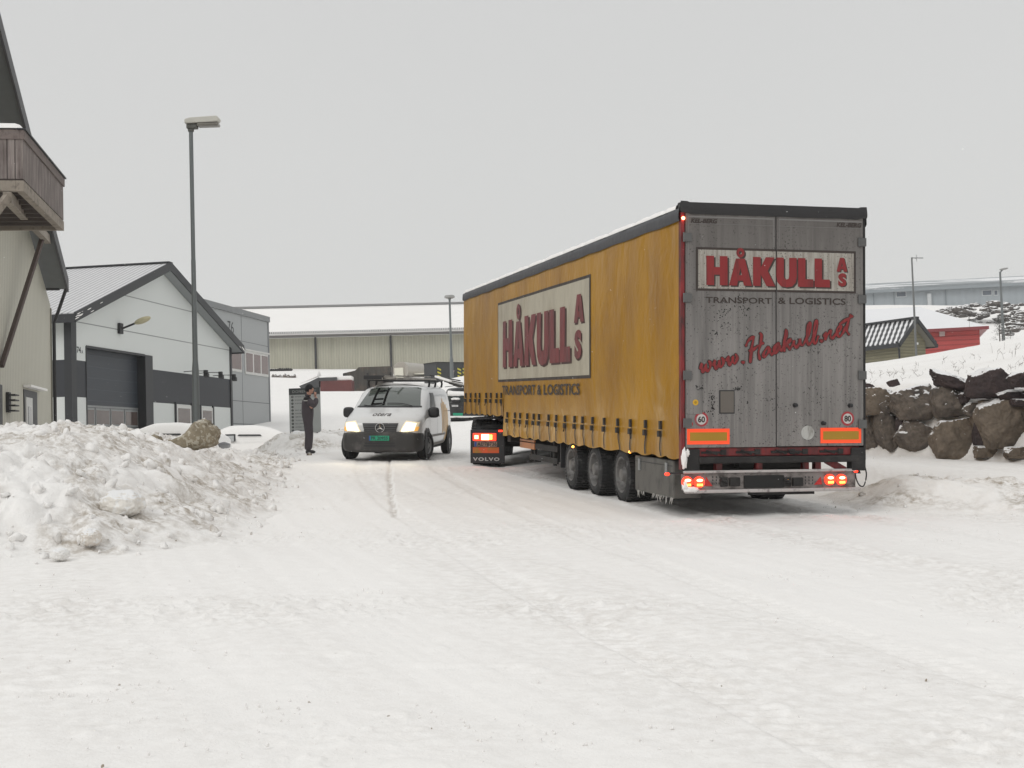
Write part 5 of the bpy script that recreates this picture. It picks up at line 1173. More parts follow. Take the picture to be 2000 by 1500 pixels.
# ================================================================== BUILDINGS ON THE LEFT
def frame_h(O, d):
    """wall frame: x along the wall, y out of the wall (towards the street), z up"""
    d = Vector((d.x, d.y, 0)).normalized(); n = Vector((d.y, -d.x, 0)); return Matrix.Translation(O) @ Matrix((d, n, Vector((0, 0, 1)))).transposed().to_4x4()
def WP(M, px, py, off=0.0): h = lhit(M, 1, off, px, py); return h.x, h.z
dW = ray(1420, 868)
M_WHT = mat('white_wall_panel', (.63, .655, .64), .6, var=.03, vs=.6)
M_CHC = mat('charcoal_wall_panel', (.030, .033, .040), .6, var=.12, vs=1)
M_TRIM = mat('dark_trim', (.022, .024, .028), .5, var=.2)
M_SOF = mat('grey_soffit', (.26, .275, .28), .7, var=.08)
M_WIN = mat('window_reflecting', (.10, .075, .068), .08, var=.5, vs=.9, spec=.8)
M_FRM = mat('white_window_frame', (.60, .60, .58), .5)
GO = at(139, 700, 49.7); GO.z -= (GO.z - rf(-16.7, 50, -1.0).z)
GM = frame_h(GO, dW); G = thing('garage_building', 'white and charcoal gabled garage building with a big dark roller door and number 74A', 'building', GM)
g = lambda px, py, off=0: WP(GM, px, py, off)
GWD = g(452, 780)[0]; zE = g(147, 622)[1]; ax_, aZ = g(325, 533); zE = (zE + g(452, 683)[1]) / 2 
ap = GWD / 2
zb0, zb1 = g(147, 776)[1], g(147, 703)[1]; zc0, zc1 = g(452, 796)[1], g(452, 741)[1]
zlo = (zb0 + zc0) / 2; zhi = (g(300, 722)[1] + zc1) / 2; zhl = zb1
dx0, dzt = g(168, 676); dx1 = g(282, 690)[0]; px1_ = g(296.5, 700)[0]
def gz_roof(x): return zE + (aZ - zE) * (1 - abs(x - ap) / ap)
DEEP = 24.0
# walls: prism running back (front face cut in bands so that no two faces overlap)
def wall_quads(b, x0, x1, z0, z1, y=0): b.add([(x0, y, z0), (x1, y, z0), (x1, y, z1), (x0, y, z1)], [(0, 1, 2, 3)])
b = MB(); wall_quads(b, 0, dx0 - .05, zhl, zE); 
b.add([(0, 0, zE), (GWD, 0, zE), (ap, 0, aZ)], [(0, 1, 2)]); wall_quads(b, dx0 - .05, px1_, dzt, zE); wall_quads(b, px1_, GWD, zhi, zE); wall_quads(b, 0, dx0 - .05, -3, zlo); wall_quads(b, px1_, GWD, -3, zlo)
b.add([(0, -DEEP, -3), (0, 0, -3), (0, 0, zlo), (0, -DEEP, zlo)], [(0, 1, 2, 3)]); b.add([(0, -DEEP, zhl), (0, 0, zhl), (0, 0, zE), (0, -DEEP, zE)], [(0, 1, 2, 3)])
b.box(0.1, GWD, -DEEP, -DEEP + .1, -3, zE)
b.build('white_wall', M_WHT, G)
b = MB(); wall_quads(b, 0, dx0 - .05, zlo, zhl); wall_quads(b, px1_, GWD, zlo, zhi); b.add([(0, -DEEP, zlo), (0, 0, zlo), (0, 0, zhl), (0, -DEEP, zhl)], [(0, 1, 2, 3)]); b.add([(GWD, -DEEP, -3), (GWD, 0, -3), (GWD, 0, zE), (GWD, -DEEP, zE)], [(0, 1, 2, 3)])
b.build('charcoal_band', M_CHC, G)
b = MB(); b.box(-.03, .37, -.27, .03, -3, zE - .05); b.build('corner_pillar', M_TRIM, G)
MB().box(GWD - .16, GWD + .06, -.2, .05, -3, zc1 + 2.05).build('corner_post', M_TRIM, G)
# roller door recessed in a dark reveal
b = MB(); b.box(dx0 - .05, dx0, -.45, .03, -3, dzt); b.box(dx1, px1_, -.46, .04, -3, dzt); b.box(dx0, dx1, -.45, .03, dzt - .06, dzt + .03); b.build('door_reveal', M_TRIM, G)
wz1 = g(230, 798)[1]; wz0 = g(230, 832.5)[1]
D = MB().box(dx0, dx1, -.42, -.34, -3, dzt - .06).build('roller_door', ribs(mat('charcoal_door', (.038, .048, .062), .45, var=.1), 2, 2.2, .006, dark=(.01, .012, .016), dfac=.35, sharp=(.9, 1)), G)
ND = 4; DW = (dx1 - dx0)
for k in range(ND):
    a, c = dx0 + DW * k / ND, dx0 + DW * (k + 1) / ND
    f_ = MB().box(a + .03, c - .03, -.345, -.315, wz0, wz1).build('window_frame', M_STEEL, D, bevel=.01)
    MB().box(a + .11, c - .11, -.318, -.308, wz0 + .08, wz1 - .08).build('pane', M_WIN, f_)
b = MB(); b.box(dx0, dx1, -.35, -.325, wz0 - .10, wz0 - .02); b.box(dx0, dx1, -.35, -.325, wz1 + .02, wz1 + .10); b.build('door_rail', M_STEEL, D)
# ground-floor windows
for a, c in (((343, 790), (372, 793)), ((391.5, 795), (414, 797))):
    x0, zt = g(*a); x1, _ = g(*c)
    r_ = MB().box(x0 - .14, x0 - .02, -.02, .07, zt - 2.0, zt + .1).build('window_reveal', M_TRIM, G); 
    f_ = MB().box(x0 - .02, x1, -.02, .05, zt - 1.9, zt).build('window_frame', M_FRM, G, bevel=.01)
    MB().box(x0 + .16, x1 - .16, .045, .058, zt - 1.75, zt - .16).build('pane', M_WIN, f_); MB().box(x1, x1 + .12, -.02, .07, zt - 2.0, zt + .1).build('window_reveal', M_TRIM, G)
# panel seams
b = MB()
for (pa, pb) in (((147, 628), (448, 684)), ((236, 574), (375, 610))):
    x0, z0 = g(*pa); x1, z1 = g(*pb); zc = (z0 + z1) / 2; b.box(x0, x1, .0, .004, zc - .02, zc + .02)
b.build('panel_seam', mat('seam_grey', (.25, .26, .26), .6), G)
# roof: two slopes with barge boards, overhang towards the street
OH = .5; t_ = .22; sl = (aZ - zE) / ap
def slope(sgn, w0, w1, lift, th, y0, y1):
    """a slab along one roof slope; w runs from ridge (0) to eave"""
    V = []
    for y in (y0, y1):
        for w_, l in ((w0, lift), (w1, lift), (w1, lift + th), (w0, lift + th)): V.append((ap + sgn * w_, y, aZ - sl * w_ + l))
    return V, [(0, 1, 2, 3), (7, 6, 5, 4), (0, 4, 5, 1), (1, 5, 6, 2), (2, 6, 7, 3), (3, 7, 4, 0)]
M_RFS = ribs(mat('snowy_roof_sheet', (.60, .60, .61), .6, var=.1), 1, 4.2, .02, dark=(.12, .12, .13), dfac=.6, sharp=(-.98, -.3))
for sgn in (-1, 1):
    b = MB(); b.add(*slope(sgn, 0.0, ap + .55, .30, .05, -DEEP, OH - .03)); b.build('roof', M_RFS, G)
    b = MB(); b.add(*slope(sgn, 0.0, ap + .50, .02, .26, -DEEP + .1, OH - .05)); b.build('roof_slab', M_SOF, G)
    b = MB(); b.add(*slope(sgn, 0.0, ap + .58, .0, .38, OH - .05, OH + .02)); 
    xe = ap + sgn * (ap + .56); zz = aZ - sl * (ap + .56); b.box(min(xe, xe + sgn * .1), max(xe, xe + sgn * .1), -DEEP, OH, zz - .02, zz + .30); b.build('barge_board', M_TRIM, G)
    b = MB(); rn = random.Random(3)
    for k in range(9 if sgn < 0 else 4):
        w_ = ap + .5 - rn.random() ** 1.5 * (2.6 if sgn < 0 else 1.0); x = ap + sgn * w_; q = rn.uniform(.015, .045); z = aZ - sl * w_ + rn.uniform(.06, .3)
        b.add([(x + u * 4.5, OH + .024, z + v * .55 + sgn * -sl * u * 4.5) for u, v in ell(0, 0, q, None, 7)], [tuple(range(7))])
    b.build('stuck_snow', M_CAP, G, recalc=False)
MB().box(ap - .2, ap + .2, -DEEP, OH, aZ + .33, aZ + .39).build('ridge_cap', M_TRIM, G)
# number
x0, zt = g(149.5, 676.5); x1, zb = g(162, 690); zb = g(149.5, 689)[1]
flat(fit(text2d('74', off=.03), x0, zb, x0 + (x1 - x0) * .66, zt), lambda u, v: (u, .006, v)).build('lettering', M_TRIM, G, recalc=False)
flat(fit(text2d('A', off=.02), x0 + (x1 - x0) * .74, zb, x1, zb + (zt - zb) * .55), lambda u, v: (u, .006, v)).build('lettering', M_TRIM, G, recalc=False)
# lamp above the door
x, z = g(234, 642); WL = thing('wall_lamp', 'yellowed lamp on a short black arm above the garage door', 'wall lamp', GM @ Matrix.Translation((x, 0, z)))
MB().box(-.22, .10, .0, .12, -.22, .22).build('bracket', M_BLK, WL, bevel=.02)
MB().path([(0, .1, 0), (.0, .4, .10), (.0, .75, .22)], .045, 8).build('arm', M_BLK, WL)
iv, f = ico(3); MB().add([(v.x * .18, 1.0 + v.y * .36, .30 + v.z * .13 + .10 * v.y) for v in iv], f).build('lamp_head', mat('yellowed_plastic', (.46, .42, .27), .5, var=.25, vs=4), WL, smooth=180)
# three small spotlights on arms
for k, (px, py) in enumerate(((379, 728), (409, 731), (436, 736))):
    x, z = g(px - 20, py - 2); sl_ = thing('sign_spotlight', ('leftmost of the three black spotlights on thin arms, partly behind the lamp post', 'middle one of the three black spotlights on thin arms beside the lamp post', 'rightmost of the three black spotlights on thin arms near the building corner')[k], 'spotlight', GM @ Matrix.Translation((x, 0, z)), 'spotlights over the charcoal band')
    MB().path([(0, 0, 0), (.05, .5, .02), (.1, 1.0, 0)], .018, 6).build('arm', M_BLK, sl_)
    MB().box(-.02, .16, .95, 1.12, -.09, .04).build('housing', M_BLK, sl_, bevel=.02); MB().prism([(-.02, -.24), (.20, -.30), (.20, -.12), (.02, -.08)], lambda u, v, w: (u, w, v), .94, 1.16).build('lamp_head', M_BLK, sl_, bevel=.02)

# ---- grey office block 76
xo_ = WP(GM, 525, 700, -2.0)[0]
NM = GM @ Matrix.Translation((xo_, -2.0, 0)); NB = thing('office_block', 'flat roofed grey panel office block with number 76 behind the garage building', 'building', NM)
q_ = lambda px, py, off=0: WP(NM, px, py, off)
zt = q_(525, 630)[1]; xl = GWD + .12 - xo_
M_GRY = mat('grey_cladding', (.34, .355, .36), .5, var=.05, vs=.5)
NW = MB().box(xl, 0, -16, 0, -3, zt).build('cladding', M_GRY, NB)
MB().box(xl - .05, .08, -16.1, .10, zt, zt + .32).build('parapet', mat('parapet_grey', (.20, .21, .215), .5), NB)
b = MB(); x_, _ = q_(472.5, 700); b.box(x_ - .02, x_ + .02, 0, .006, -3, zt)
for py in (786, 829): z = (q_(500, py)[1]); b.box(xl, 0, 0, .0055, z - .02, z + .02)
z = q_(500, 672)[1]; b.box(xl, 0, 0, .0055, z - .015, z + .015)
b.build('panel_seam', mat('seam_dark', (.12, .13, .13), .6), NB)
MB().box(-.10, .04, -.1, .04, -3, zt).build('corner_flashing', mat('flashing', (.22, .23, .24), .5), NB)
for (a, c, n) in (((477, 684), (522, 690), 3), ((448, 680), (470, 684), 1)):
    x0, z1 = q_(*a); x1, _ = q_(*c); z0 = q_(a[0], 730 if n == 3 else 724)[1]
    fo = MB().box(x0, x1, -.05, .06, z0, z1).build('window_frame', M_FRM, NB, bevel=.01); MB().box(x0 - .1, x1 + .1, .0, .12, z1, z1 + .08).build('window_ledge', M_FRM, NB)
    for k in range(n):
        u0 = x0 + (x1 - x0) * k / n; u1 = x0 + (x1 - x0) * (k + 1) / n; MB().box(u0 + .12, u1 - .10, .055, .07, z0 + .14, z1 - .14).build('pane', mat('pane_reddish', (.09, .045, .042), .1, var=.7, vs=1.2, spec=.8), fo)
x0, z1 = q_(444, 626); x1, z0 = q_(456.5, 648); flat(fit(text2d('76', off=.0), x0, q_(444, 649)[1], x1, z1), lambda u, v: (u, .01, v)).build('lettering', M_TRIM, NB, recalc=False)

# ---- beige building with the timber balcony
dB = ray(573, 890); cB = at(101, 800, 38.3); BO = Vector((cB.x, cB.y, rf(-13.5, 38, -.6).z))
BM = frame_h(BO, dB); B = thing('beige_building', 'tall beige corrugated building with steep grey eaves at the left edge', 'building', BM)
q_ = lambda px, py, off=0: WP(BM, px, py, off)
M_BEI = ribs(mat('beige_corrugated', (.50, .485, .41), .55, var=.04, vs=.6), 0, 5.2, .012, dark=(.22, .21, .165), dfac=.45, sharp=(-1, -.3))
XL = -12.0
ro = .56                                  # overhang of the roof towards the street
re, zr0 = q_(130, 553, ro); r2, zr2 = q_(12, 100, ro); sB = (zr2 - zr0) / (re - r2); zR = lambda x: zr0 + (re - x) * sB
b = MB(); n = 12
zt0 = zR(0) - .25; b.add([(XL, 0, -3), (0, 0, -3), (0, 0, zt0), (XL, 0, zR(XL) - .25)], [(0, 1, 2, 3)]); b.add([(0, 0, -3), (0, -14, -3), (0, -14, zt0), (0, 0, zt0)], [(0, 1, 2, 3)]); b.build('corrugated_wall', M_BEI, B, recalc=False)
M_EAV = mat('eave_grey', (.14, .148, .15), .6, var=.15, vs=4); M_FAS = mat('fascia_dark', (.075, .075, .08), .6, var=.2)
b = MB(); V = []
for y in (-14, ro):
    for x in (XL, re): V += [(x, y, zR(x) - .18), (x, y, zR(x) - .10)]
b.add(V, [(0, 2, 3, 1), (4, 5, 7, 6), (0, 4, 6, 2), (1, 3, 7, 5), (2, 6, 7, 3)]); b.build('soffit', M_EAV, B)
b = MB(); V = []
for y in (ro, ro + .06):
    for x in (XL, re): V += [(x, y, zR(x) - .26), (x, y, zR(x) + .12)]
b.add(V, [(0, 2, 3, 1), (4, 5, 7, 6), (0, 4, 6, 2), (1, 3, 7, 5), (2, 6, 7, 3), (0, 1, 5, 4)]); b.build('barge_board', M_FAS, B)
b = MB(); V = []
for y in (-14, ro):
    for x in (XL, re + .05): V += [(x, y, zR(x) - .08), (x, y, zR(x) + .10)]
b.add(V, [(0, 2, 3, 1), (4, 5, 7, 6), (0, 4, 6, 2), (1, 3, 7, 5), (2, 6, 7, 3)]); b.build('roof', M_FAS, B)
b = MB(); b.tube((re + .02, -14, zR(re) - .12), (re + .02, ro - .2, zR(re) - .12), .09, n=10); b.path([(re, .55, zR(re) - .15), (.12, .2, zR(re) - .75), (.08, .08, zR(re) - 1.1), (.08, .08, -3)], .05, 8); b.build('gutter', M_BLK, B)
MB().box(-.06, .03, -.03, .03, -3, zt0 - .1).build('corner_trim', mat('beige_trim', (.25, .24, .2), .6), B)
x0, zt = q_(45.5, 760); x1, _ = q_(71, 766)
b = MB(); b.box(x0 - .02, x1, -.35, .02, -3, zt); dr_ = b.build('door_recess', M_TRIM, B)
MB().box(x0 + .1, x0 + (x1 - x0) * .52, .015, .06, -3, zt - .2).build('door', M_FRM, B, bevel=.01); MB().box(x0 + .28, x0 + (x1 - x0) * .40, .058, .07, -3, zt - .45).build('door_pane', M_GLASS, B)
MB().box(x0 - .1, x1 + .45, .02, .22, zt + .05, zt + .11).build('snow_ledge', M_CAP, B)
x0, zt = q_(2, 752); MB().box(x0 - 2, x0, -.3, .03, -3, zt).build('door_recess', M_TRIM, B)
x0, zt = q_(12, 766); wl = thing('wall_lamp', 'small black louvred lamp on the beige wall beside the narrow door', 'wall lamp', BM @ Matrix.Translation((x0, 0, zt)))
MB().box(-.06, .2, 0, .08, -.5, 0).build('back_plate', M_BLK, wl, bevel=.01)
for k in range(4): MB().box(-.05, .45, .06, .22, -.08 - k * .13, -.05 - k * .13).build('louvre', M_BLK, wl)
# balcony
M_WOOD = ribs(mat('weathered_planks', (.25, .215, .20), .8, var=.3, vs=2, dirt=(.085, .065, .06), dsc=(9, 9, 1), dlo=.4, dhi=.7), 0, 6.6, .01, dark=(.03, .022, .02), dfac=.85, sharp=(-1, -.82))
M_WOODY = ribs(mat('weathered_planks_end', (.255, .22, .205), .8, var=.3, vs=2, dirt=(.085, .065, .06), dsc=(9, 9, 1), dlo=.4, dhi=.7), 1, 6.6, .01, dark=(.03, .022, .02), dfac=.85, sharp=(-1, -.82))
M_BEAM = mat('timber_beam', (.27, .235, .195), .8, var=.25, vs=3, dirt=(.12, .095, .08), dsc=(5, 5, 5)); M_BEAMD = mat('timber_beam_dark', (.10, .082, .072), .8, var=.25, vs=3)
cA = at(44, 300, 26.0); yB = (BM.inverted() @ cA).y
bq = lambda px, py: WP(BM, px, py, yB)
xa, zr1 = bq(44, 254); xb, zrb = bq(123, 348); zrf = bq(44, 348)[1]; zbm = bq(44, 372)[1]; zcap = bq(44, 272)[1]
zrt = (zr1 + zrb) / 2
BC = thing('timber_balcony', 'weathered timber balcony with plank railing, snow on top, propped off the beige wall', 'balcony', BM)
hR_ = zr1 - zrf
MB().box(xa, xb, yB - .04, yB, zrf, zcap).build('plank_railing', M_WOOD, BC); MB().box(xa - .005, xa + .035, .02, yB - .04, zrf, zcap).build('plank_railing', M_WOODY, BC)
MB().box(xb - .03, xb + .01, .02, yB - .04, zrf, zcap).build('plank_railing', M_WOODY, BC)
b = MB(); b.box(xa - .03, xb + .03, yB - .05, yB + .035, zcap, zr1); b.box(xa - .03, xa + .05, .02, yB - .05, zcap, zr1); b.box(xb - .05, xb + .03, .02, yB - .05, zcap, zr1); b.build('top_rail', mat('rail_plank', (.16, .13, .12), .8, var=.3, vs=2, dirt=(.1, .08, .07), dsc=(9, 9, 9)), BC, bevel=.008)
b = MB(); b.box(xa - .06, xb + .05, yB - .10, yB + .07, zr1, zr1 + .03); b.build('rail_cap', M_TRIM, BC)
b = MB(); b.box(xa, xb, yB - .14, yB + .01, zbm, zrf - .03); b.box(xa, xa + .12, .05, yB - .14, zbm, zrf - .03); b.box(xb - .12, xb, .05, yB - .14, zbm, zrf - .03); b.build('edge_beam', M_BEAM, BC, bevel=.01)
b = MB()
for k in range(1, 9): x = xa + (xb - xa) * k / 9; b.box(x - .03, x + .03, .05, yB - .14, zbm + .03, zrf - .07)
b.build('joists', M_BEAMD, BC)
MB().box(xa + .02, xb - .02, .03, yB - .15, zrf - .06, zrf - .02).build('deck', mat('deck_boards', (.05, .04, .036), .8, var=.3), BC)
rows = []
for x in np.linspace(xa - .05, xa + .9, 18): rows.append([(x, y, zr1 + .02 + .13 * min(1, (x - xa + .06) / .12) * max(0, 1 - max(0, (x - xa - .5)) / .4) * min(1, max(0, (yB + .03 - y)) / .12)) for y in np.linspace(.05, yB + .03, 20)])
MB().grid(rows).build('lying_snow', M_CAP, BC, smooth=180)
zp = zbm
def wpt(px, py, off): h = lhit(BM, 1, off, px, py); return Vector((h.x, off, h.z))
b = MB().beam(wpt(14, 385, yB - .3), wpt(95, 470, .35), .16, .22); b.build('brace_beam', M_BEAM, BC, bevel=.01)
MB().beam(wpt(86, 455, .5), wpt(3, 715, .06), .10, .12).build('diagonal_strut', mat('strut_brown', (.085, .062, .055), .8, var=.2), BC, bevel=.006)
p = wpt(14, 385, yB - .3); MB().beam(p, p + Vector((-.75, -.6, -1.2)), .14, .14).build('diagonal_strut', M_BEAM, BC, bevel=.006)

# ================================================================== LAMP POSTS
M_POLE = mat('lamp_pole_grey', (.145, .16, .162), .45, .3, var=.12, vs=2)
def lamp_post(px_t, py_t, px_b, D, r0, r1, label, style=0, sc=1.0, zb=None):
    top = at(px_t, py_t, D); base = at(px_b, 800, D); x, y = (top.x + base.x) / 2, (top.y + base.y) / 2
    rfp = RFI @ Vector((x, y, 0)); gb = rf(rfp.x, rfp.y, gz(rfp.x, rfp.y)).z - .3
    M = Matrix.Translation((x, y, gb)); t = thing('lamp_post', label, 'street lamp', M); H = top.z - gb
    b = MB(); b.tube((0, 0, 0), (0, 0, H * .30), r0 * 1.35, r0 * 1.28, 20); b.tube((0, 0, H * .30), (0, 0, H * .33), r0 * 1.28, r0, 20); b.tube((0, 0, H * .33), (0, 0, H * .62), r0, r0 * .85, 20); b.tube((0, 0, H * .62), (0, 0, H), r0 * .78, r1, 20)
    b.build('pole', M_POLE, t, smooth=40)
    if style == 0:
        b = MB(); b.tube((0, 0, H - .05), (0, 0, H + .03), r1 * 1.5, n=12); b.box(-.09, .16, -.09, .09, H + .02, H + .12); b.build('lamp_bracket', mat('dark_bracket', (.09, .09, .08), .6), t, bevel=.015)
        hd = MB().prism([(-.12, .10), (.66, .12), (.70, .20), (.64, .27), (.0, .235), (-.12, .20)], lambda u, v, w: (u, w * (1 if u < .6 else .8), H + v + .03), -.15, .15).build('lamp_head', mat('lamp_head_cream', (.52, .51, .46), .5, var=.1), t, bevel=.02)
        MB().box(.16, .68, -.13, .13, H + .06, H + .135).build('glass_cover', mat('lamp_cover', (.16, .15, .13), .15, var=.3), t, bevel=.03)
    elif style == 1:
        b = MB(); b.tube((0, 0, H - .02), (0, 0, H + .15), r1 * 1.4, n=10); b.build('lamp_bracket', M_POLE, t)
        MB().lathe([(H + .10, .02), (H + .12, .38 * sc), (H + .22, .40 * sc), (H + .34, .34 * sc), (H + .38, .02)], 'z', 16).build('lamp_head', mat('lamp_head_grey', (.30, .30, .29), .5), t, smooth=50)
        MB().lathe([(H + .06, .02), (H + .08, .28 * sc), (H + .115, .33 * sc)], 'z', 16).build('glass_cover', mat('lamp_cover', (.16, .15, .13), .15), t, smooth=60)
    else:
        a = .55
        MB().path([(0, 0, H - .1), (a * .2, 0, H + .08), (a * .5, 0, H + .2)], .06, 8).build('lamp_bracket', M_POLE, t)
        iv, f = ico(3); MB().add([(a * .6 + v.x * .40, v.y * .18, H + .24 + v.z * .09 + v.x * .06) for v in iv], f).build('lamp_head', mat('lamp_head_grey', (.30, .30, .29), .5), t, smooth=180)
    return t
lamp_post(371.5, 250, 384.5, 30.9, .063, .048, 'tall grey street lamp with flat cream head rising behind the snow bank', 0, zb=0)
lamp_post(875.5, 584, 887, 113, .12, .09, 'distant street lamp standing left of the front end of the yellow trailer', 1, 1.15)
lamp_post(1957, 530, 1963, 112, .13, .08, 'far street lamp on the hill at the right edge beside a pine', 2)
# ================================================================== NOTICE BOARD
dS = (RC @ Vector((1, .0, .12))); SO_ = at(566, 846, 38.0); SM = frame_h(SO_, dS); SMn = SM
NBd = thing('notice_board', 'grey directory board with dark header and a column of numbered dots behind the person', 'sign', SM)
sw = .93; shh = 1.30
MB().box(0, sw, -.04, 0, 0, shh).build('panel', mat('sign_grey', (.33, .345, .34), .5, var=.05), NBd)
MB().box(0, sw, 0, .006, shh - .19, shh).build('header', mat('sign_header', (.035, .04, .042), .5), NBd)
MT = mat('sign_text_pale', (.30, .31, .30), .5); MTd = mat('sign_text_dark', (.03, .032, .032), .5)
flat(fit(text2d('DONEHEIA 7', spacing=1.1), .11, shh - .135, .80, shh - .06), lambda u, v: (u, .009, v)).build('lettering', MT, NBd, recalc=False)
names = ['RANDEL MASKIN', 'BYGGMESTER', 'ELEKTRO', '', 'BILD & VERKSTED', 'RANDEL BYGG', 'SERVICE HALL', 'VULKAN A/S', 'BIL-LAKKERING', 'RANDEL AUTO', 'RORSERVICE']
for k, nm in enumerate(names):
    z = shh - .25 - k * .098; d_ = MB().add([(.10 + u, .003, z + v) for u, v in ell(0, 0, .034, None, 16)], [tuple(range(16))]).build('number_dot', MTd, NBd, recalc=False)
    flat(fit(text2d(str(k + 1)), .09, z - .017, .11, z + .017), lambda u, v: (u, .005, v)).build('lettering', MT, NBd, recalc=False)
    if nm: flat(fit(text2d(nm), .18, z - .015, .18 + .032 * len(nm), z + .018), lambda u, v: (u, .003, v)).build('lettering', MTd, NBd, recalc=False)
for x in (.14, .8): MB().tube((x, -.05, -1.6), (x, -.05, .3), .03, n=8).build('post', M_POLE, NBd)

# ================================================================== PERSON
def skin(nodes, edges, sub=2, root=0):
    me = bpy.data.meshes.new('s'); me.from_pydata([n_[0] for n_ in nodes], edges, []); o = bpy.data.objects.new('s', me); COL.objects.link(o)
    m = o.modifiers.new('sk', 'SKIN'); m.use_smooth_shade = True; m.branch_smoothing = .6
    for i, n_ in enumerate(nodes): sv = me.skin_vertices[0].data[i]; r_ = n_[1]; sv.radius = (r_, r_) if not isinstance(r_, tuple) else r_; sv.use_root = (i == root)
    s_ = o.modifiers.new('su', 'SUBSURF'); s_.levels = sub; s_.render_levels = sub
    out = mesh_of(o); bpy.data.objects.remove(o); return out
# person frame: +x is where the person faces (right in the picture), y away from the camera
pf = RFI @ at(603, 889, 34.4); PBM = Matrix.Translation(rf(pf.x, pf.y, gz(pf.x, pf.y))) @ RW @ Matrix.Rotation(R(12), 4, 'Z') @ Matrix.Rotation(R(-1.2), 4, 'Y')
person = thing('person', 'person in dark grey winter coveralls and black cap standing with arms raised to the chin', 'person', PBM)
M_SKIN = mat('skin', (.50, .27, .20), .55, var=.08); M_SUIT = mat('coverall_grey', (.062, .052, .060), .85, var=.2, vs=5, bump=.012, bs=9); M_CAPB = mat('black_knit', (.01, .01, .012), .9, bump=.004, bs=60)
nd = [((.0, 0, .96), .13), ((.02, 0, 1.15), .14), ((.02, 0, 1.35), .155), ((.02, 0, 1.48), .08), ((.035, 0, 1.56), .058), ((.05, 0, 1.63), .08), ((.05, 0, 1.72), .09),
      ((.0, -.10, .90), .09), ((.03, -.10, .50), .06), ((-.0, -.10, .10), .045), ((.0, .10, .90), .09), ((.05, .10, .50), .06), ((.03, .10, .10), .045),
      ((.02, -.19, 1.42), .065), ((.09, -.22, 1.20), .048), ((.22, -.06, 1.40), .036), ((.22, -.02, 1.50), .028),
      ((.02, .19, 1.42), .065), ((.10, .22, 1.20), .048), ((.20, .05, 1.36), .036), ((.21, .02, 1.46), .028)]
ed = [(0, 1), (1, 2), (2, 3), (3, 4), (4, 5), (5, 6), (0, 7), (7, 8), (8, 9), (0, 10), (10, 11), (11, 12), (2, 13), (13, 14), (14, 15), (15, 16), (2, 17), (17, 18), (18, 19), (19, 20)]
body = link('body', skin(nd, ed), M_SKIN, person, smooth=180)
# head with brow, nose, chin, ears
iv, f = ico(4); hv = []
for v in iv:
    x, y, z = v.x * .098, v.y * .077, v.z * .118
    if v.x > .3 and abs(v.y) < .35: x += .022 * math.exp(-((v.z + .12) / .16) ** 2 - (v.y / .16) ** 2) ; x += .010 * math.exp(-((v.z - .18) / .1) ** 2); x += .006 * math.exp(-((v.z + .42) / .07) ** 2) + .014 * math.exp(-((v.z + .78) / .14) ** 2)
    if v.x > .5: x -= .010 * math.exp(-((v.z - .02) / .09) ** 2 - ((abs(v.y) - .36) / .16) ** 2)
    if v.z < -.2: y *= 1 - .22 * (-v.z - .2); x += .012 * (-v.z - .2)
    hv.append((x + .055, y, z + 1.69))
MB().add(hv, f).build('head', M_SKIN, person, smooth=180)
for s in (-1, 1):
    MB().add([(.045 + v.x * .02, s * .078 + v.y * .012, 1.685 + v.z * .032) for v in ico(2)[0]], ico(2)[1]).build('ear', M_SKIN, person, smooth=180)
    MB().add([(.138 + v.x * .008, s * .030 + v.y * .012, 1.695 + v.z * .008) for v in ico(2)[0]], ico(2)[1]).build('eye', M_BLK, person, smooth=180)
b = MB(); cv = []
for v in iv:
    z = v.z; k = 1.10; x = v.x * .104 * k; y = v.y * .084 * k
    cv.append((x + .047, y, 1.70 + max(z, -.55 if v.x < -.1 else .22 if v.x > .55 else -.1) * .122 * k))
b.add(cv, f); MB
cap = b.build('knit_cap', M_CAPB, person, smooth=180)
MB().add([(.12 + v.x * .05, v.y * .07, 1.748 + v.z * .012 - .0 * v.x) for v in ico(2)[0]], ico(2)[1]).build('cap_peak', M_CAPB, cap, smooth=180)
sn = [((-.01, 0, .98), (.19, .20)), ((.0, 0, 1.16), (.20, .21)), ((.0, 0, 1.36), (.195, .215)), ((.0, 0, 1.50), .11), ((.02, 0, 1.565), .085),
      ((-.01, -.09, .86), .125), ((.01, -.10, .50), .095), ((-.02, -.10, .24), .088), ((-.03, -.10, .07), .085), ((.0, .09, .86), .125), ((.04, .10, .50), .095), ((.02, .10, .24), .088), ((.0, .10, .07), .085),
      ((.0, -.20, 1.42), .10), ((.14, -.23, 1.25), .085), ((.215, -.10, 1.38), .066), ((.215, -.06, 1.46), .054), ((.0, .20, 1.42), .10), ((.14, .23, 1.24), .085), ((.20, .08, 1.34), .064), ((.205, .04, 1.42), .054)]
sn = [(p_, (r_[0] * 1.13, r_[1] * 1.1) if isinstance(r_, tuple) else r_ * 1.13) for p_, r_ in sn]
se = [(0, 1), (1, 2), (2, 3), (3, 4), (0, 5), (5, 6), (6, 7), (7, 8), (0, 9), (9, 10), (10, 11), (11, 12), (2, 13), (13, 14), (14, 15), (15, 16), (2, 17), (17, 18), (18, 19), (19, 20)]
suit = link('coverall', skin(sn, se), M_SUIT, person, smooth=180)
MB().add([(-.02 + v.x * .10, -.18 + v.y * .08, 1.455 + v.z * .045) for v in ico(3)[0]], ico(3)[1]).build('shoulder_patch', M_CAPB, suit, smooth=180)
MB().box(-.12, -.02, -.285, -.275, 1.385, 1.41).build('reflective_tab', mat('reflector_grey', (.45, .45, .43), .4), suit)
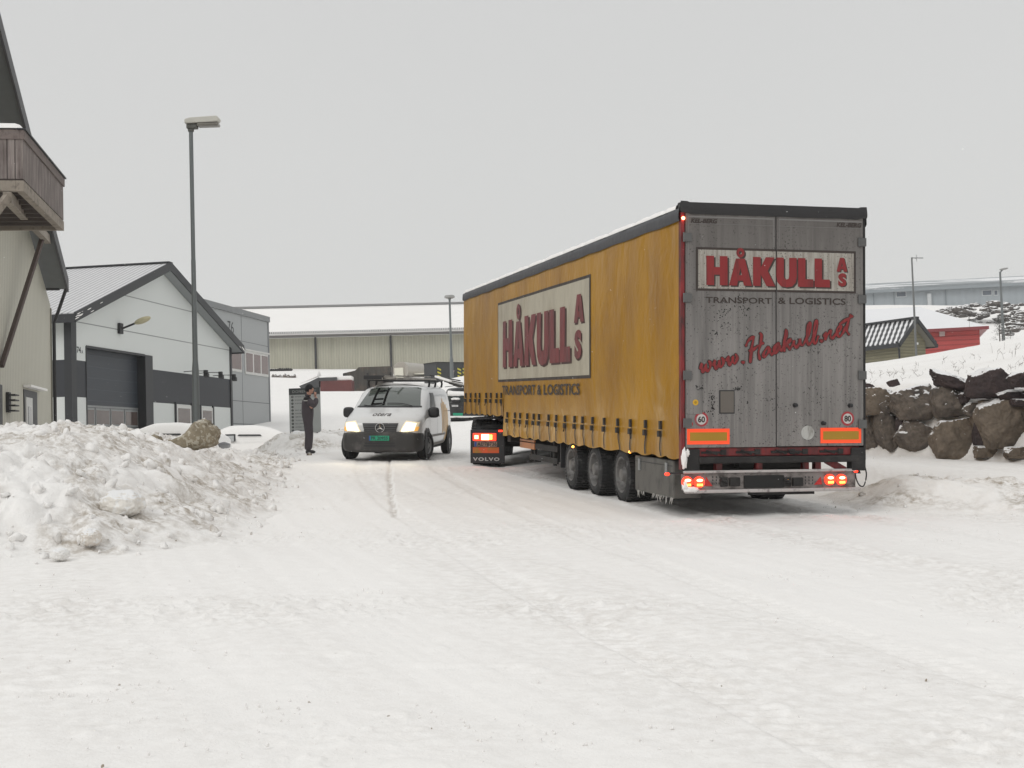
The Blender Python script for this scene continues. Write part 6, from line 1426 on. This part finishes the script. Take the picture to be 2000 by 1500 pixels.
for sgn, cx, cy, cz in ((-1, .215, -.02, 1.52), (1, .215, .02, 1.48)):                    # hands folded at the chin
    hn = [((cx, cy * 1.0, cz), (.034, .018)), ((cx - .01, cy * .7, cz + .045), (.036, .016))]; he = [(0, 1)]
    for k in range(4):
        o_ = (k - 1.5) * .019; L_ = (.062, .072, .068, .054)[k]; s0 = len(hn)
        hn += [((cx - .012 + o_ * .8, cy * .6 + sgn * .004, cz + .06), .0095), ((cx - .016 + o_ * .8, cy * .2 - sgn * .012, cz + .06 + L_ * .45), .0088), ((cx - .030 + o_ * .8, -sgn * .024, cz + .06 + L_ * .55), .0075)]
        he += [(1, s0), (s0, s0 + 1), (s0 + 1, s0 + 2)]
    s0 = len(hn); hn += [((cx - .035, cy * .9, cz + .02), .0105), ((cx - .058, cy * .7, cz + .045), .009)]; he += [(0, s0), (s0, s0 + 1)]
    link('hand', skin(hn, he, 2), M_SKIN, body, smooth=180)
for s in (-1, 1):
    b = MB().add([(.03 + v.x * .145 * (1 if v.x > 0 else .75), s * .10 + v.y * .05, .045 + v.z * (.05 if v.x > 0 else .075)) for v in ico(3)[0]], ico(3)[1]); b.build('boot', M_BLK, person, smooth=180)

# ================================================================== BACKGROUND, MIDDLE
def frame_px(pxa, pxb, Da, Db, base_z=None):
    A = at(pxa, 750, Da); Bp = at(pxb, 750, Db); d = Bp - A; rA = RFI @ A; z = rf(rA.x, rA.y, gz(rA.x, rA.y)).z if base_z is None else base_z
    return frame_h(Vector((A.x, A.y, z)), d), Vector((d.x, d.y, 0)).length
HM, HL = frame_px(380, 1130, 180, 184); H_ = thing('warehouse', 'long cream corrugated warehouse with a snow covered roof behind the yard', 'warehouse', HM)
hq = lambda px, py, off=0: WP(HM, px, py, off)
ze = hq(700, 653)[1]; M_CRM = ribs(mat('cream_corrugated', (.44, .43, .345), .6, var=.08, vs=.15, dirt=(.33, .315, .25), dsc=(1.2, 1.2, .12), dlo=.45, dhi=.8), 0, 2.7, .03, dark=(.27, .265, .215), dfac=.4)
MB().box(0, HL, -40, 0, -6, ze - .3).build('wall', M_CRM, H_)
b = MB(); zs0 = ze; zrg = ze; h2 = lhit(HM, 2, 0, 700, 600)
dpt = 22.0; zr_ = lhit(HM, 1, -dpt, 700, 602).z
b.add([(-2, 1.2, ze - .1), (HL + 2, 1.2, ze - .1), (HL + 2, -dpt, zr_), (-2, -dpt, zr_), (-2, 1.2, ze + .25), (HL + 2, 1.2, ze + .25), (HL + 2, -dpt, zr_ + .3), (-2, -dpt, zr_ + .3)], [(0, 1, 2, 3), (7, 6, 5, 4), (0, 4, 5, 1), (1, 5, 6, 2), (2, 6, 7, 3), (3, 7, 4, 0)])
b.build('roof', M_CAP, H_)
MB().box(-2, HL + 2, 1.2, 1.5, ze - .38, ze - .02).build('gutter', mat('gutter_brown', (.10, .095, .09), .6), H_)
b = MB()
for k in range(230): x = -2 + (HL + 4) * k / 230; b.box(x, x + .16, 1.2, 1.3, ze + .25, ze + .50)
b.build('snow_guard', mat('guard_grey', (.20, .20, .20), .6), H_)
MB().box(-2, HL + 2, -dpt - .2, -dpt + .3, zr_ + .3, zr_ + .62).build('ridge', mat('ridge_grey', (.22, .22, .22), .6), H_)
for px in (617, 764): x, _ = hq(px, 700); MB().tube((x, .2, -6), (x, .2, ze - .3), .15, n=8).build('downpipe', M_TRIM, H_)
# open dark container
def box_thing(name, label, cat, pxa, pxb, Da, Db, py_top, py_bot, dep, m, group=None):
    A = at(pxa, py_bot, Da); Bp = at(pxb, py_bot, Db); M = frame_h(A, Bp - A); L_ = Vector(((Bp - A).x, (Bp - A).y, 0)).length; h = WP(M, pxa, py_top)[1]
    t = thing(name, label, cat, M, group); return t, M, L_, h
M_RUST = ribs(mat('rusty_dark_steel', (.055, .05, .042), .75, var=.3, vs=.8, dirt=(.12, .085, .06), dsc=(1, 1, 1), dlo=.5), 0, 1.6, .06, dark=(.04, .035, .03), dfac=.4)
t, M, L_, h = box_thing('waste_container', 'big dark open top waste container standing below the cream warehouse', 'container', 671, 765, 138, 138, 718, 768, 2.4, M_RUST)
b = MB(); hl = h; hr = WP(M, 700, 716)[1]; b.prism([(0, -1.2), (L_, -1.2), (L_, h - .0), (L_ * .33, h + .0), (L_ * .25, h - .35), (0, h - .6)], lambda u, v, w: (u, w, v), -2.4, 0); b.build('body', M_RUST, t)
b = MB()
for x in (0, L_ * .49, L_ - .15): b.box(x, x + .2, 0, .14, -1, h - .65)
b.build('rib', M_CHAS, t)
t2, M2, L2, h2_ = box_thing('open_container', 'red lidded rusty container leaning against the dark waste container', 'container', 611, 676, 134, 134, 738, 779, 2.4, M_RUST)
b = MB(); x1, z1 = WP(M2, 626, 734); b.prism([(x1 - .2, -1.5), (L2 + .6, -1.5), (L2 + .6, h2_ - .35), (x1, h2_ - .35)], lambda u, v, w: (u, w, v), -2.3, 0); b.build('body', mat('faded_red_steel', (.12, .028, .026), .65, var=.3, vs=1), t2)
b = MB(); xa_, za_ = WP(M2, 584, 752); b.prism([(xa_, za_ - .1), (x1 - .2, -1.3), (x1 - .2, h2_ + .05), (xa_ + 1.2, za_ + .35)], lambda u, v, w: (u, w, v), -2.2, -.02); b.build('end_panel', mat('slate_steel', (.045, .047, .05), .6, var=.2), t2)
MB().box(x1 - .2, L2 - .9, -2.3, .02, h2_ - .35, h2_ + .0).build('side_board', mat('slate_steel', (.045, .047, .05), .6, var=.2), t2)
b = MB(); b.add([(xa_ + .2, .0, za_ + .12), (x1 - .3, .0, h2_ + .14), (x1 - 0.4, -2.2, h2_ + .75), (xa_ + 2.0, -2.2, h2_ + .35)], [(0, 1, 2, 3)]); b.build('lid_snow', M_CAP, t2, solid=.12)
MB().box(L2 - 2.2, L2 + .6, -1.9, -.2, h2_ - .35, h2_ + .12).build('snow_load', M_CAP, t2, bevel=.1)
# milk tank trailer
T_M = frame_h(at(766, 742, 158), RC @ Vector((1, 0, .1))); tk = thing('tank_trailer', 'round cream metal tank trailer with a white end cabinet on the yard', 'tank trailer', T_M)
tq = lambda px, py, off=0: WP(T_M, px, py, off)
rT = (tq(766, 742)[1] - tq(766, 705)[1]) * -.5; cx_ = tq(783, 720)[0]; cz_ = tq(783, 724)[1]
M_TNK = mat('tank_metal', (.40, .375, .33), .32, .45, var=.1)
dirv = Vector((tq(840, 720)[0] - cx_, 0, 0)); LT_ = 9.0
b = MB().tube((cx_, 0, cz_), (cx_ + 3.6, -LT_, cz_), 1.05, 1.05, 28); b.build('tank', M_TNK, tk, smooth=40)
MB().tube((cx_ - .02, .08, cz_), (cx_, .0, cz_), 1.0, 1.08, 28).build('end_cap', mat('tank_end', (.33, .30, .26), .5), tk, smooth=40)
MB().box(cx_ - .75, cx_ + .35, .08, .35, cz_ - 1.1, cz_ + .35).build('end_cabinet', mat('cabinet_cream', (.68, .66, .56), .5), tk, bevel=.03)
M_TS = MB().box(cx_ - .9, cx_ + 3.9, -8, .1, cz_ - 1.7, cz_ - 1.0).build('chassis', mat('tank_chassis', (.12, .11, .10), .7), tk)
MB().box(cx_ + .9, cx_ + 4.6, -8.4, -1.0, cz_ - .45, cz_ - .30).build('side_rail', mat('cabinet_cream', (.68, .66, .56), .5), tk)
for x in (cx_ - .6, cx_ + .8, cx_ + 2.2): MB().tube((x, .12, cz_ - 1.6), (x, -.3, cz_ - 1.6), .48, n=20).build('wheel', M_TYRE, tk, smooth=40)
MB().box(cx_ - 1.9, cx_ - 1.2, -.3, -.1, cz_ - 1.3, cz_ - .15).build('red_panel', mat('faded_red', (.30, .05, .045), .6), tk)
t3, M3, L3, h3 = box_thing('hooklift_container', 'dark grey container with yellow hazard stripes beside the front of the trailer', 'container', 852.5, 912, 130, 132, 709, 742, 2.4, M_RUST)
MB().box(0, L3 + 2, -2.4, 0, -.8, h3).build('body', mat('slate_container', (.03, .033, .036), .6, var=.2), t3)
MB().box(-.05, L3 + 2, -2.4, .06, h3, h3 + .12).build('top_rim', M_CHAS, t3)
for x in (.12, L3 * .69, L3 * .86):
    p_ = MB().box(x, x + .42, .0, .02, h3 - 1.55, h3 - .45).build('hazard_plate', M_BLK, t3); b = MB()
    for k in range(3): b.add([(x + u, .03, h3 - 1.5 + k * .36 + v) for u, v in ((0, .16), (.42, 0), (.42, .17), (0, .33))], [(0, 1, 2, 3)])
    b.build('yellow_stripe', mat('hazard_yellow', (.55, .50, .05), .5), p_, recalc=False)
flat(fit(text2d('Z', shear=.4, off=.04), L3 * .50, h3 - 1.0, L3 * .60, h3 - .75), lambda u, v: (u, .02, v)).build('lettering', mat('container_mark', (.5, .38, .38), .5), t3, recalc=False)
# stacked boards and rock strips poking out of the snow
def lump_strip(name, label, cat, pxa, pxb, py, D, h, m, seed, group=None, n=10):
    A = at(pxa, py, D); Bq = at(pxb, py, D); M = frame_h(A, Bq - A); L_ = (Bq - A).length; t = thing(name, label, cat, M, group); rn = random.Random(seed)
    for k in range(n):
        x = L_ * (k + .5) / n; b = MB(); s_ = rn.uniform(.7, 1.3); iv, f = ico(3)
        b.add([(x + v.x * L_ / n * .75 * (1 + .3 * mnoise.noise(v * 2 + Vector((k, seed, 0)))), v.y * .5, v.z * h * .5 * s_ * (1 + .5 * mnoise.noise(v * 2 + Vector((k, seed, 5)))) + rn.uniform(-.1, .1) * h) for v in iv], f).build('stone', m, t, smooth=35)
    return t
lump_strip('stone_row', 'thin row of dark stones in the snow just under the warehouse wall', 'stones', 528, 570, 723.5, 172, .45, M_CHAS, 3)
lump_strip('stone_row', 'ragged dark row of stones halfway down the snow slope right of the office block', 'stones', 531, 577, 739, 158, .8, M_ROCK, 5)
wp = thing('board_pile', 'snow dusted pile of dark boards on the slope behind the van', 'board pile', frame_h(at(852, 762, 70), RC @ Vector((1, 0, .3)))); rn = random.Random(2)
for k in range(7):
    y = k * .12; MB().beam((-.3 + .16 * k, -.3 * k, .45 - .10 * k + .35), (1.35 + .05 * k, -.3 * k, .0 + .45 - .12 * k), .25, .06).build('board', (M_CHAS, M_BEAMD, mat('pale_board', (.45, .44, .42), .7))[k % 3], wp)
MB().beam((.1, .2, .72), (.9, .2, .45), .5, .10).build('lying_snow', M_CAP, wp)

# ================================================================== BACKGROUND, RIGHT
# tiled shed
ShA = at(1735, 700, 92); ShB = at(1812, 700, 97); ShM = frame_h(ShA, RC @ Vector((1, 0, -.55))); shed = thing('tiled_shed', 'olive wooden shed with a black tiled roof streaked with snow', 'shed', ShM)
sq = lambda px, py, off=0: WP(ShM, px, py, off)
xr = sq(1808, 690)[0]; zev = sq(1808, 664)[1]; xp_, zp_ = sq(1779, 628); M_OLI = ribs(mat('olive_boards', (.21, .195, .125), .7, var=.15, vs=1), 2, 4.5, .02, dark=(.09, .08, .05), dfac=.6, sharp=(-1, -.6))
x0_ = 2 * xp_ - xr
b = MB(); b.prism([(x0_, -4), (xr, -4), (xr, zev), (xp_, zp_ - .1), (x0_, zev)], lambda u, v, w: (u, w, v), -14, 0); b.build('wall', M_OLI, shed)
sl2 = (zp_ - zev) / (xr - xp_)
M_TIL = mat('snow_streaked_tiles', (.035, .036, .04), .5, var=.2)
tt = M_TIL.node_tree; K = tt.links; Pn = tt.nodes['Principled BSDF']
tcn = node(tt, 'ShaderNodeTexCoord'); sx = node(tt, 'ShaderNodeSeparateXYZ'); K.new(tcn.outputs['Object'], sx.inputs[0])
s1 = node(tt, 'ShaderNodeMath', operation='MULTIPLY', i_1=2 * math.pi * 2.1); K.new(sx.outputs['Y'], s1.inputs[0]); s1b = node(tt, 'ShaderNodeMath', operation='MULTIPLY_ADD', i_1=2 * math.pi * 1.0); K.new(sx.outputs['Z'], s1b.inputs[0]); K.new(s1.outputs[0], s1b.inputs[2])
sa = node(tt, 'ShaderNodeMath', operation='SINE'); K.new(s1b.outputs[0], sa.inputs[0]); s2 = node(tt, 'ShaderNodeMath', operation='MULTIPLY', i_1=2 * math.pi * 2.6); K.new(sx.outputs['Z'], s2.inputs[0]); sb_ = node(tt, 'ShaderNodeMath', operation='SINE'); K.new(s2.outputs[0], sb_.inputs[0])
ml = node(tt, 'ShaderNodeMath', operation='MULTIPLY_ADD', i_1=.35); K.new(sb_.outputs[0], ml.inputs[0]); K.new(sa.outputs[0], ml.inputs[2]); rr = node(tt, 'ShaderNodeMapRange', i_1=-.15, i_2=.35); K.new(ml.outputs[0], rr.inputs[0])
mm_ = node(tt, 'ShaderNodeMixRGB', i_1=(.03, .032, .036, 1), i_2=(.75, .75, .76, 1)); K.new(rr.outputs[0], mm_.inputs[0]); K.new(mm_.outputs[0], Pn.inputs['Base Color'])
for sg in (-1, 1):
    W_ = (xr - xp_) + .42; V = []
    for y in (-14.3, .55):
        for w_, l in ((0, .0), (W_, .0), (W_, .16), (0, .16)): V.append((xp_ + sg * w_, y, zp_ - sl2 * w_ + l))
    MB().add(V, [(0, 1, 2, 3), (7, 6, 5, 4), (0, 4, 5, 1), (1, 5, 6, 2), (2, 6, 7, 3), (3, 7, 4, 0)]).build('roof', M_TIL, shed)
    V = []
    for y in (-14.0, .55):
        for w_, l in ((0, -.10), (W_, -.10), (W_, -.02), (0, -.02)): V.append((xp_ + sg * w_, y, zp_ - sl2 * w_ + l))
    MB().add(V, [(0, 1, 2, 3), (7, 6, 5, 4), (0, 4, 5, 1), (1, 5, 6, 2), (2, 6, 7, 3), (3, 7, 4, 0)]).build('soffit', mat('shed_soffit', (.22, .21, .18), .7), shed)
    V = []
    for y in (.56, .66):
        for w_, l in ((0, -.12), (W_ + .05, -.12), (W_ + .05, .26), (0, .26)): V.append((xp_ + sg * w_, y, zp_ - sl2 * w_ + l))
    MB().add(V, [(0, 1, 2, 3), (7, 6, 5, 4), (0, 4, 5, 1), (1, 5, 6, 2), (2, 6, 7, 3), (3, 7, 4, 0)]).build('barge_board', M_TRIM, shed)
    xe = xp_ + sg * (W_ + .08); MB().box(min(xe, xe + sg * .15), max(xe, xe + sg * .15), -14.3, .6, zp_ - sl2 * W_ - .18, zp_ - sl2 * W_ + .10).build('gutter', M_TRIM, shed)
MB().path([(x0_ - .5, .3, zev - .2), (x0_ - .1, .15, zev - .7), (x0_ - .05, .1, -4)], .07, 6).build('downpipe', M_TRIM, shed)
MB().box(-.0 + xp_ - .2, xp_ + .2, -14.3, .6, zp_ + .16, zp_ + .3).build('ridge', M_TRIM, shed)
MB().box(xr - 1.0, xr - .8, 0, .12, zev - .35, zev - .2).build('wall_light', M_WHITE, shed)
# red building
RdM, RL = frame_px(1560, 1918, 112, 108); rd = thing('red_building', 'low red boarded building with a hipped snow covered roof', 'building', RdM)
rq = lambda px, py, off=0: WP(RdM, px, py, off)
M_RDB = ribs(mat('red_boards', (.42, .055, .05), .65, var=.12, vs=1), 2, 2.6, .03, dark=(.18, .02, .02), dfac=.5, sharp=(-1, -.5))
zer = rq(1860, 643)[1]; MB().box(0, RL, -14, 0, -6, zer).build('wall', M_RDB, rd)
hz_ = lhit(RdM, 1, -7, 1795, 599); zrd = hz_.z; xrd = hz_.x
b = MB(); e_ = .7; b.add([(-e_, e_, zer), (RL + e_, e_, zer), (RL + e_, -14.7, zer), (-e_, -14.7, zer), (xrd, -7, zrd), (-e_, -7, zrd)], [(0, 1, 4, 5), (1, 2, 4), (2, 3, 5, 4), (0, 5, 3)])
b.build('roof', snow_mat('roof_snow_blue', .03, 3.0, fine=.003, base=(.78, .785, .80)), rd, solid=.15)
MB().box(-e_, RL + e_, e_ - .02, e_ + .08, zer - .2, zer + .06).build('fascia', mat('fascia_red', (.20, .03, .035), .6), rd)
x, z = rq(1839, 649); MB().box(x - .2, x + .25, 0, .3, z - .35, z + .1).build('alarm_box', mat('pinkish_box', (.45, .36, .34), .6), rd, bevel=.05)
# blue-grey warehouse
BwM, BL = frame_px(1500, 2120, 250, 240); bw = thing('warehouse', 'long pale blue warehouse with patchy snow on its roof on the hill at right', 'warehouse', BwM)
wq = lambda px, py, off=0: WP(BwM, px, py, off)
zew = wq(1850, 563)[1]; MB().box(0, BL, -40, 0, -12, zew).build('wall', ribs(mat('pale_blue_cladding', (.32, .355, .38), .6, var=.04, vs=.1), 0, .8, .05, dark=(.27, .3, .32), dfac=.3), bw)
zrw = lhit(BwM, 1, -22, 1850, 551).z
M_PAT = mat('patchy_snow_roof', (.26, .285, .30), .6, var=.1, dirt=(.74, .75, .76), dsc=(.035, .12, .12), dlo=.47, dhi=.52)
MB().add([(-1, 1, zew + .15), (BL + 1, 1, zew + .15), (BL + 1, -22, zrw), (-1, -22, zrw)], [(0, 1, 2, 3)]).build('roof', M_PAT, bw, solid=.5)
MB().box(-1, BL + 1, 1.0, 1.25, zew - .3, zew + .25).build('gutter', mat('gutter_blue', (.24, .27, .29), .6), bw)
MB().box(-1, BL + 1, -22.4, -22, zrw, zrw + .5).build('ridge', mat('ridge_blue', (.24, .27, .28), .6), bw)
for pa, pb, pt, pbm in ((1751, 1769, 571, 579.5), (1919, 1936.5, 568, 576.5), (1942, 1948, 568, 576)):
    x0, z1 = wq(pa, pt); x1, z0 = wq(pb, pbm); f_ = MB().box(x0 - .15, x1 + .15, 0, .08, wq(pa, pbm)[1] - .15, z1 + .15).build('window_frame', mat('frame_pale', (.5, .52, .53), .5), bw)
    MB().box(x0, x1, .07, .12, wq(pa, pbm)[1], z1).build('pane', mat('pane_blue', (.10, .12, .15), .15), f_)
b = MB()
for px in (1706, 1746, 1847): x, _ = wq(px, 580); b.box(x - .12, x + .12, 0, .12, -12, zew)
b.build('panel_joint', mat('joint_blue', (.2, .23, .25), .6), bw)
x, z = wq(1814, 574); MB().box(x - .35, x + .35, 0, .6, -8, z).build('white_duct', mat('frame_pale', (.5, .52, .53), .5), bw)
# antenna mast
ta = at(1779.5, 503, 90); ba = at(1788, 700, 90); am = thing('antenna_mast', 'thin steel mast with a small television aerial in front of the tiled shed', 'antenna', Matrix.Translation((ba.x * .5 + ta.x * .5, ta.y, ba.z - 3)))
Ha = ta.z - ba.z + 3; MB().tube((0, 0, 0), (0, 0, Ha), .10, .055, 10).build('mast', mat('mast_grey', (.16, .165, .165), .5, .4), am)
MB().tube((-.05, 0, Ha - .02), (.78, 0, Ha - .06), .035, n=6).build('boom', M_STEEL, am)
for k, (x, l) in enumerate(((.08, .25), (.32, .3), (.55, .2), (.68, .2))): MB().tube((x, -l, Ha - .05), (x, l, Ha - .05), .02, n=5).build('element', M_STEEL, am)
MB().tube((.33, 0, Ha - .28), (.33, 0, Ha + .20), .02, n=5).build('element', M_STEEL, am)
# rock outcrops on the hill
def ledge(name, label, rows_, seed, D0, n, col):
    rn = random.Random(seed); t = thing(name, label, 'rock outcrop', Matrix.Translation(at(rows_[0][0], rows_[0][1], D0))); Mi = t.matrix_world.inverted(); iv, f = ico(3)
    for k in range(n):
        a, b_, c, d, h = rows_[k % len(rows_)]; u = rn.random(); px = a + (c - a) * u; py = b_ + (d - b_) * u + rn.uniform(-h, h); D = D0 + rn.uniform(-3, 3); s_ = rn.uniform(3.0, 7.5) / F * D
        vs = [Mi @ (at(px, py, D) + RC @ Vector((v.x * s_ * 1.7 * q2, v.z * s_ * .65 * q2, v.y * s_ * q2))) for v in iv for q2 in [1 + .45 * mnoise.fractal(v * 1.3 + Vector((k * 3.1, seed, 0)), .9, 2.1, 4)]]
        MB().add(vs, f).build('rock', col, t, smooth=28, recalc=False)
ROCKC = mat('hill_rock', (.10, .088, .08), .9, var=.3, vs=.7, dirt=(.05, .047, .045), dsc=(.8, .8, .8), topsnow=.92)
ledge('rock_ledge', 'brown rock ledges with snow on their steps below the blue warehouse', [(1830, 612, 2000, 595, 5), (1850, 622, 2000, 608, 6), (1870, 632, 2010, 622, 7), (1835, 606, 1960, 592, 3), (1900, 640, 2010, 612, 6)], 3, 172, 110, ROCKC)
ledge('rock_ledge', 'dark rounded rocky knoll behind the far lamp post at the right edge', [(1962, 648, 2000, 640, 7), (1966, 636, 1996, 634, 5)], 8, 128, 22, ROCKC)
# small pine and bushes
M_NDL = mat('dark_needles', (.045, .055, .045), .8, var=.3, topsnow=1.15); M_TRK = mat('bark', (.07, .055, .045), .9)
def pine(px, py_b, py_t, D, label, seed, wid=.42, name='pine_tree'):
    B_ = at(px, py_b, D); T_ = at(px, py_t, D); H = T_.z - B_.z; t = thing(name, label, 'tree', Matrix.Translation(B_)); rn = random.Random(seed)
    MB().tube((0, 0, -.5), (0, 0, H), .06 * H / 2, .01, 8).build('trunk', M_TRK, t)
    b = MB()
    for k in range(900):
        u = rn.random() ** .8; z = H * (.08 + .92 * u); rmax = wid * H * (1.02 - u) * (.75 + .35 * math.sin(u * 26 + seed)) + .02; a = rn.random() * 6.28; r_ = rmax * rn.random() ** .5
        l = rn.uniform(.05, .11) * H / 2; c = Vector((r_ * math.cos(a), r_ * math.sin(a), z - r_ * .25)); d = Vector((math.cos(a) + rn.uniform(-.5, .5), math.sin(a) + rn.uniform(-.5, .5), rn.uniform(-.1, .5))).normalized(); s_ = d.cross(Vector((rn.random() - .5, rn.random() - .5, 1))).normalized() * l * .28
        b.add([c - s_, c + s_, c + d * l * 1.6], [(0, 1, 2)])
    b.build('crown', M_NDL, t, recalc=False)
pine(1953, 668, 615, 100, 'small dark pine with snow on its branches left of the far lamp post', 4, .40)
pine(1893, 629, 619, 98, 'tiny bushy evergreen alone on the snow above the red roof', 6, .5, 'pine_tree')
pine(1974, 662, 645, 99, 'low dark shrub against the foot of the far lamp post', 8, .6, 'pine_tree')

# ================================================================== FALLING SNOW
b = MB(); rn = random.Random(21)
for k in range(2600):
    D = 3.5 + 26 * rn.random() ** .7; p = at(rn.uniform(-150, 2150), rn.uniform(-80, 1150), D); s_ = rn.uniform(.0016, .0034)
    if (RFI @ p).z < .1: continue
    v = [p + Vector((rn.uniform(-1, 1), rn.uniform(-1, 1), rn.uniform(-1, 1))).normalized() * s_ for _ in range(4)]
    b.add(v, [(0, 1, 2), (0, 2, 3), (0, 3, 1), (1, 3, 2)])
tag(b.build('falling_snow', mat('snowflake', (.85, .85, .85), .8), recalc=False), 'fine snowflakes drifting through the air', 'snowfall', kind='stuff')

# ================================================================== HAZE
hb = MB(); zmin = min(v.co.z for v in bpy.data.objects['snowy_ground'].data.vertices)
xs_ = [v.co.x for v in bpy.data.objects['snowy_ground'].data.vertices]; ys_ = [v.co.y for v in bpy.data.objects['snowy_ground'].data.vertices]; zs_ = max(v.co.z for v in bpy.data.objects['snowy_ground'].data.vertices)
hb.box(min(xs_) - 5, max(xs_) + 5, min(ys_) - 5, max(ys_) + 5, zmin - 1, max(zs_, 55) + 2)
mh = bpy.data.materials.new('haze'); mh.use_nodes = True; th = mh.node_tree; th.nodes.remove(th.nodes['Principled BSDF'])
pv = th.nodes.new('ShaderNodeVolumePrincipled'); pv.inputs['Density'].default_value = HAZE; pv.inputs['Color'].default_value = (.97, .975, .98, 1); pv.inputs['Anisotropy'].default_value = .2
th.links.new(pv.outputs[0], th.nodes['Material Output'].inputs['Volume'])
tag(hb.build('haze', mh), 'pale snowy haze filling the air', 'haze', kind='stuff')
SC.cycles.volume_bounces = 2
